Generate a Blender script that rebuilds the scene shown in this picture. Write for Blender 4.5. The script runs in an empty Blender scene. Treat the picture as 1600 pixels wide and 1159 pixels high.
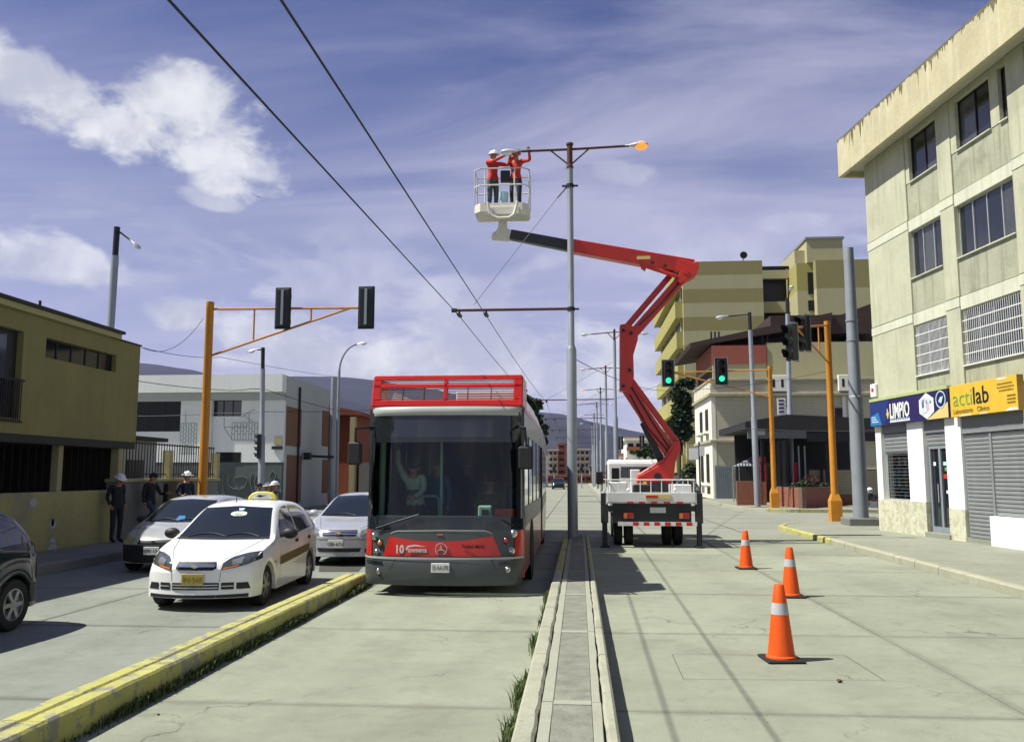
import bpy, bmesh, math, random
from mathutils import Vector, Matrix, noise as mnoise
from mathutils.bvhtree import BVHTree
SC = bpy.context.scene
COL = SC.collection
R = math.radians
rnd = random.Random(7)

# ------------------------------------------------------------------ camera
FPX, CAM_H = 1350.0, 1.85
TH = math.atan(162 / FPX)
PS = math.atan(105 / FPX * math.cos(TH))
cam = bpy.data.cameras.new('camera')
cam.sensor_width = 36.0
cam.lens = 36.0 * FPX / 1600.0
cam.clip_start = 0.05
cam.clip_end = 20000
cam_o = bpy.data.objects.new('camera', cam)
COL.objects.link(cam_o)
cam_o.location = (0, 0, CAM_H)
cam_o.rotation_euler = (math.pi / 2 + TH, 0, PS)
SC.camera = cam_o

# ------------------------------------------------------------------ world, sun, exposure
SUN_DIR = Vector((0.665, 0.14, -1.0)).normalized()
SUN_EL = math.asin(-SUN_DIR.z)
SUN_AZ = math.atan2(-SUN_DIR.x, -SUN_DIR.y)          # clockwise from +Y
SC.view_settings.view_transform = 'Standard'
SC.view_settings.look = 'None'
SC.view_settings.exposure = 0.68
SC.view_settings.gamma = 1.0
SC.view_settings.use_curve_mapping = False
SC.cycles.max_bounces = 6
SC.cycles.transparent_max_bounces = 12
SC.cycles.volume_bounces = 0
sun = bpy.data.lights.new('sun', 'SUN')
sun.energy = 5.0
sun.angle = R(0.53)
sun.color = (1.0, 0.965, 0.85)
sun_o = bpy.data.objects.new('sun', sun)
COL.objects.link(sun_o)
sun_o.location = (-20, -5, 30)
sun_o.rotation_euler = SUN_DIR.to_track_quat('-Z', 'Y').to_euler()

def nd(nt, typ, ins=(), out=0, **kw):
    """add a node, set or link its inputs, give back one output socket"""
    n = nt.nodes.new(typ)
    for k, v in kw.items():
        setattr(n, k, v)
    it = ins.items() if isinstance(ins, dict) else enumerate(ins)
    for k, v in it:
        if v is None:
            continue
        s = n.inputs[k]
        if isinstance(v, bpy.types.NodeSocket):
            nt.links.new(v, s)
        else:
            s.default_value = v
    return n.outputs[out]

def mth(nt, op, a, b=None, c=None, clamp=False):
    return nd(nt, 'ShaderNodeMath', [a, b, c], operation=op, use_clamp=clamp)

def vmt(nt, op, a, b=None, out=0):
    return nd(nt, 'ShaderNodeVectorMath', [a, b], out=out, operation=op)

def mixc(nt, f, a, b, bt='MIX'):
    n = nt.nodes.new('ShaderNodeMix')
    n.data_type = 'RGBA'
    n.blend_type = bt
    for k, v in ((0, f), (6, a), (7, b)):
        if isinstance(v, bpy.types.NodeSocket):
            nt.links.new(v, n.inputs[k])
        else:
            n.inputs[k].default_value = v if k == 0 else tuple(v)[:3] + (1.0,)
    return n.outputs[2]

def ramp(nt, f, lo, hi):
    return nd(nt, 'ShaderNodeMapRange', {0: f, 1: lo, 2: hi}, interpolation_type='SMOOTHSTEP', clamp=True)

def nz(nt, vec, scale, detail=4.0, rough=0.55, dist=0.0):
    return nd(nt, 'ShaderNodeTexNoise', {'Vector': vec, 'Scale': scale, 'Detail': detail, 'Roughness': rough, 'Distortion': dist})

def view_ray(x, y):
    """direction in the place of a point of the photograph"""
    fw = Vector((-math.sin(PS) * math.cos(TH), math.cos(PS) * math.cos(TH), math.sin(TH)))
    rt = Vector((math.cos(PS), math.sin(PS), 0))
    up = rt.cross(fw)
    return fw + rt * ((x - 800) / FPX) - up * ((y - 579.5) / FPX)

def PY(x, y, Y):
    d = view_ray(x, y)
    t = Y / d.y
    return Vector((d.x * t, Y, CAM_H + d.z * t))

def PX(x, y, X):
    d = view_ray(x, y)
    t = X / d.x
    return Vector((X, d.y * t, CAM_H + d.z * t))

def G(x, y, z=0.0):
    d = view_ray(x, y)
    t = (z - CAM_H) / d.z
    return Vector((d.x * t, d.y * t, z))

W = bpy.data.worlds.new('World')
SC.world = W
W.use_nodes = True
W.cycles.sampling_method = 'MANUAL'
W.cycles.sample_map_resolution = 256
wt = W.node_tree
wt.nodes.clear()
sky = wt.nodes.new('ShaderNodeTexSky')
sky.sky_type = 'NISHITA'
sky.sun_disc = False
sky.sun_elevation = SUN_EL
sky.sun_rotation = SUN_AZ
sky.altitude = 1600
sky.air_density = 1.0
sky.dust_density = 1.2
sky.ozone_density = 4.0
tc = nd(wt, 'ShaderNodeTexCoord', out=0)
sep = wt.nodes.new('ShaderNodeSeparateXYZ')
wt.links.new(tc, sep.inputs[0])
dz = sep.outputs[2]
den = mth(wt, 'ADD', mth(wt, 'MAXIMUM', dz, 0.0), 0.16)
u = mth(wt, 'DIVIDE', sep.outputs[0], den)
v = mth(wt, 'DIVIDE', sep.outputs[1], den)
comb = wt.nodes.new('ShaderNodeCombineXYZ')
wt.links.new(u, comb.inputs[0])
wt.links.new(v, comb.inputs[1])
flat = comb.outputs[0]
# thin streaked high cloud over the whole sky
map1 = nd(wt, 'ShaderNodeMapping', {'Vector': flat, 'Rotation': (0, 0, R(28)), 'Scale': (0.55, 1.5, 1.0)})
ci = nz(wt, map1, 1.15, 7.0, 0.58, 0.7)
ci2 = nz(wt, flat, 0.45, 3.0, 0.5, 0.3)
cir = mth(wt, 'MULTIPLY', ramp(wt, ci, 0.34, 0.70), ramp(wt, ci2, 0.30, 0.55))
cir = mth(wt, 'MULTIPLY', cir, nd(wt, 'ShaderNodeMapRange', {0: dz, 1: 0.38, 2: 0.95, 3: 1.0, 4: 0.25}))   # thinned overhead, out of view, to deepen ground shade; denser towards the horizon
veil = mth(wt, 'MULTIPLY', ramp(wt, dz, 0.50, -0.02), 0.80)
# white cloud banks near the horizon, all round
map2 = nd(wt, 'ShaderNodeMapping', {'Vector': tc, 'Scale': (1.0, 1.0, 2.6)})
hb = nz(wt, map2, 5.5, 6.0, 0.55, 0.4)
hbm = mth(wt, 'MULTIPLY', ramp(wt, hb, 0.44, 0.56), mth(wt, 'MULTIPLY', ramp(wt, dz, 0.34, 0.10), ramp(wt, dz, -0.02, 0.05)))
# separate fair-weather clouds
puff = None
wn = nz(wt, nd(wt, 'ShaderNodeMapping', {'Vector': tc, 'Scale': (1.0, 1.0, 1.6)}), 13.0, 8.0, 0.60, 0.25)
wn2 = mth(wt, 'SUBTRACT', wn, 0.5)
for (cx, cy, ax, ay, tilt, dens) in ((85, 150, 170, 50, 18, 1.0), (310, 200, 145, 78, 22, 0.95), (395, 262, 60, 24, 8, .8), (45, 395, 130, 42, 6, 0.8),
                               (298, 493, 60, 32, 8, 1.0), (420, 520, 110, 44, 10, 0.9), (620, 560, 130, 26, -4, 0.7), (880, 590, 120, 40, 0, .75), (325, 310, 50, 16, 8, 0.5), (985, 270, 50, 22, 10, 0.42), (1225, 348, 60, 16, 0, 0.3)):
    d0 = view_ray(cx, cy).normalized()
    rt0 = d0.cross(Vector((0, 0, 1))).normalized()
    up0 = rt0.cross(d0)
    c_, s_ = math.cos(R(-tilt)), math.sin(R(-tilt))
    a1 = (rt0 * c_ + up0 * s_) * (FPX / ax)
    b1 = (up0 * c_ - rt0 * s_) * (FPX / ay)
    off = vmt(wt, 'SUBTRACT', tc, tuple(d0))
    p = vmt(wt, 'DOT_PRODUCT', off, tuple(a1), out=1)
    q = vmt(wt, 'DOT_PRODUCT', off, tuple(b1), out=1)
    rr = mth(wt, 'ADD', mth(wt, 'MULTIPLY', p, p), mth(wt, 'MULTIPLY', q, q))
    e = mth(wt, 'ADD', mth(wt, 'SUBTRACT', 1.18, rr), mth(wt, 'MULTIPLY', wn2, 4.0))
    m = mth(wt, 'MULTIPLY', ramp(wt, e, 0.05, 1.0), dens)
    puff = m if puff is None else mth(wt, 'MAXIMUM', puff, m)
shade = nz(wt, tc, 14.0, 5.0, 0.6)
white = mixc(wt, ramp(wt, shade, 0.35, 0.68), (7.0, 7.4, 8.4), (11.5, 11.8, 11.6))
base = mixc(wt, 1.0, sky.outputs[0], (1.0, 0.92, 1.14), 'MULTIPLY')
c = mixc(wt, veil, base, (7.4, 7.6, 9.2))
c = mixc(wt, mth(wt, 'MULTIPLY', cir, 0.72), c, (8.0, 7.9, 9.6))
c = mixc(wt, mth(wt, 'MULTIPLY', hbm, 0.85), c, white)
c = mixc(wt, puff, c, white)
bg = wt.nodes.new('ShaderNodeBackground')
wt.links.new(c, bg.inputs[0])
bg.inputs[1].default_value = 0.0505
wo = wt.nodes.new('ShaderNodeOutputWorld')
wt.links.new(bg.outputs[0], wo.inputs[0])
# ------------------------------------------------------------------ materials
MATS = {}

def M(name, col, rough=0.7, metal=0.0, var=0.12, scale=2.5, bump=0.0, bscale=45.0, spec=0.4, coat=0.0, streak=0.0,
      dirt=0.0, dcol=(0.08, 0.075, 0.06), dscale=0.8, lines=(), cracks=0.0, edge=None, emit=None, speck=0.0, chip=None):
    if name in MATS:
        return MATS[name]
    m = bpy.data.materials.new(name)
    m.use_nodes = True
    nt = m.node_tree
    nt.nodes.clear()
    b = nt.nodes.new('ShaderNodeBsdfPrincipled')
    o = nt.nodes.new('ShaderNodeOutputMaterial')
    nt.links.new(b.outputs[0], o.inputs[0])
    pos = nd(nt, 'ShaderNodeNewGeometry', out=0)
    colr = tuple(col) + (1.0,)
    if var or dirt or streak or cracks or lines or speck:
        v1 = nz(nt, pos, scale, 5.0, 0.6)
        v2 = nz(nt, pos, scale * 9.0, 4.0, 0.65)
        s = mth(nt, 'ADD', mth(nt, 'MULTIPLY', mth(nt, 'SUBTRACT', v1, 0.5), var * 3.2), mth(nt, 'MULTIPLY', mth(nt, 'SUBTRACT', v2, 0.5), var * 1.8))
        f = mth(nt, 'ADD', s, 1.0)
        c = vmt(nt, 'SCALE', tuple(col))
        nt.links.new(f, c.node.inputs[3])
        if dirt:
            d1 = nz(nt, pos, dscale, 7.0, 0.66, 0.4)
            c = mixc(nt, mth(nt, 'MULTIPLY', ramp(nt, d1, 0.50, 0.72), dirt), c, dcol)
        if streak:
            mp = nd(nt, 'ShaderNodeMapping', {'Vector': pos, 'Scale': (3.2, 3.2, 0.22)})
            st = nz(nt, mp, 1.6, 6.0, 0.65, 0.2)
            c = mixc(nt, mth(nt, 'MULTIPLY', ramp(nt, st, 0.48, 0.76), streak), c, dcol)
        if lines or cracks:
            sx = nt.nodes.new('ShaderNodeSeparateXYZ')
            nt.links.new(pos, sx.inputs[0])
            wob = mth(nt, 'MULTIPLY', mth(nt, 'SUBTRACT', nz(nt, pos, 0.9, 4.0), 0.5), 0.16)
            brk = nz(nt, pos, 2.3, 6.0, 0.7)
            for (x0, hw, k) in lines:
                dx = mth(nt, 'ABSOLUTE', mth(nt, 'SUBTRACT', mth(nt, 'ADD', sx.outputs[0], wob), x0))
                mk = mth(nt, 'MULTIPLY', ramp(nt, dx, hw, hw * 0.2), mth(nt, 'MULTIPLY', ramp(nt, brk, 0.36, 0.6), k))
                c = mixc(nt, mk, c, dcol)
        if cracks:
            vo = nt.nodes.new('ShaderNodeTexVoronoi')
            vo.feature = 'DISTANCE_TO_EDGE'
            pw = vmt(nt, 'ADD', pos, nd(nt, 'ShaderNodeTexNoise', {'Vector': pos, 'Scale': 1.7, 'Detail': 5.0}, out=1))
            nt.links.new(pw, vo.inputs['Vector'])
            vo.inputs['Scale'].default_value = 0.33
            ck = mth(nt, 'MULTIPLY', ramp(nt, vo.outputs[0], 0.006, 0.001), ramp(nt, nz(nt, pos, 0.5, 3.0), 0.5, 0.6))
            c = mixc(nt, mth(nt, 'MULTIPLY', ck, cracks), c, (0.03, 0.03, 0.025))
        if chip:
            cn = mth(nt, 'ADD', nz(nt, pos, 5.5, 7.0, 0.7), mth(nt, 'MULTIPLY', nz(nt, pos, 0.8, 3.0), 0.35))
            c = mixc(nt, ramp(nt, cn, 0.70, 0.74), c, chip)
        if edge:
            c = mixc(nt, mth(nt, 'MULTIPLY', ramp(nt, nz(nt, pos, 2.6, 7.0, 0.7, 0.6), 0.54, 0.70), 0.42), c, dcol)
            rn_ = nd(nt, 'ShaderNodeObjectInfo', out=5)
            c = vmt(nt, 'SCALE', c)
            nt.links.new(mth(nt, 'ADD', mth(nt, 'MULTIPLY', rn_, 0.20), 0.90), c.node.inputs[3])
            oc = nd(nt, 'ShaderNodeTexCoord', out=3)
            so = nt.nodes.new('ShaderNodeSeparateXYZ')
            nt.links.new(oc, so.inputs[0])
            ex_ = mth(nt, 'SUBTRACT', edge[0], mth(nt, 'ABSOLUTE', so.outputs[0]))
            ey_ = mth(nt, 'SUBTRACT', edge[1], mth(nt, 'ABSOLUTE', so.outputs[1]))
            em_ = mth(nt, 'ADD', mth(nt, 'MINIMUM', ex_, ey_), mth(nt, 'MULTIPLY', mth(nt, 'SUBTRACT', nz(nt, pos, 3.0, 5.0, 0.7), 0.5), 0.22))
            c = mixc(nt, mth(nt, 'MULTIPLY', ramp(nt, em_, 0.10, 0.0), edge[2]), c, dcol)
        if speck:
            sp = nz(nt, pos, 26.0, 3.0, 0.7)
            c = mixc(nt, mth(nt, 'MULTIPLY', mth(nt, 'MULTIPLY', ramp(nt, sp, 0.60, 0.72), ramp(nt, nz(nt, pos, 0.8, 4.0), 0.45, 0.62)), speck), c, (0.05, 0.05, 0.04))
        nt.links.new(c, b.inputs['Base Color'])
        rg = mth(nt, 'ADD', mth(nt, 'MULTIPLY', mth(nt, 'SUBTRACT', v1, 0.5), 0.25 if rough > 0.25 else 0.08), rough, clamp=True)
        nt.links.new(rg, b.inputs['Roughness'])
    else:
        b.inputs['Base Color'].default_value = colr
        b.inputs['Roughness'].default_value = rough
    b.inputs['Metallic'].default_value = metal
    b.inputs['Specular IOR Level'].default_value = spec
    b.inputs['Coat Weight'].default_value = coat
    b.inputs['Coat Roughness'].default_value = 0.06
    if emit:
        b.inputs['Emission Color'].default_value = tuple(emit[:3]) + (1.0,)
        b.inputs['Emission Strength'].default_value = emit[3]
    if bump:
        h = nz(nt, pos, bscale, 5.0, 0.65)
        bn = nd(nt, 'ShaderNodeBump', {'Height': h, 'Strength': bump, 'Distance': 0.02})
        nt.links.new(bn, b.inputs['Normal'])
    MATS[name] = m
    return m

def glass_mat(name, tint, clear, rough=0.03, gain=1.1):
    """window glass: mirror-like coat over a tinted see-through pane"""
    m = bpy.data.materials.new(name)
    m.use_nodes = True
    nt = m.node_tree
    nt.nodes.clear()
    o = nt.nodes.new('ShaderNodeOutputMaterial')
    tr = nd(nt, 'ShaderNodeBsdfTransparent', [tuple(tint) + (1.0,)])
    gl = nd(nt, 'ShaderNodeBsdfGlossy', {0: (0.9, 0.95, 1.0, 1.0), 'Roughness': rough})
    fr = nd(nt, 'ShaderNodeFresnel', [1.5])
    k = mth(nt, 'MINIMUM', mth(nt, 'ADD', mth(nt, 'MULTIPLY', fr, gain), clear), 1.0)
    mx = nd(nt, 'ShaderNodeMixShader', [k, tr, gl])
    nt.links.new(mx, o.inputs[0])
    MATS[name] = m
    return m

CONC = (0.240, 0.258, 0.196)
M('slab', CONC, 0.85, var=0.16, scale=0.55, bump=0.35, bscale=70, dirt=0.6, dcol=(0.145, 0.15, 0.115), dscale=0.6, cracks=0.55, speck=0.6, edge=(1.59, 1.70, .55),
  lines=((-2.1, 0.45, .22), (-1.1, 0.28, .16), (-3.05, 0.28, .18)))
M('slab_right', CONC, 0.85, var=0.16, scale=0.55, bump=0.35, bscale=70, dirt=0.6, dcol=(0.14, 0.145, 0.11), dscale=0.6, edge=(1.61, 1.70, .55),
  lines=((2.45, 0.5, .2), (5.0, 0.6, .2)), cracks=0.55, speck=0.85)
M('slab_left', (0.19, 0.208, 0.18), 0.85, var=0.18, scale=0.6, bump=0.35, bscale=70, dirt=0.5, dcol=(0.11, 0.115, 0.10), dscale=0.5, edge=(1.53, 1.70, .6),
  lines=((-5.3, 0.5, .3), (-8.1, 0.5, .3)), cracks=0.7, speck=0.6)
M('road_far', (0.225, 0.234, 0.19), 0.88, var=0.12, scale=0.4, bump=0.2, bscale=60, dirt=0.3, dcol=(0.17, 0.165, 0.14), dscale=0.25, cracks=0.5)
M('bedding', (0.055, 0.055, 0.045), 0.95, var=0.2, scale=4)
M('earth', (0.10, 0.11, 0.065), 0.95, var=0.25, scale=0.05)
M('pavement', (0.232, 0.241, 0.19), 0.88, var=0.15, scale=0.9, bump=0.3, bscale=60, dirt=0.35, dcol=(0.17, 0.17, 0.13), dscale=0.7, cracks=0.5, speck=0.5)
M('pavement_left', (0.20, 0.205, 0.175), 0.88, var=0.15, scale=0.9, bump=0.3, bscale=60, dirt=0.4, dcol=(0.10, 0.10, 0.085), dscale=0.7)
M('kerb', (0.33, 0.33, 0.25), 0.85, var=0.16, scale=1.6, bump=0.45, bscale=40, dirt=0.5, dcol=(0.17, 0.16, 0.12), dscale=1.6, speck=0.5)
M('kerb_median', (0.32, 0.325, 0.25), 0.85, var=0.18, scale=1.5, bump=0.6, bscale=35, dirt=0.5, dcol=(0.19, 0.19, 0.14), dscale=1.7, speck=0.7)
M('kerb_yellow', (0.40, 0.385, 0.115), 0.8, chip=(0.24, 0.24, 0.18), var=0.16, scale=2.0, bump=0.6, bscale=35, dirt=0.75, dcol=(0.30, 0.295, 0.19), dscale=2.6, streak=0.35, speck=0.7)
M('paver_dark', (0.195, 0.20, 0.165), 0.92, var=0.34, scale=6.0, bump=0.6, bscale=60, dirt=0.6, dcol=(0.30, 0.30, 0.245), dscale=1.8)
M('paver_light', (0.30, 0.305, 0.245), 0.88, var=0.12, scale=3.0, bump=0.35, bscale=60, dirt=0.3, dcol=(0.2, 0.2, 0.16), dscale=2.0)
M('facade', (0.45, 0.455, 0.335), 0.88, var=0.14, scale=0.9, bump=0.3, bscale=35, streak=0.55, dcol=(0.27, 0.275, 0.185), dirt=0.4, dscale=0.7)
M('facade_panel', (0.35, 0.36, 0.265), 0.9, var=0.2, scale=1.2, bump=0.4, bscale=35, streak=0.8, dcol=(0.18, 0.19, 0.13), dirt=0.55, dscale=0.9)
M('facade_band', (0.54, 0.55, 0.44), 0.88, var=0.12, scale=1.0, bump=0.25, bscale=35, streak=0.5, dcol=(0.30, 0.29, 0.21))
M('eave', (0.47, 0.425, 0.27), 0.9, var=0.2, scale=1.3, bump=0.5, bscale=25, streak=0.75, dcol=(0.60, 0.585, 0.46), dirt=0.4, dscale=1.2)
M('eave_mould', (0.14, 0.125, 0.07), 0.95, var=0.35, scale=1.4, bump=0.4, bscale=25)
M('soffit', (0.46, 0.45, 0.37), 0.9, var=0.06)
M('shop_white', (0.74, 0.75, 0.72), 0.7, var=0.04, scale=2, streak=0.12, dcol=(0.45, 0.44, 0.38))
M('shop_cream', (0.53, 0.53, 0.39), 0.8, var=0.1, scale=2, chip=(0.40, 0.39, 0.30), dirt=0.3, dcol=(0.3, 0.28, 0.2), dscale=2.5, bump=0.15)
M('grey_paint', (0.155, 0.165, 0.175), 0.6, var=0.06)
M('shutter', (0.28, 0.295, 0.30), 0.45, metal=0.35, var=0.08, scale=3, streak=0.3, dcol=(0.17, 0.17, 0.16))
M('alu', (0.55, 0.56, 0.57), 0.4, metal=0.6, var=0.04)
M('white_paint', (0.72, 0.73, 0.72), 0.5, var=0.05, scale=3)
M('win_glass', (0.012, 0.016, 0.022), 0.05, var=0, spec=0.9)
M('win_curtain', (0.055, 0.06, 0.065), 0.12, var=0.3, scale=7, spec=0.8)
M('win_dark', (0.006, 0.007, 0.008), 0.3, var=0, spec=0.3)
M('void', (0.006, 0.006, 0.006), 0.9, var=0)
M('sign_blue', (0.012, 0.03, 0.16), 0.4, var=0.06)
M('sign_navy', (0.018, 0.012, 0.085), 0.4, var=0.06)
M('sign_cyan', (0.02, 0.16, 0.40), 0.4, var=0.05)
M('sign_yellow', (0.62, 0.40, 0.035), 0.55, var=0.08, scale=3, dirt=0.15, dcol=(0.7, 0.55, 0.2), dscale=3)
M('sign_edge', (0.38, 0.43, 0.20), 0.6, var=0.1)
M('ink_green', (0.10, 0.33, 0.06), 0.6, var=0.05)
M('ink_black', (0.012, 0.012, 0.012), 0.6, var=0)
M('ink_brown', (0.22, 0.13, 0.02), 0.6, var=0)
M('pale_pink', (0.60, 0.38, 0.48), 0.6, var=0.1)
M('pale_blue', (0.42, 0.60, 0.68), 0.6, var=0.1)
M('gold', (0.62, 0.48, 0.18), 0.6, var=0.05)
M('pole_grey', (0.27, 0.30, 0.33), 0.5, metal=0.3, var=0.10, scale=2, streak=0.3, dcol=(0.15, 0.155, 0.16), bump=0.1, bscale=20)
M('pole_orange', (0.52, 0.215, 0.018), 0.55, var=0.12, scale=3, streak=0.3, dcol=(0.26, 0.10, 0.02), bump=0.1, bscale=25)
M('rust', (0.075, 0.030, 0.022), 0.75, var=0.2, scale=6, bump=0.2)
M('dark_iron', (0.022, 0.024, 0.026), 0.55, metal=0.4, var=0.1)
M('signal_black', (0.010, 0.013, 0.012), 0.4, var=0.05)
M('lens_off', (0.02, 0.006, 0.004), 0.25, var=0)
M('lens_green', (0.02, 0.7, 0.35), 0.3, var=0, emit=(0.03, 1.0, 0.42, 1.0))
M('lamp_on', (0.7, 0.22, 0.04), 0.3, var=0, emit=(1.0, 0.24, 0.03, 0.9))
M('lamp_head', (0.52, 0.53, 0.54), 0.4, metal=0.4, var=0.05)
M('lamp_white', (0.75, 0.76, 0.78), 0.3, var=0.03)
M('wire', (0.012, 0.012, 0.013), 0.6, var=0)
M('wire_grey', (0.10, 0.10, 0.105), 0.6, var=0)
M('cone_orange', (0.70, 0.085, 0.004), 0.5, var=0.08, scale=8, dirt=0.22, dcol=(0.35, 0.04, 0.01), dscale=9)
M('cone_band', (0.40, 0.42, 0.43), 0.5, var=0.12, scale=12, dirt=0.2, dcol=(0.3, 0.3, 0.3), dscale=9)
M('rubber', (0.014, 0.014, 0.014), 0.8, var=0.15, scale=10)
M('tyre', (0.013, 0.013, 0.014), 0.8, var=0.2, scale=14)
M('rim', (0.34, 0.35, 0.36), 0.35, metal=0.8, var=0.05)
M('steel_dark', (0.035, 0.037, 0.04), 0.5, metal=0.5, var=0.15)
M('car_white', (0.78, 0.79, 0.79), 0.25, var=0.02, coat=0.7, spec=0.5)
M('car_silver', (0.47, 0.485, 0.49), 0.28, metal=0.3, var=0.03, coat=0.7)
M('car_silver_blue', (0.45, 0.465, 0.50), 0.28, metal=0.3, var=0.03, coat=0.7)
M('car_dark', (0.012, 0.020, 0.022), 0.10, metal=0.0, var=0, coat=0.0, spec=0.35)
M('car_plastic', (0.016, 0.016, 0.018), 0.55, var=0.1, scale=12)
M('car_glass', (0.010, 0.014, 0.016), 0.04, var=0, spec=0.8, coat=0.5)
M('chrome', (0.72, 0.73, 0.74), 0.12, metal=1.0, var=0)
M('headlight', (0.30, 0.32, 0.31), 0.1, metal=0.55, var=0.25, scale=14, coat=1.0)
M('headlight_yellow', (0.42, 0.44, 0.20), 0.12, metal=0.3, var=0.2, scale=14, coat=1.0)
M('headlight_dark', (0.10, 0.115, 0.105), 0.1, metal=0.5, var=0.35, scale=14, coat=1.0)
M('amber', (0.55, 0.16, 0.02), 0.2, var=0.15, scale=14, coat=0.8)
M('plate_white', (0.62, 0.64, 0.60), 0.5, var=0.05)
M('plate_yellow', (0.36, 0.30, 0.055), 0.5, var=0.1, scale=12)
M('stripe', (0.13, 0.095, 0.02), 0.5, var=0.2, scale=18)
M('taxi_yellow', (0.68, 0.60, 0.08), 0.4, var=0.05)
M('bus_red', (0.47, 0.016, 0.010), 0.3, var=0.06, coat=0.4, dirt=0.15, dcol=(0.25, 0.03, 0.02), dscale=2)
M('bus_grey', (0.052, 0.062, 0.062), 0.38, var=0.10, scale=4, coat=0.15, dirt=0.3, dcol=(0.10, 0.095, 0.08), dscale=1.6, streak=0.25)
M('bus_grey_light', (0.36, 0.38, 0.36), 0.4, var=0.05, coat=0.2)
M('bus_black', (0.012, 0.016, 0.019), 0.10, var=0, coat=0.5)
M('bus_silver', (0.45, 0.46, 0.47), 0.35, metal=0.6, var=0.06, coat=0.4)
M('bus_side_red', (0.30, 0.09, 0.065), 0.3, var=0.05, coat=0.5)
M('bellows', (0.012, 0.012, 0.013), 0.8, var=0.1)
M('bus_inside', (0.045, 0.055, 0.05), 0.8, var=0.15)
M('grab_rail', (0.30, 0.42, 0.36), 0.4, var=0.05)
M('truck_white', (0.68, 0.69, 0.68), 0.4, var=0.06, coat=0.3, streak=0.12, dcol=(0.4, 0.39, 0.35))
M('boom_red', (0.55, 0.022, 0.010), 0.4, var=0.10, scale=3, coat=0.25, streak=0.25, dirt=0.3, dcol=(0.25, 0.02, 0.01), dscale=2.5)
M('boom_black', (0.020, 0.022, 0.025), 0.45, var=0.12, coat=0.2)
M('basket_white', (0.66, 0.645, 0.57), 0.5, var=0.07, scale=3, streak=0.15, dcol=(0.4, 0.36, 0.28))
M('red_mark', (0.50, 0.02, 0.015), 0.4, var=0.05)
M('tail_red', (0.30, 0.015, 0.01), 0.25, var=0.05, coat=0.6)
M('olive_wall', (0.225, 0.205, 0.078), 0.9, var=0.12, scale=0.8, bump=0.2, streak=0.4, dcol=(0.15, 0.14, 0.058), dirt=0.3, dscale=0.5)
M('olive_trim', (0.36, 0.34, 0.17), 0.88, var=0.08)
M('old_wall', (0.36, 0.33, 0.13), 0.92, var=0.22, scale=1.0, bump=0.35, dirt=0.85, dcol=(0.21, 0.225, 0.19), dscale=0.9, streak=0.5)
M('stone_wall', (0.16, 0.165, 0.15), 0.92, var=0.2, scale=1.2, bump=0.35, dirt=0.6, dcol=(0.09, 0.09, 0.085), dscale=0.8)
M('coping', (0.33, 0.30, 0.16), 0.88, var=0.15, scale=2)
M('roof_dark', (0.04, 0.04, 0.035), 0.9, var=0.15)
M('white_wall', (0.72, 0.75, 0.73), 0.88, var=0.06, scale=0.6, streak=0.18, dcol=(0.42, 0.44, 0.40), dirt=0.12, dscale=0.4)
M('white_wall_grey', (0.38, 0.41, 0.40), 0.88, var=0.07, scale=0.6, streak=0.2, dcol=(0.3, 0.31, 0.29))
M('graffiti_base', (0.085, 0.105, 0.10), 0.9, var=0.18, scale=0.9, dirt=0.4, dcol=(0.14, 0.16, 0.155), dscale=0.7)
M('graffiti_ink', (0.24, 0.29, 0.29), 0.8, var=0.15)
M('brown_panel', (0.17, 0.085, 0.05), 0.85, var=0.12, scale=1.4, streak=0.25, dcol=(0.1, 0.05, 0.03))
M('line_ink', (0.20, 0.24, 0.25), 0.8, var=0.1)
M('terracotta', (0.21, 0.055, 0.028), 0.9, var=0.15, scale=1.2)
M('blue_tarp', (0.05, 0.15, 0.55), 0.6, var=0.1)
M('beige_wall', (0.47, 0.44, 0.31), 0.9, var=0.06, scale=0.6, streak=0.25, dcol=(0.33, 0.31, 0.22), dirt=0.15, dscale=0.4)
M('beige_white', (0.70, 0.69, 0.60), 0.85, var=0.05, scale=0.8, streak=0.2, dcol=(0.45, 0.43, 0.35))
M('cornice', (0.33, 0.31, 0.225), 0.9, var=0.14, scale=1.4, streak=0.4, dcol=(0.15, 0.14, 0.11))
M('gate_grey', (0.21, 0.24, 0.265), 0.6, var=0.12, scale=2, streak=0.35, dcol=(0.12, 0.13, 0.135))
M('brick_red', (0.275, 0.105, 0.06), 0.9, var=0.2, scale=5, bump=0.3, bscale=30)
M('brick_beige', (0.36, 0.335, 0.22), 0.9, var=0.18, scale=5, bump=0.3, bscale=30)
M('mortar', (0.15, 0.10, 0.08), 0.95, var=0.1)
M('awning_black', (0.016, 0.016, 0.018), 0.6, var=0.2, scale=1.5)
M('awning_grey', (0.12, 0.13, 0.14), 0.6, var=0.1)
M('olive_light', (0.37, 0.345, 0.205), 0.9, var=0.06, scale=0.4, streak=0.25, dcol=(0.28, 0.26, 0.15))
M('olive_dark', (0.245, 0.22, 0.095), 0.9, var=0.06, scale=0.4, streak=0.25, dcol=(0.18, 0.165, 0.075))
M('olive_yellow', (0.31, 0.285, 0.095), 0.9, var=0.07, scale=0.5, streak=0.3, dcol=(0.26, 0.235, 0.08))
M('red_band', (0.27, 0.08, 0.055), 0.85, var=0.08, streak=0.25, dcol=(0.25, 0.06, 0.04))
M('canopy_brown', (0.045, 0.026, 0.022), 0.8, var=0.15)
M('skin', (0.36, 0.19, 0.115), 0.55, var=0.06, scale=8)
M('hair', (0.012, 0.010, 0.009), 0.6, var=0.1)
M('cloth_dark', (0.017, 0.018, 0.021), 0.85, var=0.2, scale=6, bump=0.3, bscale=25)
M('cloth_navy', (0.020, 0.027, 0.045), 0.85, var=0.2, scale=6, bump=0.3, bscale=25)
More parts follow.
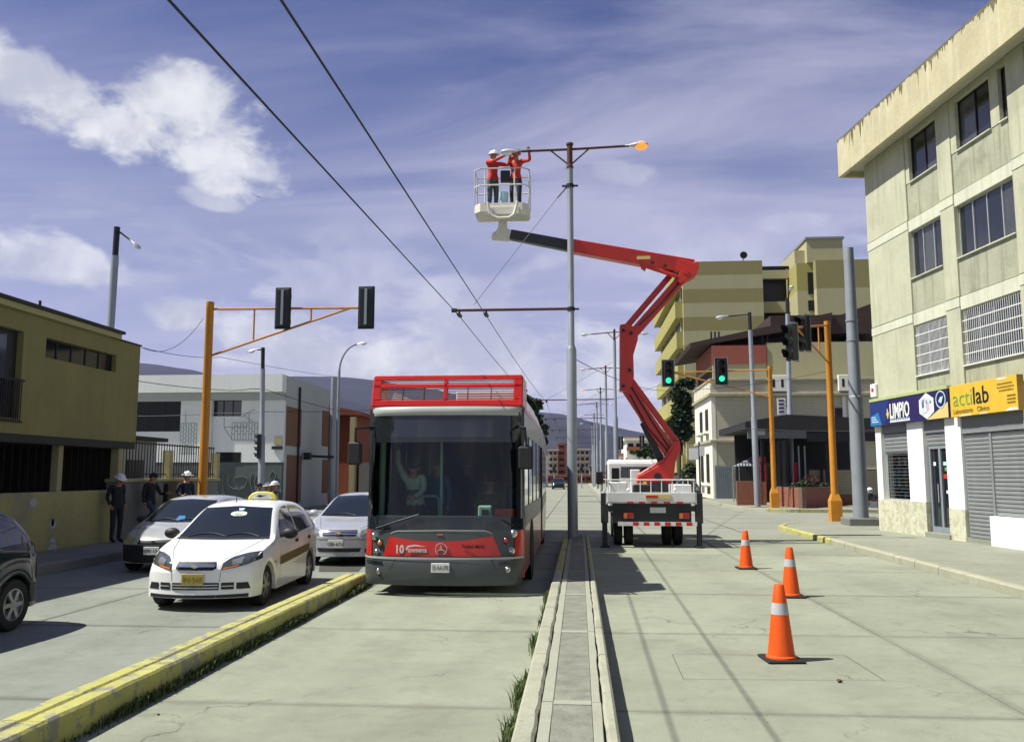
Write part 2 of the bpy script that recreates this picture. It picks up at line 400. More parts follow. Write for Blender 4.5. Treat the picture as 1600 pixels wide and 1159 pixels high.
M('cloth_jeans', (0.045, 0.065, 0.11), 0.85, var=0.2, scale=8, bump=0.3, bscale=25)
M('cloth_red', (0.50, 0.035, 0.022), 0.8, var=0.15, scale=6, bump=0.3, bscale=25)
M('cloth_yellow', (0.60, 0.50, 0.05), 0.8, var=0.1)
M('cloth_pale', (0.42, 0.46, 0.40), 0.85, var=0.12, scale=6, bump=0.2, bscale=25)
M('cloth_olive', (0.05, 0.055, 0.04), 0.85, var=0.15, scale=6)
M('cloth_blue', (0.02, 0.10, 0.19), 0.85, var=0.15, scale=6)
M('cloth_gray', (0.07, 0.08, 0.085), 0.85, var=0.15, scale=6)
M('helmet_white', (0.74, 0.75, 0.74), 0.3, var=0.03, coat=0.4)
M('helmet_red', (0.50, 0.02, 0.02), 0.3, var=0.03, coat=0.4)
M('shoe', (0.015, 0.013, 0.012), 0.6, var=0.1)
M('bark', (0.055, 0.042, 0.03), 0.95, var=0.3, scale=6, bump=0.5, bscale=20)
M('leaf_dark', (0.016, 0.038, 0.012), 0.6, var=0.35, scale=1.5)
M('leaf_mid', (0.035, 0.065, 0.018), 0.6, var=0.35, scale=1.5)
M('grass', (0.04, 0.07, 0.016), 0.7, var=0.4, scale=4)
M('grass_dry', (0.10, 0.12, 0.03), 0.8, var=0.3, scale=4)
M('forest', (0.017, 0.024, 0.024), 0.95, var=0.6, scale=0.006)
M('far_cream', (0.46, 0.43, 0.33), 0.9, var=0.06, scale=0.2)
M('far_white', (0.66, 0.66, 0.63), 0.9, var=0.05, scale=0.2)
M('far_brick', (0.30, 0.10, 0.055), 0.9, var=0.1, scale=0.2)
M('far_grey', (0.20, 0.21, 0.21), 0.9, var=0.1, scale=0.2)
glass_mat('bus_windshield', (0.62, 0.74, 0.68), 0.0, gain=0.75)
glass_mat('bus_side_glass', (0.16, 0.20, 0.20), 0.10)
glass_mat('shop_glass', (0.62, 0.70, 0.70), 0.05)

# ------------------------------------------------------------------ mesh building
class MB:
    def __init__(s):
        s.v, s.f, s.mi = [], [], []
    def add(s, vs, fs, mi=0):
        o = len(s.v)
        s.v += [tuple(p) for p in vs]
        s.f += [tuple(i + o for i in f) for f in fs]
        s.mi += [mi] * len(fs)
        return s
    def box(s, x0, x1, y0, y1, z0, z1, mi=0):
        vs = [(x, y, z) for z in (z0, z1) for y in (y0, y1) for x in (x0, x1)]
        return s.add(vs, [(0, 2, 3, 1), (4, 5, 7, 6), (0, 1, 5, 4), (1, 3, 7, 5), (3, 2, 6, 7), (2, 0, 4, 6)], mi)
    def bar(s, p, q, w, h, up=(0, 0, 1), mi=0, w2=None, h2=None):
        p, q = Vector(p), Vector(q)
        d = (q - p).normalized()
        a = d.cross(Vector(up))
        if a.length < 1e-4:
            a = d.cross(Vector((1, 0, 0)))
        a.normalize()
        b = a.cross(d)
        w2, h2 = w2 or w, h2 or h
        vs = [p + a * sx * w / 2 + b * sy * h / 2 for sx, sy in ((-1, -1), (1, -1), (1, 1), (-1, 1))]
        vs += [q + a * sx * w2 / 2 + b * sy * h2 / 2 for sx, sy in ((-1, -1), (1, -1), (1, 1), (-1, 1))]
        return s.add(vs, [(3, 2, 1, 0), (4, 5, 6, 7), (0, 1, 5, 4), (1, 2, 6, 5), (2, 3, 7, 6), (3, 0, 4, 7)], mi)
    def tube(s, pts, rad, n=10, mi=0, caps=True):
        pts = [Vector(p) for p in pts]
        rad = [rad] * len(pts) if isinstance(rad, (int, float)) else rad
        vs, fs = [], []
        ref = None
        for i, p in enumerate(pts):
            d = (pts[min(i + 1, len(pts) - 1)] - pts[max(i - 1, 0)]).normalized()
            if ref is None:
                ref = d.cross(Vector((0, 0, 1)))
                if ref.length < 1e-3:
                    ref = d.cross(Vector((1, 0, 0)))
            a = (ref - d * ref.dot(d)).normalized()
            ref = a
            b = d.cross(a)
            for k in range(n):
                t = 2 * math.pi * k / n
                vs.append(p + (a * math.cos(t) + b * math.sin(t)) * rad[i])
        m = len(pts)
        for i in range(m - 1):
            for k in range(n):
                fs.append((i * n + k, i * n + (k + 1) % n, (i + 1) * n + (k + 1) % n, (i + 1) * n + k))
        if caps:
            fs.append(tuple(range(n - 1, -1, -1)))
            fs.append(tuple((m - 1) * n + k for k in range(n)))
        return s.add(vs, fs, mi)
    def lathe(s, prof, org=(0, 0, 0), axis='Z', n=20, mi=0):
        vs, fs = [], []
        for (r, h) in prof:
            for k in range(n):
                t = 2 * math.pi * k / n
                a, b = r * math.cos(t), r * math.sin(t)
                p = {'Z': (a, b, h), 'X': (h, a, b), 'Y': (a, h, b)}[axis]
                vs.append((p[0] + org[0], p[1] + org[1], p[2] + org[2]))
        m = len(prof)
        for i in range(m - 1):
            for k in range(n):
                q = (i * n + k, i * n + (k + 1) % n, (i + 1) * n + (k + 1) % n, (i + 1) * n + k)
                fs.append(q if axis != 'Y' else q[::-1])
        if prof[0][0] < .01:
            fs.append(tuple(range(n - 1, -1, -1)) if axis != 'Y' else tuple(range(n)))
        if prof[-1][0] < .01:
            e = tuple((m - 1) * n + k for k in range(n))
            fs.append(e if axis != 'Y' else e[::-1])
        return s.add(vs, fs, mi)
    def prism(s, poly, a, b, axis='Y', mi=0):
        """poly in the plane across the axis, drawn out from a to b; for Y poly is (x, z), for X (y, z), for Z (x, y)"""
        n = len(poly)
        def pt(p, t):
            return {'Y': (p[0], t, p[1]), 'X': (t, p[0], p[1]), 'Z': (p[0], p[1], t)}[axis]
        vs = [pt(p, a) for p in poly] + [pt(p, b) for p in poly]
        fs = [tuple(range(n)), tuple(range(2 * n - 1, n - 1, -1))]
        fs += [(i, i + n, (i + 1) % n + n, (i + 1) % n) for i in range(n)]
        return s.add(vs, fs, mi)
    def grid(s, rows, mi=0, wrap=False):
        n = len(rows[0])
        vs = [p for r in rows for p in r]
        fs = []
        for i in range(len(rows) - 1):
            for j in range(n - (0 if wrap else 1)):
                k = (j + 1) % n
                fs.append((i * n + j, i * n + k, (i + 1) * n + k, (i + 1) * n + j))
        return s.add(vs, fs, mi)
    def ball(s, c, r, n=12, m=8, mi=0):
        r = (r, r, r) if isinstance(r, (int, float)) else r
        rows = []
        for i in range(m + 1):
            t = math.pi * i / m
            rows.append([(c[0] + r[0] * math.sin(t) * math.cos(2 * math.pi * j / n), c[1] + r[1] * math.sin(t) * math.sin(2 * math.pi * j / n), c[2] - r[2] * math.cos(t)) for j in range(n)])
        return s.grid(rows, mi, wrap=True)
    def build(s, name, mats, parent=None, smooth=False, bevel=0.0, world=False, fix=True, angle=35):
        me = bpy.data.meshes.new(name)
        me.from_pydata(s.v, [], s.f)
        mats = mats if isinstance(mats, (list, tuple)) else [mats]
        for m in mats:
            me.materials.append(MATS[m])
        if len(mats) > 1:
            me.polygons.foreach_set('material_index', s.mi)
        if fix or bevel:
            bm = bmesh.new()
            bm.from_mesh(me)
            bmesh.ops.recalc_face_normals(bm, faces=bm.faces)
            if bevel:
                bmesh.ops.bevel(bm, geom=[e for e in bm.edges if e.calc_face_angle(0) > 0.5], offset=bevel, segments=1, affect='EDGES', profile=0.5)
            bm.to_mesh(me)
            bm.free()
        if smooth:
            me.polygons.foreach_set('use_smooth', [True] * len(me.polygons))
            me.set_sharp_from_angle(angle=R(angle))
        if world and parent is not None:
            me.transform(wmat(parent).inverted())
        o = bpy.data.objects.new(name, me)
        COL.objects.link(o)
        if parent is not None:
            o.parent = parent
        return o

def wmat(o):
    m = Matrix.LocRotScale(o.location, o.rotation_euler, o.scale)
    return wmat(o.parent) @ m if o.parent else m

def thing(name, label, cat, loc=(0, 0, 0), rotz=0.0, group=None, kind=None):
    o = bpy.data.objects.new(name, None)
    o.empty_display_size = 0.3
    COL.objects.link(o)
    o.location = loc
    o.rotation_euler = (0, 0, rotz)
    if kind:
        o['kind'] = kind
    tag(o, label, cat, group)
    return o

def tag(o, label=None, cat=None, group=None, kind=None):
    if label:
        o['label'] = label
    if cat:
        o['category'] = cat
    if group:
        o['group'] = group
    if kind:
        o['kind'] = kind
    return o

def dup(root, loc, rotz=None, label=None, parent=None):
    c = root.copy()
    COL.objects.link(c)
    if parent is not None:
        c.parent = parent
    else:
        c.location = loc
        if rotz is not None:
            c.rotation_euler = (0, 0, rotz)
        if label:
            c['label'] = label
    for ch in root.children:
        dup(ch, None, parent=c)
    return c

def piece(name, mesh, parent, loc=(0, 0, 0), rot=(0, 0, 0), scale=(1, 1, 1)):
    o = bpy.data.objects.new(name, mesh)
    COL.objects.link(o)
    o.parent = parent
    o.location, o.rotation_euler, o.scale = loc, rot, scale
    return o

def text(name, s, size, mat, parent, loc, rot, ext=0.003, align='LEFT', sx=1.0, bold=0.0, shear=0.0):
    cu = bpy.data.curves.new(name, 'FONT')
    cu.body = s
    cu.size = size
    cu.extrude = ext
    cu.align_x = align
    cu.offset = bold
    cu.shear = shear
    cu.resolution_u = 2
    t = bpy.data.objects.new(name + '_tmp', cu)
    COL.objects.link(t)
    dg = bpy.context.evaluated_depsgraph_get()
    me = bpy.data.meshes.new_from_object(t.evaluated_get(dg))
    bpy.data.objects.remove(t)
    me.materials.clear()
    me.materials.append(MATS[mat])
    o = bpy.data.objects.new(name, me)
    COL.objects.link(o)
    o.parent = parent
    o.location, o.rotation_euler, o.scale = loc, rot, (sx, 1, 1)
    return o
# ------------------------------------------------------------------ ground, roads, kerbs
def struct(name):
    o = bpy.data.objects.new(name, None)
    COL.objects.link(o)
    o['kind'] = 'structure'
    return o

g = MB()
g.add([(-4000, -400, -0.09), (4000, -400, -0.09), (4000, 6000, -0.09), (-4000, 6000, -0.09)], [(0, 1, 2, 3)])
tag(g.build('ground', 'earth'), kind='structure')

def slab_mesh(w, l, t=0.12, mat='slab', name='slab'):
    b = MB().box(-w / 2, w / 2, -l / 2, l / 2, -t, 0)
    o = b.build(name, mat, bevel=0.006)
    me = o.data
    bpy.data.objects.remove(o)
    return me

JY = [0.30 + 3.42 * k for k in range(-2, 9)]          # transverse joints
def lane(name, xs, mat):
    root = struct(name)
    MB().box(xs[0] - .01, xs[-1] + .01, JY[0], JY[-1], -0.085, -0.03).build('bedding', 'bedding', root)
    for i in range(len(xs) - 1):
        w = xs[i + 1] - xs[i] - 0.020
        me = slab_mesh(w, 3.42 - 0.016, mat=mat)
        for k in range(len(JY) - 1):
            piece('slab', me, root, ((xs[i] + xs[i + 1]) / 2, (JY[k] + JY[k + 1]) / 2, rnd.uniform(-0.002, 0.002)), (rnd.uniform(-.0006, .0006), rnd.uniform(-.0008, .0008), 0))
    return root
right_road = lane('right_road', [0.22, 3.45, 6.68], 'slab_right')
lane('bus_lane', [-3.60, -0.42], 'slab')
lane('left_road', [-9.99, -6.85, -3.88], 'slab_left')
YE = JY[-1]
fs_ = struct('lane_seam')
MB().box(-3.874, -3.606, 15.06, JY[-1], -.1, -.001).build('slab', 'slab', fs_)
MB().box(-0.414, 0.214, 24.61, JY[-1], -.1, -.001).build('slab', 'slab', fs_)
MB().box(-3.88, -.4, JY[-1]-.02, JY[-1]+.1, -.1, -.01).build('slab', 'bedding', fs_)
# saw-cut outline of a patched rectangle in the right-hand roadway
sc = MB()
A, B, C_, D = G(1050, 1022, .0), G(1320, 1024, .0), G(1382, 1063, .0), G(1068, 1061, .0)
for p, q in ((A, B), (B, C_), (C_, D), (D, A)):
    d = (q - p).normalized()
    nrm = Vector((-d.y, d.x, 0)) * 0.0028
    sc.add([p + nrm + Vector((0, 0, .004)), p - nrm + Vector((0, 0, .004)), q - nrm + Vector((0, 0, .004)), q + nrm + Vector((0, 0, .004))], [(0, 1, 2, 3)])
tag(sc.build('saw_cut', 'bedding'), kind='structure')
# crossing and the roads beyond: one sheet with sawn joints further out
r = MB()
def flatpoly(mb, pts, z):
    mb.add([(x, y, z) for x, y in pts], [tuple(range(len(pts)))])
flatpoly(r, [(-70, YE), (70, YE), (70, 45.5), (-70, 45.5)], 0.0)
flatpoly(r, [(-7.9, 45.5), (8.7, 45.5), (8.7, 175), (-7.9, 175)], 0.0)
flatpoly(r, [(-70, -8), (-9.99, -8), (-9.99, YE), (-70, YE)], -0.004)
tag(r.build('road', 'road_far', fix=False), kind='structure')
jn = MB()
for k in range(1, 9):
    y = YE + 3.42 * k
    jn.box(-7.5, 8.2, y - .012, y + .012, 0.002, 0.0045)
for x in (-4.6, -1.4, 2.05, 5.2):
    jn.box(x - .012, x + .012, YE + 0.05, 95, 0.006, 0.0085)
tag(jn.build('road_joint', 'steel_dark'), kind='structure')

def kerb_stone(x0, x1, y0, y1, h, mat, parent, jl=0.0, jr=0.0, round_=0.02, name='kerb_stone'):
    n = 8
    rows = []
    for i in range(n + 1):
        y = y0 + (y1 - y0) * i / n
        a = x0 + (rnd.uniform(-jl, jl) if jl else 0)
        b = x1 + (rnd.uniform(-jr, jr) if jr else 0)
        c = round_
        dz = rnd.uniform(-.003, .003)
        rows.append([(a, y, -0.1), (a, y, h - c + dz), (a + c, y, h + dz), (b - c, y, h + dz), (b, y, h - c + dz), (b, y, -0.1)])
    m = MB().grid(rows)
    k = len(m.v)
    m.f.append(tuple(range(6)))
    m.f.append(tuple(range(k - 1, k - 7, -1)))
    m.mi += [0, 0]
    return m.build(name, mat, parent)

# central reservation the photographer stands on
med = thing('median_strip', 'narrow raised concrete reservation with dark centre panels between two pale kerbs', 'median')
MB().box(-0.42, 0.225, -6, 24.55, -0.05, 0.16).build('bed', 'bedding', med)
y = -6.0
while y < 24.4:
    y2 = min(y + 1.43, 24.6)
    yel = y > 15.2
    kerb_stone(-0.445, -0.302, y + .004, y2 - .004, 0.20, 'kerb_yellow' if yel else 'kerb_median', med, jr=0.007)
    kerb_stone(0.158, 0.245, y + .004, y2 - .004, 0.20, 'kerb_yellow' if yel else 'kerb_median', med, jl=0.007)
    y = y2
y = -5.0
while y < 24.3:
    y2 = min(y + 2.9, 24.55)
    kerb_stone(-0.284, -0.205, y, y2, 0.196, 'paver_light', med, jl=0.006, round_=.004, name='edge_strip')
    kerb_stone(0.078, 0.145, y, y2, 0.196, 'paver_light', med, jr=0.006, round_=.004, name='edge_strip')
    MB().box(-0.203, 0.076, y + .06, y2 - .06, -.05, 0.190).build('paver', 'paver_dark', med, bevel=.003)
    MB().box(-0.203, 0.076, y - .055, y + .055, -.05, 0.196).build('cross_strip', 'paver_light', med, bevel=.003)
    y = y2

# yellow divider between bus lane and car lanes
div = thing('lane_divider', 'low yellow painted concrete kerb dividing the bus lane from the cars', 'kerb')
MB().box(-3.88, -3.59, -3, 14.5, -.05, 0.15).build('bed', 'bedding', div)
y = -3.0
while y < 14.5:
    y2 = min(y + 1.75, 14.55)
    kerb_stone(-3.905, -3.748, y + .004, y2 - .004, 0.215, 'kerb_yellow', div, jr=.004)
    kerb_stone(-3.735, -3.572, y + .004, y2 - .004, 0.215, 'kerb_yellow', div, jl=.004, jr=.004)
    y = y2
MB().prism([(-3.90, 14.55), (-3.575, 14.55), (-3.62, 14.95), (-3.72, 15.05), (-3.83, 14.95)], -.05, 0.17, 'Z').build('end_stone', 'kerb_yellow', div, bevel=.02)

# right pavement with kerb, running round the corner
def fac_x(y):
    return 9.32 + (27.92 - y) * 0.1234
rp = struct('right_pavement')
KH = 0.15
y = -6.0
i = 0
while y < 27.9:
    y2 = min(y + 2.35, 27.92)
    x0, xm = 6.84, 8.35
    for (a0, a1, b0, b1) in ((x0, x0, xm, xm), (xm, xm, fac_x(y) + .25, fac_x(y2) + .25)):
        e = 0.006
        m = MB()
        m.prism([(a0 + e, y + e), (b0 - e, y + e), (b1 - e, y2 - e), (a1 + e, y2 - e)], -0.05, KH - 0.002 + rnd.uniform(-.004, .003), 'Z')
        m.build('pavement_slab', 'pavement', rp, bevel=.005)
    y = y2
    i += 1
y = -6.0
while y < 28.0:
    y2 = min(y + 1.15, 28.3)
    kerb_stone(6.66, 6.835, y + .005, y2 - .005, KH + .004, 'kerb_yellow' if y2 > 24.4 else 'kerb', rp, jl=.006, round_=.03)
    y = y2
corner = [(6.66, 28.3), (6.62, 29.3), (6.7, 30.2), (7.1, 31.4), (7.9, 32.7), (9.1, 33.9), (10.6, 34.8), (12.4, 35.3), (16, 35.5), (40, 35.5)]
MB().prism([(6.84, 27.93)] + [(x + .18, y_ - .12) for x, y_ in corner[1:]] + [(40, 27.95)], -.05, KH - .002, 'Z').build('pavement_slab', 'pavement', rp)
for k in range(len(corner) - 1):
    p, q = Vector(corner[k] + (0,)), Vector(corner[k + 1] + (0,))
    d = (q - p).normalized()
    nr = Vector((d.y, -d.x, 0)) * 0.17
    m = MB().prism([(p.x, p.y), (q.x, q.y), (q.x + nr.x, q.y + nr.y), (p.x + nr.x, p.y + nr.y)], -.05, KH + .006, 'Z')
    m.build('kerb_stone', 'kerb_yellow' if k < 4 else 'kerb', rp, bevel=.012)
# far right pavement beyond the crossing
fp = struct('far_right_pavement')
fcorner = [(8.55, 175), (8.55, 60), (8.35, 47.4), (8.6, 45.9), (9.4, 44.6), (10.4, 44.2), (40, 44.0)]
MB().prism([(x + .16, y_ + .1) for x, y_ in fcorner] + [(40, 175)], -.05, KH, 'Z').build('pavement_slab', 'pavement', fp)
for k in range(len(fcorner) - 1):
    p, q = Vector(fcorner[k] + (0,)), Vector(fcorner[k + 1] + (0,))
    d = (q - p).normalized()
    nr = Vector((-d.y, d.x, 0)) * 0.16
    MB().prism([(p.x, p.y), (q.x, q.y), (q.x + nr.x, q.y + nr.y), (p.x + nr.x, p.y + nr.y)], -.05, KH + .006, 'Z').build('kerb_stone', 'kerb_yellow' if k in (4,) else 'kerb', fp, bevel=.012)
MB().prism([(10.6, 44.06), (13.2, 44.02), (13.2, 43.96), (10.6, 44.0)], .0, KH + .012, 'Z').build('kerb_paint', 'kerb_yellow', fp)
# left pavement
lp = struct('left_pavement')
y = 0.0
while y < 26.0:
    y2 = min(y + 1.8, 26.2)
    MB().box(-11.72, -10.16, y + .006, y2 - .006, -.05, 0.195 + rnd.uniform(-.004, .004)).build('pavement_slab', 'pavement_left', lp, bevel=.005)
    kerb_stone(-10.15, -9.98, y + .005, y2 - .005, 0.20, 'pavement_left', lp, jr=.006, round_=.03)
    y = y2
flp = struct('far_left_pavement')
MB().prism([(-60, 37.6), (-13.4, 37.6), (-11.6, 38.4), (-10.6, 40), (-10.3, 44), (-8.0, 50), (-7.8, 175), (-60, 175)], -.05, .16, 'Z').build('pavement_slab', 'pavement_left', flp)
# median beyond the crossing
fm = thing('far_median_strip', 'raised concrete reservation beyond the crossing under the row of lamp poles', 'median')
MB().box(1.75, 2.75, 47.2, 170, -.05, .17).build('bed', 'kerb', fm, bevel=.02)
MB().box(1.65, 2.85, 46.6, 47.19, -.05, .19).build('end_stone', 'kerb_yellow', fm, bevel=.03)

# dark road patch behind the divider
pt = MB()
flatpoly(pt, [(G(498, 893).x, G(498, 893).y), (G(560, 893).x, G(560, 893).y), (G(572, 878).x, G(572, 878).y), (G(500, 878).x, G(500, 878).y)], 0.0045)
tag(pt.build('road_patch', 'bedding', fix=False), kind='structure')

# ------------------------------------------------------------------ weeds along the kerbs
def weeds(name, spots, mat, label):
    m = MB()
    for (x, y, n, h, sp) in spots:
        for _ in range(n):
            bx, by = x + rnd.gauss(0, sp * .5), y + rnd.gauss(0, sp)
            a = rnd.uniform(0, 6.28)
            hh = h * rnd.uniform(.4, 1.15)
            ln = hh * rnd.uniform(.2, .9)
            w = rnd.uniform(.003, .007)
            dx, dy = math.cos(a), math.sin(a)
            px, py = -dy * w, dx * w
            p0, p1, p2 = Vector((bx, by, 0)), Vector((bx + dx * ln * .35, by + dy * ln * .35, hh * .7)), Vector((bx + dx * ln, by + dy * ln, hh))
            m.add([p0 + Vector((px, py, 0)), p0 - Vector((px, py, 0)), p1 - Vector((px, py, 0)) * .8, p1 + Vector((px, py, 0)) * .8, p2], [(0, 1, 2, 3), (3, 2, 4)], rnd.choice((0, 0, 0, 1)))
    o = m.build(name, [mat, 'grass_dry'], fix=False)
    return tag(o, label, 'grass', kind='stuff')
sp1 = []
y = 3.5
while y < 15.0:
    d = mnoise.noise(Vector((y * .9, 3.1, 0)))
    if d > -.45:
        sp1.append((-3.545 + rnd.uniform(-.01, .02), y, int(34 * (d + .6)), .085 * (1 + d), .055))
    y += .055
weeds('grass', sp1, 'grass', 'ragged green grass growing along the foot of the yellow divider')
sp2 = []
y = 3.5
while y < 13.2:
    d = mnoise.noise(Vector((y * 1.1, 9.1, 0)))
    if d > -.25:
        sp2.append((-0.475 + rnd.uniform(-.01, .01), y, int(22 * (d + .45)), .09 * (1 + d), .05))
    y += .06
for yy in (6.0, 6.15, 6.35, 7.2, 7.35, 7.5):
    sp2.append((-.50, yy, 40, .17, .06))
weeds('grass', sp2, 'grass', 'ragged green grass growing along the left foot of the median kerb')
weeds('grass', [(-.295, 8.95, 30, .10, .02), (-.29, 13.1, 10, .06, .02)], 'grass_dry', 'small weed sprouting from the crack in the median')

# ------------------------------------------------------------------ mountains
def ridge_z(x_dir, yd):
    pass
RID = [(-2400, 380), (-1200, 400), (-600, 470), (-200, 520), (100, 555), (220, 567), (252, 571), (291, 578), (328, 584), (400, 590), (464, 587), (509, 586), (580, 592), (700, 612), (780, 628), (841, 641), (900, 651),
       (960, 668), (1010, 678), (1100, 668), (1200, 640), (1335, 610), (1600, 560), (2200, 480), (3600, 380)]
def ridge_y(x):
    for (a, b) in zip(RID, RID[1:]):
        if a[0] <= x <= b[0]:
            t = (x - a[0]) / (b[0] - a[0])
            return a[1] + (b[1] - a[1]) * t
    return RID[-1][1]
YR = 3000.0
mt = MB()
rows = []
NX, NYY = 220, 34
for j in range(NYY + 1):
    t = j / NYY
    row = []
    for i in range(NX + 1):
        px = -2400 + 6000 * i / NX
        top = PY(px, ridge_y(px), YR)
        Yv = 1100 + (YR - 1100) * t
        X = top.x * (0.55 + .45 * t)
        h = -6 + (top.z + 6) * (t ** 1.25)
        nn = mnoise.fractal(Vector((X * .0021, Yv * .0021, 3.3)), 1.0, 2.0, 6)
        gul = abs(mnoise.noise(Vector((X * .004, Yv * .0011, 7.7))))
        h += (nn * 55 - gul * 95) * math.sin(math.pi * min(t, .97)) + mnoise.noise(Vector((X * .011, Yv * .011, 1))) * 7 * t
        row.append((X, Yv, h))
    rows.append(row)
mt.grid(rows)
tag(mt.build('mountain', 'forest', smooth=True, angle=80), kind='structure')

# the blue air between here and the mountains
hz = MB().box(-4600, 4600, -300, 4200, -60, 900)
hm = bpy.data.materials.new('haze')
hm.use_nodes = True
hn = hm.node_tree
hn.nodes.clear()
ho = hn.nodes.new('ShaderNodeOutputMaterial')
pv = hn.nodes.new('ShaderNodeVolumePrincipled')
pv.inputs['Color'].default_value = (0.42, 0.43, 1.0, 1)
pv.inputs['Density'].default_value = HAZE_DENSITY if 'HAZE_DENSITY' in globals() else 0.00006
hn.links.new(pv.outputs[0], ho.inputs[1])
MATS['haze'] = hm
tag(hz.build('haze', 'haze'), 'thin blue haze in front of the mountains', 'haze', kind='stuff')

# crumpled paper and bits of litter on the bus lane and at the kerbs
for (px, py, s_, lb) in ((413, 993, .035, 'crumpled scrap of white paper at the foot of the yellow divider'), (472, 962, .02, 'tiny reddish scrap on the grass by the yellow divider'), (248, 1117, .012, 'dark pebble lying on the bus lane'), (1312, 1066, .025, 'dry brown leaf lying on the right roadway')):
    p = G(px, py, 0.0)
    m = MB().ball((0, 0, s_ * .6), (s_, s_ * .8, s_ * .6), 9, 6)
    m.v = [tuple(Vector(v_) * (1 + .5 * mnoise.noise(Vector(v_) * 60 + Vector((px, 0, 0))))) for v_ in m.v]
    o = m.build('litter', {413: 'plate_white', 472: 'red_mark', 248: 'bedding', 1312: 'rust'}[px])
    o.location = (p.x, p.y, 0.0)
    tag(o, lb, 'litter')
# ------------------------------------------------------------------ corner shop building, right
T0 = Vector((0.1225, -0.9925, 0)).normalized()
SB = Vector((9.32, 27.92, 0))
def FS(x, y, off=0.0):
    """(along, height) on the shop front of a point of the photograph; off metres proud of the wall"""
    d = view_ray(x, y)
    n = Vector((T0.y, -T0.x, 0))
    t = (SB.dot(n) + off) / d.dot(n)
    p = d * t
    return (p - SB).dot(T0), CAM_H + p.z
shop = thing('shop_building', 'three storey grey beige concrete corner building with shops and deep stained eave', 'building', SB, math.atan2(T0.y, T0.x))

def sbox(name, s0, s1, y0, y1, z0, z1, mat, parent=shop, bevel=0.0):
    return MB().box(s0, s1, y0, y1, z0, z1).build(name, mat, parent, bevel=bevel)

SEND = 24.0
sbox('core', 0.05, SEND, 0.32, 12.0, 0.0, 11.9, 'win_dark')
sbox('end_wall', 0.0, SEND, 0.33, 12.1, 3.4, 11.8, 'facade')
levels = [(3.95, 6.19, 6.45), (6.47, 8.94, 9.20), (9.22, 11.78, None)]
solid = [(0.0, 2.56), (4.30, 4.97), (7.46, 8.15)]
k = 8.15
while k < SEND - 4:
    solid.append((k + 2.45, k + 3.1))
    solid.append((k + 4.7, k + 5.3)) if k + 5.3 < SEND else None
    k += 5.3
solid = [s_ for s_ in solid if s_[1] <= SEND]
for (a, b) in solid:
    for (z0, z1, z2) in levels:
        sbox('wall_panel', a + .006, b - .006, 0.0, 0.32, z0, z1, 'facade', bevel=.008)
        if z2:
            sbox('floor_band', a + .004, b - .004, -0.015, 0.32, z1 + .004, z2 - .004, 'facade_band', bevel=.006)
bays = [(solid[i][1], solid[i + 1][0]) for i in range(len(solid) - 1)]
WZ = [(4.65, 6.10), (7.48, 8.86), (10.30, 11.64)]
for bi, (a, b) in enumerate(bays):
    for li, (z0, z1) in enumerate(WZ):
        lo = levels[li][0]
        hi = levels[li][2] or levels[li][1]
        sbox('spandrel_panel', a, b, 0.045, 0.32, lo, z0 - .004, 'facade_panel', bevel=.006)
        if hi - z1 > .05:
            sbox('lintel', a, b, 0.02, 0.32, z1 + .004, hi, 'facade_band' if li < 2 else 'facade', bevel=.006)
        subs = [(a, b)]
        if li == 2 and bi == 1:
            subs = [(a + .26, a + 1.78), (a + 2.14, b)]
            sbox('wall_panel', a, a + .255, 0.03, .32, z0, z1, 'facade')
            sbox('wall_panel', a + 1.785, a + 2.135, 0.03, .32, z0, z1, 'facade')
        if li == 2 and bi == 0:
            subs = [(a + .2, b)]
            sbox('wall_panel', a, a + .195, 0.03, .32, z0, z1, 'facade')
        for (wa, wb) in subs:
            fr = MB()
            t = .035
            white = 'alu' if li < 2 else 'dark_iron'
            fr.box(wa, wb, .13, .19, z0, z0 + t).box(wa, wb, .13, .19, z1 - t, z1)
            np_ = 2 if li == 2 else (3 if wb - wa < 2 else 4)
            if wb - wa < .6:
                np_ = 1
            for q in range(np_ + 1):
                x = wa + (wb - wa - t) * q / np_
                fr.box(x, x + t, .128, .192, z0 + t, z1 - t)
            win = fr.build('window', white, shop)
            for q in range(np_):
                x0 = wa + (wb - wa - t) * q / np_ + t
                x1 = wa + (wb - wa - t) * (q + 1) / np_
                dx = rnd.uniform(-.004, .004)
                m = MB().add([(x0, .155 + dx, z0 + t), (x1, .155 - dx, z0 + t), (x1, .16 - dx, z1 - t), (x0, .16 + dx, z1 - t)], [(0, 1, 2, 3)])
                m.build('pane', rnd.choice(['win_glass', 'win_glass', 'win_curtain']), win, fix=False)
            MB().box(wa, wb, -.02, .14, z0 - .03, z0 - .001).build('sill', 'white_paint' if li == 0 else 'facade_band', win)
            if li == 0:
                gr = MB()
                step = .085 if bi == 1 else .06
                n = int((wb - wa) / step)
                for q in range(1, n):
                    x = wa + (wb - wa) * q / n
                    gr.box(x - .006, x + .006, .05, .062, z0, z1)
                for q in range(1, 5):
                    z = z0 + (z1 - z0) * q / 5
                    gr.box(wa, wb, .045, .049, z - .012, z + .012)
                gr.build('grille', 'white_paint', win)
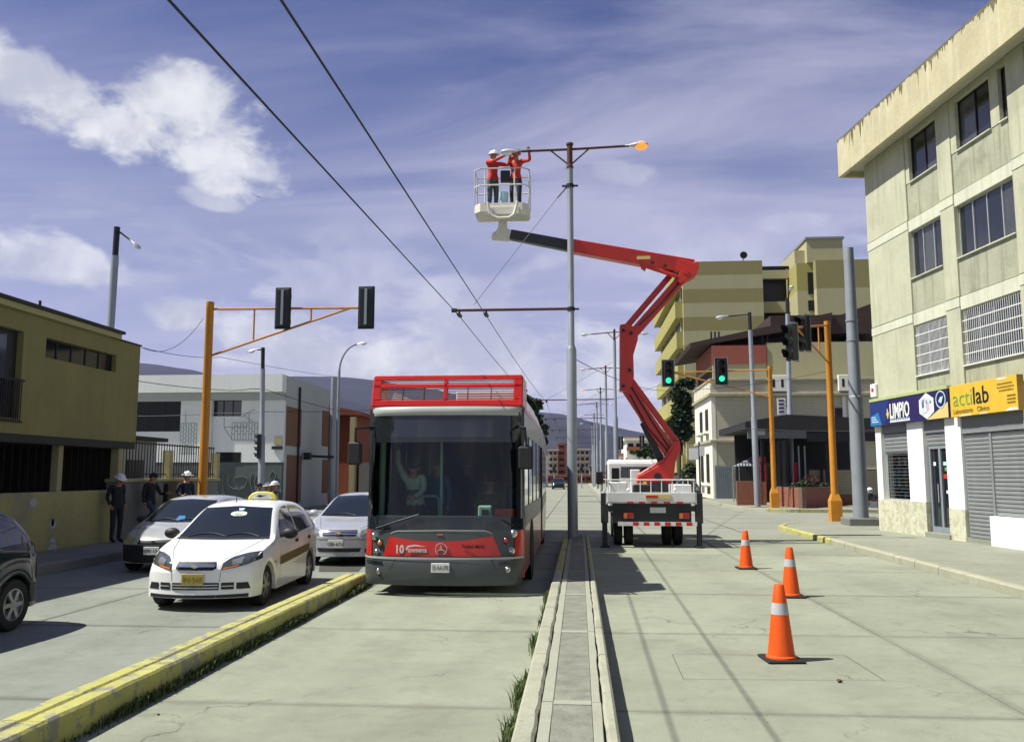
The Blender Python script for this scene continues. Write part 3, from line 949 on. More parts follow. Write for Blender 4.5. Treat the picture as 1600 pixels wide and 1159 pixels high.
# long eave with stained fascia
EV = 0.52
sbox('soffit', -.55, SEND, -EV + .02, 1.2, 11.80, 11.86, 'soffit')
sbox('eave', -.62, SEND, -EV - .06, -EV + .08, 11.62, 12.88, 'eave', bevel=.015)
sbox('eave_end', -.62, -.50, -EV + .081, 11.0, 11.62, 12.86, 'eave')
mp = MB()
x = -.63
while x < SEND:
    w = rnd.uniform(.03, .14)
    h = (rnd.uniform(.02, .10) + (rnd.random() ** 4) * .35) * (1.1 + 1.3 * mnoise.noise(Vector((x * .7, 0, 0))))
    mp.prism([(x, 12.884), (x, 12.88 - h * .5), (x + w * .5, 12.87 - h), (x + w, 12.88 - h * .45), (x + w, 12.884)], -EV - .064, -EV - .059, 'Y')
    x += w
mp.build('mould_stain', 'eave_mould', shop)
sbox('roof', -.5, SEND, -EV + .1, 12, 12.6, 12.80, 'roof_dark')

# ground floor
ground_piers = [(-.06, .30), (1.92, 2.80), (3.95, 4.70), (7.30, 8.0)]
for i, (a, b) in enumerate(ground_piers):
    top = 3.93
    sbox('pier', a, b, -.03, .32, 1.09 if i < 2 else .96, top, 'shop_white')
    sbox('pier_base', a - .002, b + .002, -.045, .32, .10, (1.088 if i < 2 else .958), 'shop_cream')
sbox('plinth_step', 2.75, 4.0, -.10, .2, .10, .28, 'pavement', bevel=.01)
sbox('wall_base', .302, 1.918, -.04, .3, .10, 1.087, 'shop_cream')
sbox('lintel', .302, 1.918, .02, .3, 3.10, 3.93, 'grey_paint')
sbox('lintel', 2.802, 3.948, .02, .3, 3.00, 3.93, 'grey_paint')
sbox('lintel', 4.702, 7.298, .01, .3, 2.98, 3.93, 'grey_paint')
sbox('lintel_rail', 4.702, 7.298, -.03, .02, 2.90, 2.978, 'shutter')
slat_cache = {}
def shutter(name, s0, s1, z0, z1, y, pitch=.098):
    root = MB().box(s0 - .035, s0, y - .02, y + .08, z0, z1).box(s1, s1 + .035, y - .02, y + .08, z0, z1).build(name, 'shutter', shop)
    n = int((z1 - z0) / pitch)
    p = (z1 - z0) / n
    prof = [(0.0, .0), (-.028, .012), (-.036, p * .5), (-.028, p - .012), (0.0, p - .004), (.01, p - .004), (.01, 0)]
    m = MB().prism(prof, s0 + .001, s1 - .001, 'X')
    o = m.build('slat', 'shutter', root)
    o.location = (0, y, z0)
    for k in range(1, n):
        piece('slat', o.data, root, (0, y, z0 + k * p))
    return root
shutter('roller_shutter', .34, 1.88, 2.53, 3.09, .10, .11)
shutter('roller_shutter', 2.84, 3.91, 2.65, 2.99, .10, .11)
shutter('roller_shutter', 4.76, 5.86, .26, 2.89, .06)
shutter('roller_shutter', 5.95, 7.26, .86, 2.89, .06)
sbox('mullion', 5.862, 5.948, .0, .1, .26, 2.89, 'shutter')
sbox('low_wall', 5.90, 7.75, -.14, .05, .10, .855, 'shop_white', bevel=.015)
sbox('threshold', 4.70, 5.9, -.06, .2, .10, .255, 'pavement')
# shop window with goods behind it
sw = MB().box(.31, 1.91, .12, .17, 1.09, 1.14).box(.31, .35, .12, .17, 1.14, 2.52).box(1.87, 1.91, .12, .17, 1.14, 2.52).box(.31, 1.91, .12, .17, 2.48, 2.525).build('shop_window', 'alu', shop)
MB().add([(.35, .14, 1.14), (1.87, .14, 1.14), (1.87, .145, 2.48), (.35, .145, 2.48)], [(0, 1, 2, 3)]).build('pane', 'shop_glass', sw, fix=False)
gm = MB()
for k in range(1, 14):
    z = 1.14 + k * .1
    gm.box(.35, 1.87, .10, .106, z - .004, z + .004)
gm.build('grille', 'shutter', sw)
sbox('display_recess', .33, 1.89, .318, .319, 1.1, 2.5, 'grey_paint')
for k in range(16):
    s0 = .45 + (k % 4) * .36 + rnd.uniform(-.06, .06)
    z0 = 1.16 + (k // 4) * .32
    sbox('packet', s0, s0 + rnd.uniform(.1, .2), .2, .30, z0, z0 + rnd.uniform(.14, .26), rnd.choice(['pale_blue', 'shop_white', 'pale_pink', 'gold', 'sign_cyan', 'shop_white', 'taxi_yellow']), sw)
# glazed door
dr = MB().box(2.86, 2.93, .08, .16, .28, 2.64).box(3.86, 3.93, .08, .16, .28, 2.64).box(2.93, 3.86, .08, .16, 2.56, 2.64).box(3.36, 3.46, .079, .161, .28, 2.56).box(2.93, 3.86, .078, .162, .28, .44).build('door', 'gate_grey', shop)
for (a, b) in ((2.93, 3.36), (3.46, 3.86)):
    MB().add([(a, .12, .44), (b, .12, .44), (b, .122, 2.56), (a, .122, 2.56)], [(0, 1, 2, 3)]).build('pane', 'win_glass', dr, fix=False)
MB().tube([(3.33, .04, 1.1), (3.33, .04, 1.6)], .014, 8).build('handle', 'alu', dr)
for (a, z, w, h, mm) in ((3.02, 2.1, .12, .1, 'shop_white'), (3.52, 2.1, .16, .1, 'pale_blue'), (3.5, 1.75, .22, .12, 'red_mark'), (3.6, 1.35, .14, .08, 'shop_white'), (3.58, 1.95, .2, .1, 'ink_green')):
    MB().box(a, a + w, .114, .118, z, z + h).build('sticker', mm, dr)
# sign, blue
def px_s(x, y, off):
    return FS(1340 + x * .1625, 570 + y * .1625, off)
O1 = .17
sg = thing('shop_sign', 'long blue shop sign with white lettering above the shop window and door', 'sign', SB, math.atan2(T0.y, T0.x))
sl = px_s(120, 450, O1)[0]
sr = px_s(872, 400, O1)[0]
zt, zb = 4.10, 3.34
MB().box(sl, sr, -O1, -.05, zb, zt).build('board', 'sign_navy', sg, bevel=.006)
MB().box(sl, sr, -O1 - .02, -.05, zt + .002, zt + .095).build('top_edge', 'sign_edge', sg, bevel=.006)
MB().add([(sl + .01, -O1 - .003, zb + .01), (sl + .95, -O1 - .003, zb + .01), (sl + 1.25, -O1 - .003, zt - .01), (sl + .01, -O1 - .003, zt - .01)], [(0, 1, 2, 3)]).build('panel', 'sign_blue', sg, fix=False)
MB().add([(sl + .02, -O1 - .005, zb + .02), (sl + .75, -O1 - .005, zb + .02), (sl + .55, -O1 - .005, zb + .42), (sl + .02, -O1 - .005, zb + .30)], [(0, 1, 2, 3)]).build('panel', 'sign_cyan', sg, fix=False)
tri = MB().add([(sr - 1.1, -O1 - .004, zb + .01), (sr - .01, -O1 - .004, zb + .01), (sr - .01, -O1 - .004, zb + .42)], [(0, 1, 2)])
tri.build('panel', 'gold', sg, fix=False)
HX = (R(90), 0, 0)
l0, l1 = px_s(308, 430, O1)[0], px_s(500, 420, O1)[0]
t = text('lettering', 'LIMPIO', .62, 'shop_white', sg, (l0, -O1 - .008, 3.52), HX, bold=.012)
t.scale = ((l1 - l0) / max(v_.co.x for v_ in t.data.vertices), 1, 1)
MB().box(l0, l1, -O1 - .008, -O1 - .002, 3.40, 3.44).build('underline', 'shop_white', sg)
lt = MB()
for k in range(9):
    lt.box(l0 + k * (l1 - l0) / 9 + .02, l0 + (k + 1) * (l1 - l0) / 9 - .02, -O1 - .007, -O1 - .002, 3.455, 3.49)
lt.build('small_lettering', 'pale_blue', sg)
for k, (z, w) in enumerate(((3.60, .28), (3.53, .34), (3.46, .46))):
    MB().box(sl + .1, sl + .1 + w, -O1 - .009, -O1 - .006, z, z + .022).build('small_lettering', 'shop_white', sg)
hx = (px_s(585, 420, O1)[0] + px_s(748, 410, O1)[0]) / 2
hexp = [(hx + .44 * math.sin(R(60 * k)), 3.73 + .36 * math.cos(R(60 * k))) for k in range(6)]
MB().prism(hexp, -O1 - .010, -O1 - .004, 'Y').build('hexagon', 'shop_white', sg)
for k in range(26):
    a, rr_ = rnd.uniform(0, 6.28), rnd.uniform(0, .27)
    x, z = hx + rr_ * 1.15 * math.cos(a), 3.73 + rr_ * math.sin(a)
    s_ = rnd.uniform(.03, .07)
    MB().box(x - s_, x + s_, -O1 - .013 - k * .0004, -O1 - .011, z - s_ * 1.2, z + s_ * 1.2).build('product_print', rnd.choice(['pale_blue', 'pale_pink', 'sign_cyan', 'pale_blue', 'gate_grey', 'shop_white']), sg)
cx = px_s(802, 360, O1)[0]
ring = MB()
for k in range(24):
    a, b = R(15 * k), R(15 * k + 15)
    ring.add([(cx + r_ * math.cos(t_) * 1.05, -O1 - .012, 3.85 + r_ * math.sin(t_)) for r_, t_ in ((.2, a), (.235, a), (.235, b), (.2, b))], [(0, 1, 2, 3)])
ring.add([(cx - .12, -O1 - .011, 3.80), (cx + .02, -O1 - .011, 3.74), (cx + .13, -O1 - .011, 3.93), (cx - .02, -O1 - .011, 3.91)], [(0, 1, 2, 3)])
ring.build('emblem', 'pale_blue', sg, fix=False)
bd = MB().lathe([(0.001, 0), (.075, 0), (.075, .006), (.001, .006)], (l0 - .12, -O1 - .012, 3.66), 'Y', 14)
bd.box(l0 - .15, l0 - .09, -O1 - .013, -O1 - .005, 3.53, 3.82)
bd.build('emblem', 'gold', sg)
# sign, yellow
O2 = .20
yg = thing('shop_sign', 'peeling yellow shop sign with green and black lettering above the grey shutter', 'sign', SB, math.atan2(T0.y, T0.x))
yl, yr = px_s(890, 360, O2)[0], px_s(1540, 300, O2)[0]
MB().box(yl, yr, -O2, -.05, 3.33, 4.14).build('board', 'sign_yellow', yg, bevel=.006)
MB().box(yr + .001, yr + .012, -O2 - .002, -.05, 3.33, 4.14).build('edge', 'ink_brown', yg)
a0, a1, a2 = px_s(915, 330, O2)[0], px_s(1100, 320, O2)[0], px_s(1262, 300, O2)[0]
t = text('lettering', 'acti', .60, 'ink_green', yg, (a0, -O2 - .008, 3.60), HX, bold=-.006)
t.scale = ((a1 - a0) / max(v_.co.x for v_ in t.data.vertices), 1, 1)
t = text('lettering', 'lab', .60, 'ink_black', yg, (a1 + .03, -O2 - .008, 3.60), HX, bold=.004)
t.scale = ((a2 - a1 - .03) / max(v_.co.x for v_ in t.data.vertices), 1, 1)
t = text('small_lettering', 'Laboratorio   Clínico', .17, 'ink_brown', yg, (a0, -O2 - .008, 3.41), HX)
t.scale = ((a2 - a0) / max(v_.co.x for v_ in t.data.vertices), 1, 1)
for k, (s_, z, w) in enumerate(((1345, 3.98, 150), (1345, 3.90, 165), (1360, 3.82, 145), (1435, 3.68, 85), (1435, 3.60, 85), (1435, 3.52, 80))):
    p0, p1 = px_s(s_, 250, O2)[0], px_s(s_ + w, 250, O2)[0]
    bb = MB()
    n = 12
    for q in range(n):
        bb.box(p0 + (p1 - p0) * q / n, p0 + (p1 - p0) * (q + .72) / n, -O2 - .006, -O2 - .001, z - .02, z + rnd.uniform(.012, .026))
    bb.build('small_lettering', 'ink_brown', yg)
for (s_, z, w, h) in ((1330, 4.08, 110, .05), (1400, 3.335, 135, .075), (960, 3.335, 120, .035), (1150, 3.335, 90, .03)):
    p0, p1 = px_s(s_, 200, O2)[0], px_s(s_ + w, 200, O2)[0]
    pts = [(p0, z)] + [(p0 + (p1 - p0) * q / 7, z + h * rnd.uniform(.4, 1)) for q in range(1, 7)] + [(p1, z)]
    MB().prism(pts, -O2 - .004, -O2 - .001, 'Y').build('peeled_patch', 'plate_white', yg)
# little white alarm box on the wall
ab = thing('alarm_box', 'small white box high on the beige wall beside the blue sign', 'box', SB, math.atan2(T0.y, T0.x))
s0, z0 = FS(1367, 610)
MB().box(s0 - .12, s0 + .22, -.10, -.002, z0 - .22, z0 + .20).build('case', 'white_paint', ab, bevel=.02)
MB().box(s0 - .02, s0 + .13, -.108, -.1005, z0 - .05, z0 + .06).build('label_plate', 'red_mark', ab)

# ------------------------------------------------------------------ olive house on the left
XL = -11.7
lh = thing('olive_house', 'olive yellow plastered upper storey over a dark open porch on the left', 'house', (XL, 14, 0))
def lbox(name, x0, x1, y0, y1, z0, z1, mat, parent=lh, bevel=0.0):
    return MB().box(x0, x1, y0, y1, z0, z1).build(name, mat, parent, bevel=bevel, world=True)
YR1 = 22.1
ya, yb = PX(72, 540, XL).y, PX(182, 560, XL).y
zs0, zs1 = 4.42, 4.86
yd0, yd1 = PX(-60, 590, XL).y, PX(33, 590, XL).y
zd0, zd1 = 3.02, 4.86
# wall built round the two openings
for (y0, y1, z0, z1) in ((5.0, yd0, 2.70, 5.26), (yd0, yd1, 2.70, zd0), (yd0, yd1, zd1, 5.26), (yd1, ya, 2.70, 5.26), (ya, yb, 2.70, zs0), (ya, yb, zs1, 5.26), (yb, YR1, 2.70, 5.26)):
    lbox('wall', XL - .22, XL, y0, y1, z0, z1, 'olive_wall')
lbox('wall', -19, XL - .221, YR1 - .2, YR1, 2.70, 5.26, 'olive_wall')
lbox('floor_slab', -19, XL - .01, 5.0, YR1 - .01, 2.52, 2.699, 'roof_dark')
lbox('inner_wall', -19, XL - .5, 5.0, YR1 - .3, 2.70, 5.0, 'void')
w = MB().box(XL - .16, XL - .12, ya, yb, zs0, zs0 + .03).box(XL - .16, XL - .12, ya, yb, zs1 - .03, zs1)
for q in range(6):
    yy = ya + (yb - ya - .03) * q / 5
    w.box(XL - .161, XL - .119, yy, yy + .03, zs0 + .03, zs1 - .03)
wn_ = w.build('window', 'steel_dark', lh, world=True)
for q in range(5):
    y0 = ya + (yb - ya - .03) * q / 5 + .03
    y1 = ya + (yb - ya - .03) * (q + 1) / 5
    MB().add([(XL - .14, y0, zs0 + .03), (XL - .14, y1, zs0 + .03), (XL - .14, y1, zs1 - .03), (XL - .14, y0, zs1 - .03)], [(0, 1, 2, 3)]).build('pane', 'win_glass', wn_, fix=False, world=True)
bd_ = lbox('balcony_door', XL - .18, XL - .14, yd0, yd1, zd0, zd1, 'steel_dark')
MB().add([(XL - .13, yd0 + .1, zd0 + .1), (XL - .13, yd1 - .35, zd0 + .1), (XL - .13, yd1 - .35, zd1 - .1), (XL - .13, yd0 + .1, zd1 - .1)], [(0, 1, 2, 3)]).build('pane', 'win_glass', bd_, fix=False, world=True)
rl = MB()
yy = yd0
while yy < yd1 + .05:
    rl.box(XL + .02, XL + .035, yy, yy + .012, zd0 - .05, 3.80)
    yy += .07
rl.box(XL + .015, XL + .04, yd0 - .05, yd1 + .08, 3.80, 3.84).box(XL + .015, XL + .04, yd0 - .05, yd1 + .08, zd0 - .09, zd0 - .05)
rl.build('balcony_rail', 'dark_iron', lh, world=True)
yre = PX(195, 520, -11.55).y
lbox('roof', -19.5, -11.52, 4.0, yre, 5.40, 5.47, 'roof_dark')
lbox('fascia', -19.4, -11.58, 4.0, yre - .06, 5.27, 5.399, 'olive_trim', bevel=.01)
lbox('parapet_cap', -19, XL + .03, yre - .4, YR1 + .03, 5.262, 5.30, 'roof_dark')
MB().tube([(XL - .4, PX(88, 490, XL).y, 5.5), (XL - .4, PX(88, 490, XL).y, 5.75)], .03, 8).build('vent_pipe', 'dark_iron', lh, world=True)
# porch: dark interior, post and grille colours stand in for deep shade
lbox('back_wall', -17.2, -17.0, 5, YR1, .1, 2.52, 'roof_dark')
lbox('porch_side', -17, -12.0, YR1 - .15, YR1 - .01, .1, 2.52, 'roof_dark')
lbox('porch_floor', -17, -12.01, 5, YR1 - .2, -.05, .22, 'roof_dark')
for yy in (PX(97, 735, -11.85).y, 11.0):
    lbox('post', -12.07, -11.90, yy - .09, yy + .09, 1.4, 2.52, 'coping')
lbox('porch_door', -16.99, -16.9, 16.5, 17.5, .22, 2.2, 'steel_dark')
gl = MB()
for q in range(60):
    yy = 5.2 + q * .27
    if yy < YR1 - .3:
        gl.box(-12.06, -12.04, yy, yy + .02, 1.4, 2.52)
gl.build('porch_grille', 'void', lh, world=True)  # bars coloured black to deepen the porch shade
# boundary wall
bw = thing('boundary_wall', 'shaded low wall with faded yellow paint and white graffiti below the porch', 'wall', (-11.8, 13, 0.1))
lbox('wall', -12.0, -11.75, 2.0, 21.3, .1, 1.47, 'old_wall', bw, bevel=.02)
gm_ = MB()
for (cx, cy, rr_) in ((52, 785, 7), (82, 818, 7), (82, 845, 5), (82, 856, 9)):
    p = PX(cx, cy, -11.75)
    ww, hh = rr_ * p.y / FPX * 1.4, rr_ * p.y / FPX
    pts = [(p.y + ww * math.cos(R(30 * q)) * rnd.uniform(.8, 1.1), p.z + hh * math.sin(R(30 * q)) * rnd.uniform(.8, 1.2)) for q in range(12)]
    gm_.prism(pts, -11.749, -11.745, 'X')
gm_.build('painted_figure', 'white_wall_grey', bw, world=True)
p = PX(82, 816, -11.75)
MB().prism([(p.y + .06 * math.cos(R(45 * q)), p.z + .09 * math.sin(R(45 * q))) for q in range(8)], -11.744, -11.741, 'X').build('painted_spot', 'void', bw, world=True)
# second wall with railing
sw2 = thing('stone_wall', 'grey stone wall with pale coping and iron railing behind the waiting men', 'wall', (-11.8, 24, 0.1))
lbox('wall', -12.0, -11.75, 21.31, 27.6, .1, 1.66, 'stone_wall', sw2)
lbox('coping', -12.06, -11.69, 21.31, 27.65, 1.661, 1.75, 'coping', sw2, bevel=.015)
rl = MB()
yy = 21.5
while yy < 27.5:
    rl.box(-11.885, -11.865, yy, yy + .02, 1.75, 2.75)
    yy += .16
rl.box(-11.89, -11.86, 21.45, 27.5, 2.68, 2.72).box(-11.89, -11.86, 21.45, 27.5, 1.85, 1.88)
rl.build('railing', 'dark_iron', sw2, world=True)
for yy in (21.42, 24.2, 27.5):
    lbox('gate_post', -11.98, -11.77, yy, yy + .22, 1.751, 2.55, 'coping', sw2)
lbox('wall', -20, -12.01, 27.35, 27.6, .1, 1.66, 'stone_wall', sw2)
lbox('meter_box', -11.749, -11.62, PX(258, 770, -11.7).y, PX(280, 770, -11.7).y, .9, 1.6, 'steel_dark', sw2)
hs = thing('low_house', 'low pale house behind the iron railing on the left', 'house', (-16, 26, 0))
lbox('wall', -20, -13.6, 22.3, 27.0, 0.1, 2.9, 'white_wall_grey', hs)
lbox('roof', -20.2, -13.3, 22.2, 27.2, 2.901, 3.02, 'roof_dark', hs)
hw = lbox('window', -13.599, -13.56, 23.3, 24.6, 1.3, 2.3, 'steel_dark', hs)
lbox('pane', -13.56, -13.555, 23.35, 24.55, 1.35, 2.25, 'win_glass', hw)
lbox('door', -13.599, -13.56, 25.2, 26.2, .15, 2.3, 'steel_dark', hs)
# ------------------------------------------------------------------ white building across the side street
def fyb(x0, y0, x1, y1, Y):
    a, b = PY(x0, y0, Y), PY(x1, y1, Y)
    return min(a.x, b.x), max(a.x, b.x), min(a.z, b.z), max(a.z, b.z)
YW = 41.0
XW = -14.3
wb = thing('white_building', 'long white two storey building with brown side panels and graffiti along its base', 'building', (XW, YW, 0))
def wbox(name, x0, x1, y0, y1, z0, z1, mat, parent=wb, bevel=0.0):
    return MB().box(x0, x1, y0, y1, z0, z1).build(name, mat, parent, bevel=bevel, world=True)
zg = PY(400, 722, YW).z
wA = fyb(200, 627, 281, 674, YW)
wB = fyb(333, 625, 377, 650, YW)
wC = fyb(337, 708, 376, 722, YW)
x_pil0, x_pil1 = PY(321, 640, YW).x, PY(333, 640, YW).x
XWL = -30.0
zc = PY(400, 625, YW).z      # underside of the fascia
zp = PY(400, 613, YW).z
# front wall in panels round the openings
def wall_rects(x0, x1, z0, z1, holes):
    xs = sorted({x0, x1} | {h[0] for h in holes} | {h[1] for h in holes})
    zs = sorted({z0, z1} | {h[2] for h in holes} | {h[3] for h in holes})
    for i in range(len(xs) - 1):
        for j in range(len(zs) - 1):
            cx, cz = (xs[i] + xs[i + 1]) / 2, (zs[j] + zs[j + 1]) / 2
            if x0 <= cx <= x1 and z0 <= cz <= z1 and not any(h[0] < cx < h[1] and h[2] < cz < h[3] for h in holes):
                yield xs[i], xs[i + 1], zs[j], zs[j + 1]
m = MB()
for (a, b, c_, d_) in wall_rects(XWL, XW, zg, zc, [wA, wB]):
    m.box(a, b, YW, YW + .25, c_, d_)
m.build('front_wall', 'white_wall', wb, world=True)
wbox('base_wall', XWL, XW - .02, YW + .02, YW + .3, -.05, zg - .002, 'graffiti_base')
wbox('parapet', XWL, XW + .002, YW - .35, YW + .25, zp, 6.70, 'white_wall')
wbox('fascia_grey_band', XWL, XW - .01, YW - .12, YW + .2, zc + .002, zp - .002, 'white_wall_grey')  # grey stripe along the wall below the white parapet
wbox('interior', XWL, XW - .4, YW + .8, 48, .1, 6.3, 'void')
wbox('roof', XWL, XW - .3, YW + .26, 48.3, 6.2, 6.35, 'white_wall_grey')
wbox('pilaster', x_pil0 + .01, x_pil1 - .01, YW - .25, YW - .002, zg + .05, zc, 'white_wall', bevel=.03)
for nm, hh in (('window', wA), ('window', wB)):
    fr = MB()
    n = 3 if nm and hh is wA else 3
    for q in range(n + 1):
        x = hh[0] + (hh[1] - hh[0] - .05) * q / n
        fr.box(x, x + .05, YW + .15, YW + .2, hh[2], hh[3])
    fr.box(hh[0], hh[1], YW + .149, YW + .201, hh[2], hh[2] + .05)
    wv = fr.build(nm, 'steel_dark', wb, world=True)
    for q in range(n):
        x0 = hh[0] + (hh[1] - hh[0] - .05) * q / n + .05
        x1 = hh[0] + (hh[1] - hh[0] - .05) * (q + 1) / n
        MB().add([(x0, YW + .17, hh[2] + .05), (x1, YW + .17, hh[2] + .05), (x1, YW + .172, hh[3]), (x0, YW + .172, hh[3])], [(0, 1, 2, 3)]).build('pane', 'win_dark' if hh is wA else 'win_glass', wv, fix=False, world=True)
wbox('base_opening', wC[0], wC[1], YW - .01, YW + .018, wC[2], wC[3] + .05, 'void')
# block pattern drawn on the wall
def lattice(name, x0, y0, x1, y1, nx, ny):
    a, b, c_, d_ = fyb(x0, y0, x1, y1, YW)
    m = MB()
    t = .022
    for j in range(ny + 1):
        z = c_ + (d_ - c_) * j / ny
        if j in (0, ny):
            m.box(a, b, YW - .006, YW - .001, z - t / 2, z + t / 2)
    for i in range(nx + 1):
        x = a + (b - a) * i / nx
        m.box(x - t / 2, x + t / 2, YW - .009, YW - .0065, c_, d_)
        for j in range(1, ny):
            if i < nx:
                z = c_ + (d_ - c_) * (j + (.5 if i % 2 else 0)) / ny
                if z < d_:
                    m.box(x, x + (b - a) / nx, YW - .012, YW - .0095, z - t / 2, z + t / 2)
    return m.build(name, 'line_ink', wb, world=True)
lattice('drawn_pattern', 283, 661, 306, 708, 6, 7)
lattice('drawn_pattern', 363, 660, 402, 687, 9, 3)
dl = MB()
for pts in (((350, 652), (350, 667), (388, 667)), ((290, 642), (290, 660)), ((363, 687), (350, 668)), ((378, 652), (390, 643), (398, 640)), ((389, 645), (389, 660)), ((397, 660), (380, 648))):
    for p, q in zip(pts, pts[1:]):
        dl.bar(PY(*p, YW - .015), PY(*q, YW - .015), .006, .02)
dl.build('drawn_line', 'line_ink', wb, world=True)
# graffiti strokes on the dark base
rg = random.Random(3)
def stroke(pts, r_):
    m = MB()
    P = [PY(x, y, YW + .012) for x, y in pts]
    sm = []
    for i in range(len(P) - 1):
        p0, p1, p2, p3 = P[max(i - 1, 0)], P[i], P[i + 1], P[min(i + 2, len(P) - 1)]
        for q in range(5):
            t = q / 5
            sm.append(.5 * ((2 * p1) + (p2 - p0) * t + (2 * p0 - 5 * p1 + 4 * p2 - p3) * t * t + (3 * p1 - p0 - 3 * p2 + p3) * t ** 3))
    sm.append(P[-1])
    for a, b in zip(sm, sm[1:]):
        if (b - a).length > 1e-4:
            m.bar(a, b, .012, r_, up=(0, 1, 0))
    m.build('graffiti', 'graffiti_ink', wb, world=True)
for pts, r_ in (([(327, 742), (329, 760), (326, 772), (333, 776)], .09), ([(342, 772), (338, 755), (343, 742), (350, 745), (348, 758), (352, 774)], .09), ([(358, 740), (357, 755), (366, 763), (380, 762), (386, 752), (384, 745), (368, 746), (366, 752)], .1),
                ([(394, 740), (391, 752), (395, 768)], .07), ([(402, 768), (398, 752), (404, 741), (411, 746)], .08), ([(421, 744), (426, 736), (431, 742), (428, 750)], .08), ([(420, 772), (424, 756), (434, 752), (439, 764), (436, 778)], .08),
                ([(346, 734), (352, 731), (356, 735)], .06), ([(360, 776), (374, 782), (390, 776)], .07), ([(404, 776), (412, 770), (418, 776)], .06)):
    stroke(pts, r_)
# side wall facing the road
zt_ = 7.0
YS1 = 48.6
side = []
def pxy(x, y):
    p = PX(x, y, XW)
    return p.y, p.z
bp = [(447, 637, 470, 697), (447, 711, 470, 785), (503, 642, 513, 697), (503, 718, 513, 770)]
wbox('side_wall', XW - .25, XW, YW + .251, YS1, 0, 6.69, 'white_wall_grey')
for (x0, y0, x1, y1) in bp:
    a, b = pxy(x0, (y0 + y1) / 2)[0], pxy(x1, (y0 + y1) / 2)[0]
    z1_, z0_ = pxy((x0 + x1) / 2, y0)[1], max(pxy((x0 + x1) / 2, y1)[1], .2)
    wbox('side_panel', XW + .001, XW + .03, max(a, YW + .3), b, z0_, z1_, 'brown_panel')
yy = pxy(464, 700)[0]
MB().tube([(XW + .08, yy, .2), (XW + .08, yy, 6.3)], .06, 8).build('drainpipe', 'dark_iron', wb, world=True)
sn = MB().box(*[f(PY(429, 681, YW).x, PY(441, 690, YW).x) for f in (min, max)], YW - .05, YW - .01, PY(430, 694, YW).z, PY(430, 682, YW).z).build('wall_sign', 'coping', wb, world=True)
wbox('wall_lamp', PY(426, 698, YW).x, PY(442, 698, YW).x, YW - .15, YW - .02, PY(430, 702, YW).z, PY(430, 697, YW).z, 'steel_dark')
# blue tarpaulin roof behind
bt = thing('blue_shelter', 'blue tarpaulin shelter on the rooftop behind the olive house', 'shelter', (-25, 47, 6.35))
pp = [PY(222, 583, 46), PY(277, 583, 46), PY(240, 571, 46)]
m = MB()
m.prism([(-29.5, 6.75), (pp[1].x, 6.75), (pp[2].x, 7.3), (-29.5, 7.2)], 45.5, 47.5, 'Y')
m.build('cover', 'blue_tarp', bt, world=True)
for x in (-29, pp[1].x - .3):
    MB().tube([(x, 45.7, 6.35), (x, 45.7, 6.8)], .04, 6).build('leg', 'dark_iron', bt, world=True)
# terracotta building further on
tb = thing('terracotta_building', 'rust red building with sloping tiled roof behind the white building', 'building', (-14, 56, 0))
ps = PX(517, 645, -13.2)
MB().box(-24, -13.2, 50, 66, -.05, 5.5).build('wall', 'terracotta', tb, world=True)
MB().prism([(-24.5, 5.6), (-12.7, 5.3), (-12.7, 5.5), (-19, 6.9), (-24.5, 5.9)], 49.6, 66.5, 'Y').build('roof', 'terracotta', tb, world=True)
MB().box(-13.3, -13.0, 49.5, 49.9, -.05, 5.2).build('pillar', 'coping', tb, world=True)
MB().box(-13.19, -13.1, 51, 64, -.05, 2.6).build('shopfront', 'win_dark', tb, world=True)

# ------------------------------------------------------------------ restaurant, beige house, olive block: right side beyond the crossing
YB = 64.0
bx = PY(1113, 700, YB).x
bh = thing('beige_house', 'old beige two storey house with white corner, cornices and grey metal gate', 'house', (bx, YB, 0))
def bbox(name, x0, x1, y0, y1, z0, z1, mat, parent=bh, bevel=0.0):
    return MB().box(x0, x1, y0, y1, z0, z1).build(name, mat, parent, bevel=bevel, world=True)
xr = PY(1372, 700, YB).x
z_led, z_cor, z_par = PY(1113, 689, YB).z, PY(1113, 617, YB).z, PY(1113, 593, YB).z
bbox('front_wall', bx + .05, xr, YB, YB + .3, 0, z_par - .1, 'beige_wall')
bbox('side_wall', bx, bx + .3, YB - .02, YB + 9, 0, z_par - .1, 'beige_white')
bbox('core', bx + .31, xr, YB + .31, YB + 9, 0, z_par - .3, 'beige_wall')
bbox('ledge', bx - .15, xr, YB - .25, YB + 9.1, z_led - .12, z_led + .10, 'cornice', bevel=.03)
bbox('cornice', bx - .22, xr, YB - .32, YB + 9.1, z_cor - .12, z_cor + .12, 'cornice', bevel=.03)
bbox('frieze', bx - .04, xr, YB - .08, YB + 9.0, z_cor + .121, z_cor + .75, 'beige_wall')
bbox('parapet_cap', bx - .12, xr, YB - .2, YB + 9.0, z_par - .12, z_par + .06, 'cornice', bevel=.02)
for k in range(11):
    x = bx + .2 + k * .35
    bbox('baluster', bx - .06, bx + .1, YB + .3 + k * .8, YB + .6 + k * .8, z_cor + .13, z_par - .13, 'beige_white')
for (px0, px1) in ((1200, 1228), (1308, 1332)):
    a, b = PY(px0, 600, YB).x, PY(px1, 600, YB).x
    bbox('parapet_block', a, b, YB - .35, YB - .05, z_cor + .2, z_par + .25, 'beige_white', bevel=.03)
    bbox('block_opening', a + .25, a + .42, YB - .36, YB - .34, z_cor + .5, z_par - .05, 'win_dark')
    bbox('block_opening', b - .42, b - .25, YB - .36, YB - .34, z_cor + .5, z_par - .05, 'win_dark')
gv = MB()
z = .6
while z < z_cor - .2:
    if abs(z - z_led) > .2:
        gv.box(bx + .35, xr, YB - .004, YB - .001, z, z + .02)
    z += .2
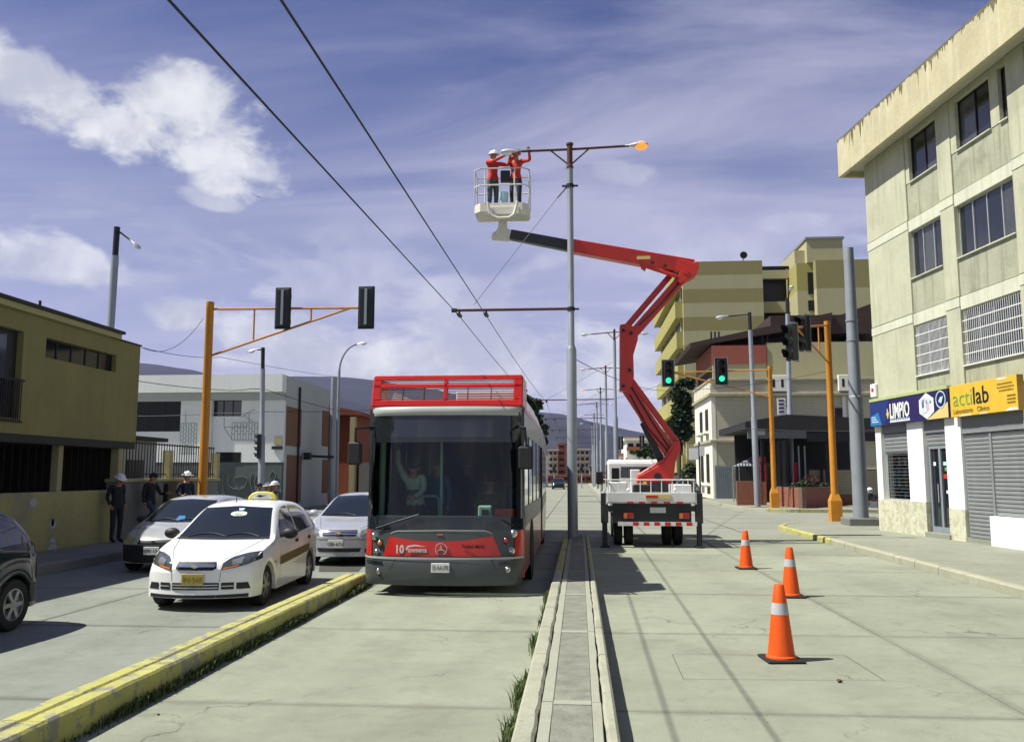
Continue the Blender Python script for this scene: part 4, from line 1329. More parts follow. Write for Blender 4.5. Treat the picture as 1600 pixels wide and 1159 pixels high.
gv.build('siding_line', 'cornice', bh, world=True)
# windows on the white side and front
for (y0, z0, z1) in ((YB + 1.6, z_led + .9, z_cor - .9), (YB + 4.6, z_led + .9, z_cor - .9), (YB + 1.6, 1.3, 3.4), (YB + 4.6, 1.3, 3.4)):
    wv = bbox('window', bx - .05, bx + .02, y0, y0 + 1.3, z0, z1, 'canopy_brown')
    bbox('pane', bx - .06, bx - .052, y0 + .12, y0 + 1.18, z0 + .12, z1 - .12, 'win_dark', wv)
    bbox('sill', bx - .35, bx - .005, y0 - .15, y0 + 1.45, z0 - .35, z0 - .25, 'cornice', wv)
a = PY(1322, 650, YB)
wv = bbox('window', PY(1305, 650, YB).x, PY(1316, 650, YB).x, YB - .06, YB + .02, z_led + .9, z_cor - 1.0, 'canopy_brown')
bbox('pane', PY(1307, 650, YB).x, PY(1314, 650, YB).x, YB - .07, YB - .062, z_led + 1.05, z_cor - 1.15, 'win_dark', wv)
bbox('pilaster', PY(1316.5, 650, YB).x, PY(1322, 650, YB).x, YB - .1, YB - .002, z_led + .12, z_cor - .14, 'beige_white')
g0, g1 = PY(1117, 750, YB).x, PY(1144, 750, YB).x
zg1 = PY(1130, 727, YB).z
gt = bbox('gate', g0, g1, YB - .06, YB - .005, .15, zg1, 'gate_grey')
for k in range(8):
    x = g0 + (g1 - g0) * (k + .5) / 8
    bbox('gate_rib', x - .03, x + .03, YB - .10, YB - .061, .18, zg1 - .03, 'gate_grey', gt)
# roof terrace canopy and red parapet over the house
rc = thing('roof_canopy', 'dark brown corrugated canopy sloping over the roof terrace of the beige house', 'canopy', (bx + 3, YB + 4, z_par))
YC = 66.0
c0, c1, c2 = PY(1078, 536, YC), PY(1180, 505, YC), PY(1362, 482, YC)
m = MB()
m.prism([(c0.x, c0.z), (PY(1300, 482, YC).x, PY(1300, 488, YC).z), (PY(1300, 510, YC).x, PY(1300, 505, YC).z), (c0.x + .1, c0.z - .28)], YC, YC + 12, 'Y')
m.prism([(PY(1290, 492, YC).x, PY(1290, 500, YC).z), (PY(1372, 470, YC).x, PY(1372, 470, YC).z), (PY(1372, 520, YC).x, PY(1372, 520, YC).z), (PY(1290, 560, YC).x, PY(1290, 520, YC).z)], YC + .2, YC + 12, 'Y')
m.build('roof_sheet', 'canopy_brown', rc, world=True)
for px in (1112, 1118, 1124, 1192, 1200, 1284):
    p0, p1 = PY(px, 545, YC + .5), PY(px, 520, YC + .5)
    MB().box(p0.x - .06, p0.x + .06, YC + .5, YC + .62, p0.z - 1.0, p1.z + .1).build('post', 'dark_iron', rc, world=True)
rb = thing('roof_terrace', 'red painted parapet and pale green wall of the roof terrace above the beige house', 'terrace', (bx + 3, YB + 3, z_par))
xa, xb, za, zb_ = fyb(1112, 540, 1198, 568, YC)
MB().box(xa, xb, YC, YC + .3, za, zb_).build('parapet', 'red_band', rb, world=True)
MB().box(xa, xa + .3, YC + .3, YC + 9, za, zb_).build('parapet', 'red_band', rb, world=True)
MB().box(xa + .05, xb, YC + .05, YC + 9, z_par - .3, za - .002, ).build('wall', 'olive_light', rb, world=True)
MB().box(xa + .2, xb + 3, YC + 2.2, YC + 9, za, zb_ + .9).build('inner_wall', 'canopy_brown', rb, world=True)
xc, xd, zc_, zd_ = fyb(1198, 535, 1372, 592, YC)
MB().box(xc + .002, xd, YC + .1, YC + 9, zc_ - .3, zd_).build('wall', 'olive_light', rb, world=True)
MB().box(xc + 1, xd + 1, YC + 3, YC + 9.2, zd_, zd_ + 2.6).build('inner_wall', 'canopy_brown', rb, world=True)
for k in range(6):
    x = xa + .6 + k * .62
    MB().box(xa - .02, xa - .005, YC + .7 + k * 1.3, YC + 1.6 + k * 1.3, z_par + .1, za - .3).build('window', 'canopy_brown', rb, world=True)

# olive striped apartment block
YO = 95.0
ox0, ox1 = PY(1068, 500, YO).x, PY(1194, 500, YO).x
ob = thing('apartment_block', 'tall olive and cream banded apartment block with stacked balconies', 'building', (ox0, YO, 0))
def obox(name, x0, x1, y0, y1, z0, z1, mat, parent=ob):
    return MB().box(x0, x1, y0, y1, z0, z1).build(name, mat, parent, world=True)
ztop = PY(1130, 408, YO).z
bh_ = (ztop - 2.0) / 15
for k in range(15):
    z1_ = ztop - k * bh_
    obox('wall_band', ox0, ox1, YO, YO + 26, z1_ - bh_, z1_, 'olive_dark' if k % 2 == 0 else 'olive_light')
obox('ground_storey', ox0 + 1, ox1, YO, YO + 26, 0, 2.0, 'far_grey')
# balconies along the road side: parapet, dark recess
fl = (ztop - 1.5) / 7
for k in range(7):
    z1_ = ztop - .9 - k * fl
    st = 0.9 - .08 * k
    bc = obox('balcony', ox0 - st, ox0 - .002, YO + .6, YO + 27, z1_ - fl * .56, z1_ - fl * .02, 'olive_yellow')
    obox('window', ox0 - .05, ox0 - .004, YO + 1.0, YO + 26, z1_ - fl * .98, z1_ - fl * .57, 'win_dark')
    for q in range(5):
        obox('mullion', ox0 - .2, ox0 - .051, YO + 1 + q * 5.5, YO + 1.4 + q * 5.5, z1_ - fl * .98, z1_ - fl * .57, 'olive_light')
# recessed middle and stair tower
mx1 = PY(1252, 500, YO).x
obox('recess_wall', ox1 + .002, mx1, YO + 6, YO + 22, 0, PY(1220, 417, YO + 6).z, 'win_dark')
for (y0, y1, mt_) in ((417, 421, 'win_dark'), (423, 436, 'olive_light'), (472, 489, 'olive_light'), (520, 540, 'olive_light')):
    z1_, z0_ = PY(1220, y0, YO + 5).z, PY(1220, y1, YO + 5).z
    obox('gallery_rail', ox1 + .003, mx1, YO + 4.6, YO + 5.2, z0_, z1_, mt_)
tx0, tx1 = mx1, PY(1358, 500, YO).x
zt1 = PY(1300, 406, YO).z
n = 8
for k in range(n):
    z1_ = zt1 - k * (zt1 / n)
    obox('wall_band', PY(1278, 500, YO).x, tx1 + 4, YO, YO + 16, z1_ - zt1 / n, z1_, 'olive_dark' if k % 2 == 0 else 'olive_light')
ts = PY(1278, 500, YO).x
for k in range(n):
    z1_ = zt1 - k * (zt1 / n)
    obox('wall_band', mx1 + .001, ts - .001, YO + 1.2, YO + 15, z1_ - zt1 / n, z1_, 'olive_yellow' if k % 2 == 0 else 'olive_light')
obox('stair_tower', PY(1264, 380, YO).x, PY(1321, 380, YO).x, YO + 1, YO + 11, zt1 + .002, PY(1290, 370, YO).z, 'olive_light')
obox('tower_cap', PY(1264, 380, YO).x - .15, PY(1321, 380, YO).x + .15, YO + .85, YO + 11.1, PY(1290, 370, YO).z, PY(1290, 370, YO).z + .25, 'far_grey')
obox('tower_flank', PY(1248, 380, YO).x, PY(1264, 380, YO).x - .002, YO + 2, YO + 9, zt1 - 1, PY(1256, 384, YO).z, 'olive_light')
for (x0, y0, x1, y1) in ((1266, 422, 1278, 456), (1267, 466, 1279, 482)):
    a, b, c_, d_ = fyb(x0, y0, x1, y1, YO)
    obox('window', a, b, YO + 1.1, YO + 1.19, c_, d_, 'win_dark')
dsh = thing('satellite_dish', 'small dark satellite dish on the roof of the olive block', 'dish', (PY(1161, 405, YO + 3).x, YO + 3, ztop))
dp = PY(1161, 400, YO + 3)
MB().tube([(dp.x, YO + 3, ztop), (dp.x, YO + 3, dp.z)], .05, 6).build('mast', 'dark_iron', dsh, world=True)
MB().lathe([(.001, -.05), (.28, -.12), (.42, -.3), (.40, -.3), (.26, -.08), (.001, .0)], (dp.x, YO + 2.9, dp.z), 'Y', 16).build('bowl', 'steel_dark', dsh, world=True)
# ------------------------------------------------------------------ poles, lamps, signals, wires, cones
def lamp_head(parent, p, direction, lit=False, size=1.0, name='lamp_head'):
    """cobra head: tapered shell with a glass bowl beneath; direction = unit vector from arm to lamp tip"""
    p, d = Vector(p), Vector(direction).normalized()
    q = d.to_track_quat('X', 'Z').to_matrix().to_4x4()
    prof = [(0, .035), (.12, .05), (.26, .105), (.42, .125), (.56, .10), (.62, .03)]
    rows = []
    for (t, r_) in prof:
        rows.append([(t * size, r_ * 1.05 * size * math.cos(a), (r_ * .75 * size * math.sin(a)) * (1 if math.sin(a) > 0 else .45)) for a in [2 * math.pi * k / 14 for k in range(14)]])
    m = MB().grid(rows, wrap=True)
    m.f.append(tuple(range(14)))
    m.f.append(tuple(range(len(m.v) - 14, len(m.v))))
    m.mi += [0, 0]
    m.v = [tuple((Matrix.Translation(p) @ q) @ Vector(v_)) for v_ in m.v]
    h = m.build(name, 'lamp_head', parent, smooth=True, world=True)
    b = MB()
    if lit:
        b.ball((.43 * size, 0, -.01), (.17 * size, .13 * size, .12 * size), 14, 8)
    else:
        b.ball((.42 * size, 0, -.035 * size), (.15 * size, .10 * size, .075 * size), 12, 7)
    b.v = [tuple((Matrix.Translation(p) @ q) @ Vector(v_)) for v_ in b.v]
    b.build('lamp_glass', 'lamp_on' if lit else 'lamp_white', h, smooth=True, world=True)
    return h

GRP_FAR = 'row of lamp poles on the far median'
MPX, MPY = -0.18, 23.19
mp_ = thing('lamp_pole', 'tall grey lamp pole on the median with one lamp lit orange', 'lamp pole', (MPX, MPY, .19))
MB().lathe([(.001, .19), (.135, .19), (.135, 5.2), (.115, 5.26), (.086, 5.34), (.086, 10.3), (.001, 10.3)], (MPX, MPY, 0), 'Z', 20).build('shaft', 'pole_grey', mp_, smooth=True, world=True)
MB().lathe([(.001, 10.28), (.10, 10.28), (.10, 10.34), (.078, 10.36), (.078, 10.94), (.10, 10.95), (.10, 11.0), (.001, 11.0)], (MPX, MPY, 0), 'Z', 16).build('top_sleeve', 'rust', mp_, smooth=True, world=True)
aR, aL = PY(983, 228, MPY), PY(808, 237, MPY)
MB().tube([(MPX + .05, MPY, 10.83), aR], .034, 10).build('lamp_arm', 'rust', mp_, world=True)
MB().tube([(MPX - .05, MPY, 10.83), aL], .034, 10).build('lamp_arm', 'rust', mp_, world=True)
MB().tube([(MPX + .07, MPY, 10.42), (MPX + .52, MPY, 10.82)], .022, 8).build('brace', 'rust', mp_, world=True)
MB().tube([(MPX - .07, MPY, 10.42), (MPX - .52, MPY, 10.80)], .022, 8).build('brace', 'rust', mp_, world=True)
lamp_head(mp_, aR - Vector((.12, 0, 0)), (1, 0, .02), lit=True, size=1.05)
lamp_head(mp_, aL + Vector((.12, 0, 0)), (-1, 0, -.02), size=.95)
for z, w in ((9.78, .22), (6.32, .22)):
    MB().lathe([(.001, z - .05), (.105, z - .05), (.105, z + .05), (.001, z + .05)], (MPX, MPY, 0), 'Z', 16).box(MPX - w, MPX + w, MPY - .03, MPY + .03, z - .02, z + .02).build('clamp', 'dark_iron', mp_, world=True)
cl, cr = PY(708, 485, MPY), Vector((MPX - .05, MPY, 6.33))
ca = thing('trolley_bracket', 'dark crossarm on the median pole holding the two bus wires', 'crossarm', (MPX, MPY, 6.3))
MB().tube([cr, cl], .038, 10).build('arm', 'rust', ca, world=True)
MB().tube([cl + Vector((-.04, 0, 0)), cl + Vector((.10, 0, 0))], .06, 10).build('end_cap', 'dark_iron', ca, world=True)
MB().tube([(MPX - .1, MPY, 9.74), (MPX - .35, MPY, 9.45)], .022, 8).tube([(MPX - .35, MPY, 9.45), PY(740, 477, MPY)], .008, 6).build('stay_cable', 'wire_grey', ca, world=True)
WX = (-3.24, -2.50)
WZ_ = 6.17
for i, x in enumerate(WX):
    MB().tube([(x, MPY, 6.36), (x, MPY, WZ_ + .03)], [.03, .02], 8).box(x - .05, x + .05, MPY - .22, MPY + .22, WZ_ + .0, WZ_ + .05).build('hanger', 'dark_iron', ca, world=True)
FARP = [52.0, 69.5, 87.0, 105.0, 124.0, 144.0]
for i, x in enumerate(WX):
    xn = (-2.57, -1.86)[i]
    sl_ = ((6.17 - 4.84) / (MPY - 5.0))
    pts = [(xn + .35, -32, 6.6), (xn + .3, -20, 5.6), (xn + .25, -10, 4.95), (xn + .2, -3, 4.62), (xn + .07, 2, 4.66)]
    for k in range(9):
        t = k / 8
        pts.append((xn + (x - xn) * t, 5.0 + (MPY - 5) * t, 4.84 + 1.33 * t))
    xf = (-2.65, -1.92)[i]
    last = (x, MPY)
    for yq in FARP:
        for t in (.25, .5, .75, 1.0):
            yy = last[1] + (yq - last[1]) * t
            pts.append((last[0] + (xf - last[0]) * t, yy, 6.17 - .35 * 4 * t * (1 - t) * .4))
        last = (xf, yq)
    o = MB().tube(pts, .0105, 6).build('trolley_wire', 'wire', None)
    tag(o, ('left of the two black overhead bus wires running to the median pole', 'right of the two black overhead bus wires running to the median pole')[i], 'wire', 'overhead bus wires')
for i, yq in enumerate(FARP):
    x = 2.2
    o_ = ('first', 'second', 'third', 'fourth', 'fifth', 'farthest')[i]
    t = thing('lamp_pole', f'{o_} of the grey lamp poles in the row beyond the bucket truck', 'lamp pole', (x, yq, .16), 0, GRP_FAR)
    MB().lathe([(.001, .16), (.14, .16), (.14, 5.2), (.09, 5.34), (.09, 9.9), (.001, 9.9)], (x, yq, 0), 'Z', 12).build('shaft', 'pole_grey', t, smooth=True, world=True)
    MB().tube([(x, yq, 9.85), (x, yq, 10.6)], .07, 8).tube([(x + .06, yq, 10.0), (x + .45, yq, 10.42)], .025, 6).tube([(x - .06, yq, 10.0), (x - .45, yq, 10.42)], .025, 6).build('top_sleeve', 'rust', t, world=True)
    MB().tube([(x, yq, 10.42), (x + 1.45, yq, 10.34)], .034, 8).tube([(x, yq, 10.42), (x - 1.45, yq, 10.30)], .034, 8).build('lamp_arm', 'rust', t, world=True)
    lamp_head(t, (x + 1.4, yq, 10.33), (1, 0, -.05))
    lamp_head(t, (x - 1.4, yq, 10.30), (-1, 0, -.06), lit=(i == 2))
    if i < 6:
        MB().tube([(x, yq, 6.35), (-2.8, yq, 6.32)], .032, 8).tube([(x - .1, yq, 8.6), (-1.9, yq, 6.36)], .008, 5).build('trolley_arm', 'rust', t, world=True)
        MB().box(-2.7, -2.6, yq - .15, yq + .15, 6.17, 6.3).box(-1.97, -1.87, yq - .15, yq + .15, 6.17, 6.3).build('hanger', 'dark_iron', t, world=True)

def visor_signal(name, label, loc, rotz, n=3, lit=None, border=False, scale=1.0, group=None, back=False, ridge=False):
    t = thing(name, label, 'traffic light', loc, rotz, group)
    s = scale
    h = .36 * n * s
    w = .19 * s
    MB().box(-w, w, -.10 * s, .10 * s, -h / 2, h / 2).build('housing', 'signal_black', t, bevel=.03 * s)
    if border:
        MB().box(-w - .09 * s, w + .09 * s, .0, .02, -h / 2 - .09 * s, h / 2 + .09 * s).build('backplate', 'signal_black', t, bevel=.006)
        fr = MB()
        a, b = w + .10 * s, h / 2 + .10 * s
        for (x0, x1, z0, z1) in ((-a - .03, a + .03, b, b + .03), (-a - .03, a + .03, -b - .03, -b), (-a - .03, -a, -b, b), (a, a + .03, -b, b)):
            fr.box(x0, x1, -.01, .03, z0, z1)
        fr.build('border', 'pole_grey', t)
    for k in range(n):
        z = h / 2 - (k + .5) * .36 * s
        MB().lathe([(.001, -.125 * s), (.13 * s, -.11 * s), (.13 * s, -.10 * s), (.001, -.10 * s)], (0, 0, z), 'Y', 16).build('lens', 'lens_green' if lit == k else 'lens_off', t)
        vs = MB()
        rows = []
        for y_ in (-.10 * s, -.34 * s):
            rows.append([(.15 * s * math.cos(a_), y_ * (1 if y_ > -.2 * s else (.62 + .38 * max(0, math.sin(a_)))), z + .15 * s * math.sin(a_)) for a_ in [R(-30 + 20 * q) for q in range(13)]])
        vs.grid(rows)
        rows2 = [[(x * .94, y_, z + (zz - z) * .94) for (x, y_, zz) in r_] for r_ in rows]
        vs.grid(rows2)
        vs.build('visor', 'signal_black', t, smooth=True)
    if back:
        MB().box(-.035 * s, .035 * s, .101 * s, .135 * s, -h * .44, h * .46).build('bracket', 'pole_grey', t, bevel=.006)
        MB().box(-w * 1.18, w * 1.18, .02, .06 * s, -h * .54, h * .54).build('backplate', 'signal_black', t, bevel=.02)
    if ridge:
        MB().box(.10 * s, .13 * s, -.12 * s, .14 * s, h * .5, h * .54).box(.10 * s, .13 * s, -.12 * s, .14 * s, -h * .54, -h * .5).box(.10 * s, .13 * s, .10 * s, .14 * s, -h * .54, h * .54).build('bracket', 'pole_grey', t)
    return t

def orange_mast(label, base, top_z, beam_end, foot=True, strut=True, beam_z=None, posts=(.3, .68)):
    t = thing('signal_mast', label, 'traffic mast', base)
    x, y, z = base
    MB().lathe([(.001, z), (.135, z), (.125, z + 3.2), (.115, top_z - .25), (.12, top_z - .24), (.12, top_z), (.001, top_z)], (x, y, 0), 'Z', 16).build('shaft', 'pole_orange', t, smooth=True, world=True)
    if foot:
        MB().add([(x - .2, y - .2, z), (x + .2, y - .2, z), (x + .2, y + .2, z), (x - .2, y + .2, z), (x - .2, y - .2, z + .75), (x + .2, y - .2, z + .75), (x + .2, y + .2, z + .75), (x - .2, y + .2, z + .75),
                  (x - .12, y - .12, z + 1.0), (x + .12, y - .12, z + 1.0), (x + .12, y + .12, z + 1.0), (x - .12, y + .12, z + 1.0)],
                 [(0, 1, 5, 4), (1, 2, 6, 5), (2, 3, 7, 6), (3, 0, 4, 7), (4, 5, 9, 8), (5, 6, 10, 9), (6, 7, 11, 10), (7, 4, 8, 11), (8, 9, 10, 11), (3, 2, 1, 0)]).build('foot', 'pole_orange', t, world=True)
    e = Vector(beam_end)
    b0 = Vector((x, y, beam_z or top_z - .15))
    MB().tube([b0, e], .035, 8).build('beam', 'pole_orange', t, world=True)
    s0 = Vector((x, y, b0.z - 1.45))
    MB().tube([s0, e + (b0 - e) * .06], .035, 8).build('strut', 'pole_orange', t, world=True)
    for f in posts:
        p = b0 + (e - b0) * f
        q = s0 + (e + (b0 - e) * .06 - s0) * (f / .94)
        MB().tube([p, q], .028, 8).build('post', 'pole_orange', t, world=True)
    return t
# left mast with two signals seen from behind
YT = 25.0
xm = PY(319, 700, YT).x
orange_mast('orange signal mast on the left with a triangulated arm over the car lanes', (xm, YT, .05), PY(323, 472, YT).z, PY(562, 481, YT), beam_z=PY(330, 483, YT).z)
visor_signal('traffic_light', 'black traffic light seen from behind, nearer the left orange mast', PY(443, 482, YT - .18), math.pi, back=True, scale=1.08, group='signals on the left mast')
visor_signal('traffic_light', 'black traffic light seen from behind at the tip of the left orange arm', PY(573, 481, YT - .18), math.pi, back=True, scale=1.1, group='signals on the left mast')
# far right mast with two green signals
YT2 = 46.5
xm = PY(1210, 780, YT2).x
orange_mast('slim orange signal mast by the brick planter carrying two green lights', (xm, YT2, .15), PY(1199, 572, YT2).z, PY(1040, 582, YT2), beam_z=PY(1199, 578, YT2).z, posts=(.42,))
visor_signal('traffic_light', 'green traffic light at the tip of the far orange arm', PY(1044, 583, YT2 - .15), 0.0, lit=2, border=True, scale=1.12, group='green signals')
visor_signal('traffic_light', 'green traffic light halfway along the far orange arm', PY(1127, 580, YT2 - .15), 0.0, lit=2, border=True, scale=1.12, group='green signals')
# near right mast, signals turned to the left
bm_ = G(1306, 814, .15)
tip = PY(1240, 512, 28.0)
orange_mast('thick orange signal mast on the right corner with lights turned sideways', (bm_.x, bm_.y, .15), PY(1296, 502, bm_.y).z, tip, posts=(.3,))
visor_signal('traffic_light', 'dark traffic light turned sideways, upper of the pair on the right corner', PY(1257, 521, 29.4), R(-64), scale=1.1, ridge=True, group='sideways signals')
visor_signal('traffic_light', 'dark traffic light turned sideways, lower of the pair on the right corner', PY(1237, 535, 28.2), R(-64), scale=1.1, ridge=True, group='sideways signals')
# big grey pole on its plinth
bp_ = G(1346, 820, .15)
bpz = .15
t = thing('steel_pole', 'very thick grey steel pole on a concrete plinth at the right corner', 'pole', (bp_.x, bp_.y, .15))
ztp = PY(1330, 388, bp_.y).z
zmid = PY(1338, 620, bp_.y).z
MB().lathe([(.001, .3), (.25, .3), (.235, zmid), (.21, zmid + .03), (.17, ztp), (.001, ztp)], (bp_.x, bp_.y, 0), 'Z', 22).build('shaft', 'pole_grey', t, smooth=True, world=True)
for yy in (501, 532):
    z = PY(1334, yy, bp_.y).z
    MB().lathe([(.001, z - .03), (.215, z - .03), (.215, z + .03), (.001, z + .03)], (bp_.x, bp_.y, 0), 'Z', 18).build('collar', 'pole_grey', t, world=True)
MB().box(bp_.x - .55, bp_.x + .62, bp_.y - .5, bp_.y + .5, .1, .40).build('plinth', 'stone_wall', t, bevel=.03, world=True)

def street_lamp(label, base, top, arm_end, r_=.10, lean=None, z_sleeve=1.0, head=.95, curved=False):
    x, y, z = base
    t = thing('street_lamp', label, 'street lamp', base)
    tp = Vector(top)
    if curved:
        a = Vector(arm_end)
        pts = [Vector(base), Vector((x, y, tp.z - 1.6))]
        for k in range(1, 9):
            u_ = k / 8
            ang = u_ * R(82)
            pts.append(Vector((x + (a.x - x) * (1 - math.cos(ang)) , y, tp.z - 1.6 + 1.6 * math.sin(ang))))
        MB().tube(pts, [r_] + [r_ * .7] * 1 + [r_ * .5] * (len(pts) - 2), 10).build('shaft', 'pole_grey', t, smooth=True, world=True)
        lamp_head(t, pts[-1], (1 if a.x > x else -1, 0, .05), size=head)
        return t
    d = (tp - Vector(base))
    b2 = Vector(base) + d * ((d.length - z_sleeve) / d.length)
    MB().tube([base, Vector(base) + d * .45, Vector(base) + d * .46, b2], [r_ * 1.2, r_ * 1.15, r_ * .9, r_ * .85], 12).build('shaft', 'pole_grey', t, smooth=True, world=True)
    MB().tube([b2 - d * .01, tp], r_ * .72, 8).build('top_sleeve', 'dark_iron', t, world=True)
    a = Vector(arm_end)
    MB().tube([tp - Vector((0, 0, .12)), a], .035, 8).build('lamp_arm', 'dark_iron', t, world=True)
    dr_ = (a - tp).normalized()
    lamp_head(t, a - dr_ * .08, dr_, size=head)
    return t
street_lamp('leaning grey street lamp rising behind the olive house', (-18.85, 33, 0.1), PY(183, 355, 33), PY(205, 376, 33), .17, head=1.0, z_sleeve=1.2)
street_lamp('grey street lamp before the white building with a signal on its shaft', (PY(411, 700, 39).x, 39, .16), PY(411, 543, 39), PY(402, 546, 39), .13, head=.85, z_sleeve=1.0)
tpx = PY(405, 697, 38.8)
visor_signal('traffic_light', 'dark four lens traffic light seen edge on against the white building', tpx, R(-80), n=4, scale=.78)
street_lamp('slender grey street lamp with curved neck beside the white building', (PY(527, 700, 46).x, 46, .16), PY(540, 537, 46), PY(562, 538, 46), .11, curved=True, head=.9)
t = thing('concrete_post', 'plain grey post standing beside the curved street lamp', 'post', (PY(520, 700, 45.4).x, 45.4, .16))
MB().tube([(PY(520, 700, 45.4).x, 45.4, .16), (PY(522, 590, 45.4).x, 45.4, PY(522, 590, 45.4).z)], [.2, .16], 12).build('shaft', 'pole_grey', t, world=True)
MB().tube([(PY(522, 714, 45.4).x, 45.3, PY(522, 714, 45.4).z), (PY(480, 712, 44).x, 44, PY(480, 712, 44).z)], .07, 8).box(PY(476, 712, 44).x, PY(486, 712, 44).x, 43.8, 44.1, PY(480, 718, 44).z, PY(480, 707, 44).z).build('camera_arm', 'dark_iron', t, world=True)
street_lamp('grey street lamp with long arm standing before the brick terrace', (PY(1180, 780, 48.6).x, 48.0, .15), PY(1171, 488, 48), PY(1136, 494, 48), .14, head=1.15, z_sleeve=1.0)
tpl = PY(1230, 466, 54)
t = street_lamp('grey street lamp rising from the terrace with its head end on', (PY(1236, 760, 54).x, 54, .15), tpl, tpl + Vector((0, -.7, .25)), .16, head=1.2, z_sleeve=1.0)
# a few signals far down the road
for (px, py, lb) in ((970, 692, 'small black far traffic light left of the pale shop beyond the truck'), (1003, 690, 'small black far traffic light in front of the pale shop beyond the truck')):
    t = visor_signal('traffic_light', lb, PY(px, py, 92), math.pi, scale=1.15, back=True)
pf = PY(972, 684, 92.1)
t = thing('signal_mast', 'thin far mast holding the small lights beyond the truck', 'traffic mast', (8.9, 92.2, .15))
MB().tube([(8.9, 92.2, .15), (8.9, 92.2, pf.z + .2)], .1, 8).build('shaft', 'pole_orange', t, world=True)
MB().tube([(8.9, 92.2, pf.z), (pf.x - .2, 92.2, pf.z)], .04, 6).build('beam', 'pole_orange', t, world=True)

# loose cables
def cable(label, pts, r_=.012, mat='wire', sag=0.0):
    P = [Vector(p) for p in pts]
    out = []
    for a, b in zip(P, P[1:]):
        for k in range(8):
            u_ = k / 8
            q = a + (b - a) * u_
            out.append(q - Vector((0, 0, sag * 4 * u_ * (1 - u_))))
    out.append(P[-1])
    return tag(MB().tube(out, r_, 5).build('cable', mat), label, 'cable')
cable('thin cable drooping from the left orange mast to the olive house', [PY(318, 497, 25), PX(222, 543, -11.7)], .008, sag=.45)
cable('thin cable running from the olive house past the left mast to the hills', [PX(222, 543, -11.7), PY(345, 558, 30), PY(560, 592, 60)], .009, sag=.1)
cable('bundled cable across the white parapet of the building', [(PY(215, 595, 39.9).x, 39.9, PY(215, 595, 39.9).z), PY(345, 609, 40.0), PY(395, 607, 39.5), PY(411, 605, 39)], .022, sag=.05)
cable('cable sloping from the grey lamp along the white side wall', [PY(411, 607, 39), PY(560, 648, 48)], .014, sag=.1)
cable('lower cable across the front of the white building', [PY(215, 650, 39.8), PY(345, 645, 39.9), PY(411, 643, 39), PY(600, 640, 55)], .014, sag=.04)
cable('overhead cable from the median pole to the far green signals', [(MPX, MPY, 5.0), PY(1040, 610, 46), PY(1300, 578, 46)], .011, sag=.25)
cable('overhead cable crossing above the bucket truck', [PY(900, 633, 40), PY(1060, 590, 46)], .010, 'wire_grey', sag=.2)
cable('slack cable on the terrace front at the right', [PY(1150, 668, 47.5), PY(1380, 672, 47.5)], .012, 'wire_grey', sag=.1)

# ------------------------------------------------------------------ traffic cones
def cone(label, p, rz):
    t = thing('traffic_cone', label, 'cone', (p.x, p.y, .002), rz, 'orange traffic cones on the right roadway')
    MB().box(-.19, .19, -.19, .19, 0, .028).build('base', 'rubber', t, bevel=.012)
    prof = [(.001, .02), (.150, .02), (.148, .05), (.132, .06), (.085, .40), (.082, .415)]
    MB().lathe([(.001, .024), (.152, .024), (.150, .045), (.134, .055), (.0875, .452), (.001, .452)], n=28).build('body', 'cone_orange', t, smooth=True)
    MB().lathe([(.001, .4525), (.0895, .4525), (.0755, .565), (.001, .565)], n=28).build('reflective_band', 'cone_band', t, smooth=True)
    MB().lathe([(.001, .5655), (.0735, .5655), (.050, .735), (.044, .745), (.001, .745)], n=28).build('tip', 'cone_orange', t, smooth=True)
    return t
cone('nearest orange cone with a wide silver band', G(1221, 1031), .1)
cone('middle orange cone half hidden behind the nearest one', G(1236, 932), .0)
cone('farthest and smallest orange cone, nearest the truck', G(1166, 888), .06)
# ------------------------------------------------------------------ vehicles: cars
def curve(pts):
    """smooth interpolation through (t, value) pairs"""
    def f(t):
        if t <= pts[0][0]:
            return pts[0][1]
        for i in range(len(pts) - 1):
            if t <= pts[i + 1][0]:
                p0, p1, p2, p3 = pts[max(i - 1, 0)], pts[i], pts[i + 1], pts[min(i + 2, len(pts) - 1)]
                h = p2[0] - p1[0]
                u_ = (t - p1[0]) / h
                m1 = (p2[1] - p0[1]) / max(p2[0] - p0[0], 1e-6) * h
                m2 = (p3[1] - p1[1]) / max(p3[0] - p1[0], 1e-6) * h
                return (2 * u_ ** 3 - 3 * u_ ** 2 + 1) * p1[1] + (u_ ** 3 - 2 * u_ ** 2 + u_) * m1 + (-2 * u_ ** 3 + 3 * u_ ** 2) * p2[1] + (u_ ** 3 - u_ ** 2) * m2
        return pts[-1][1]
    return f

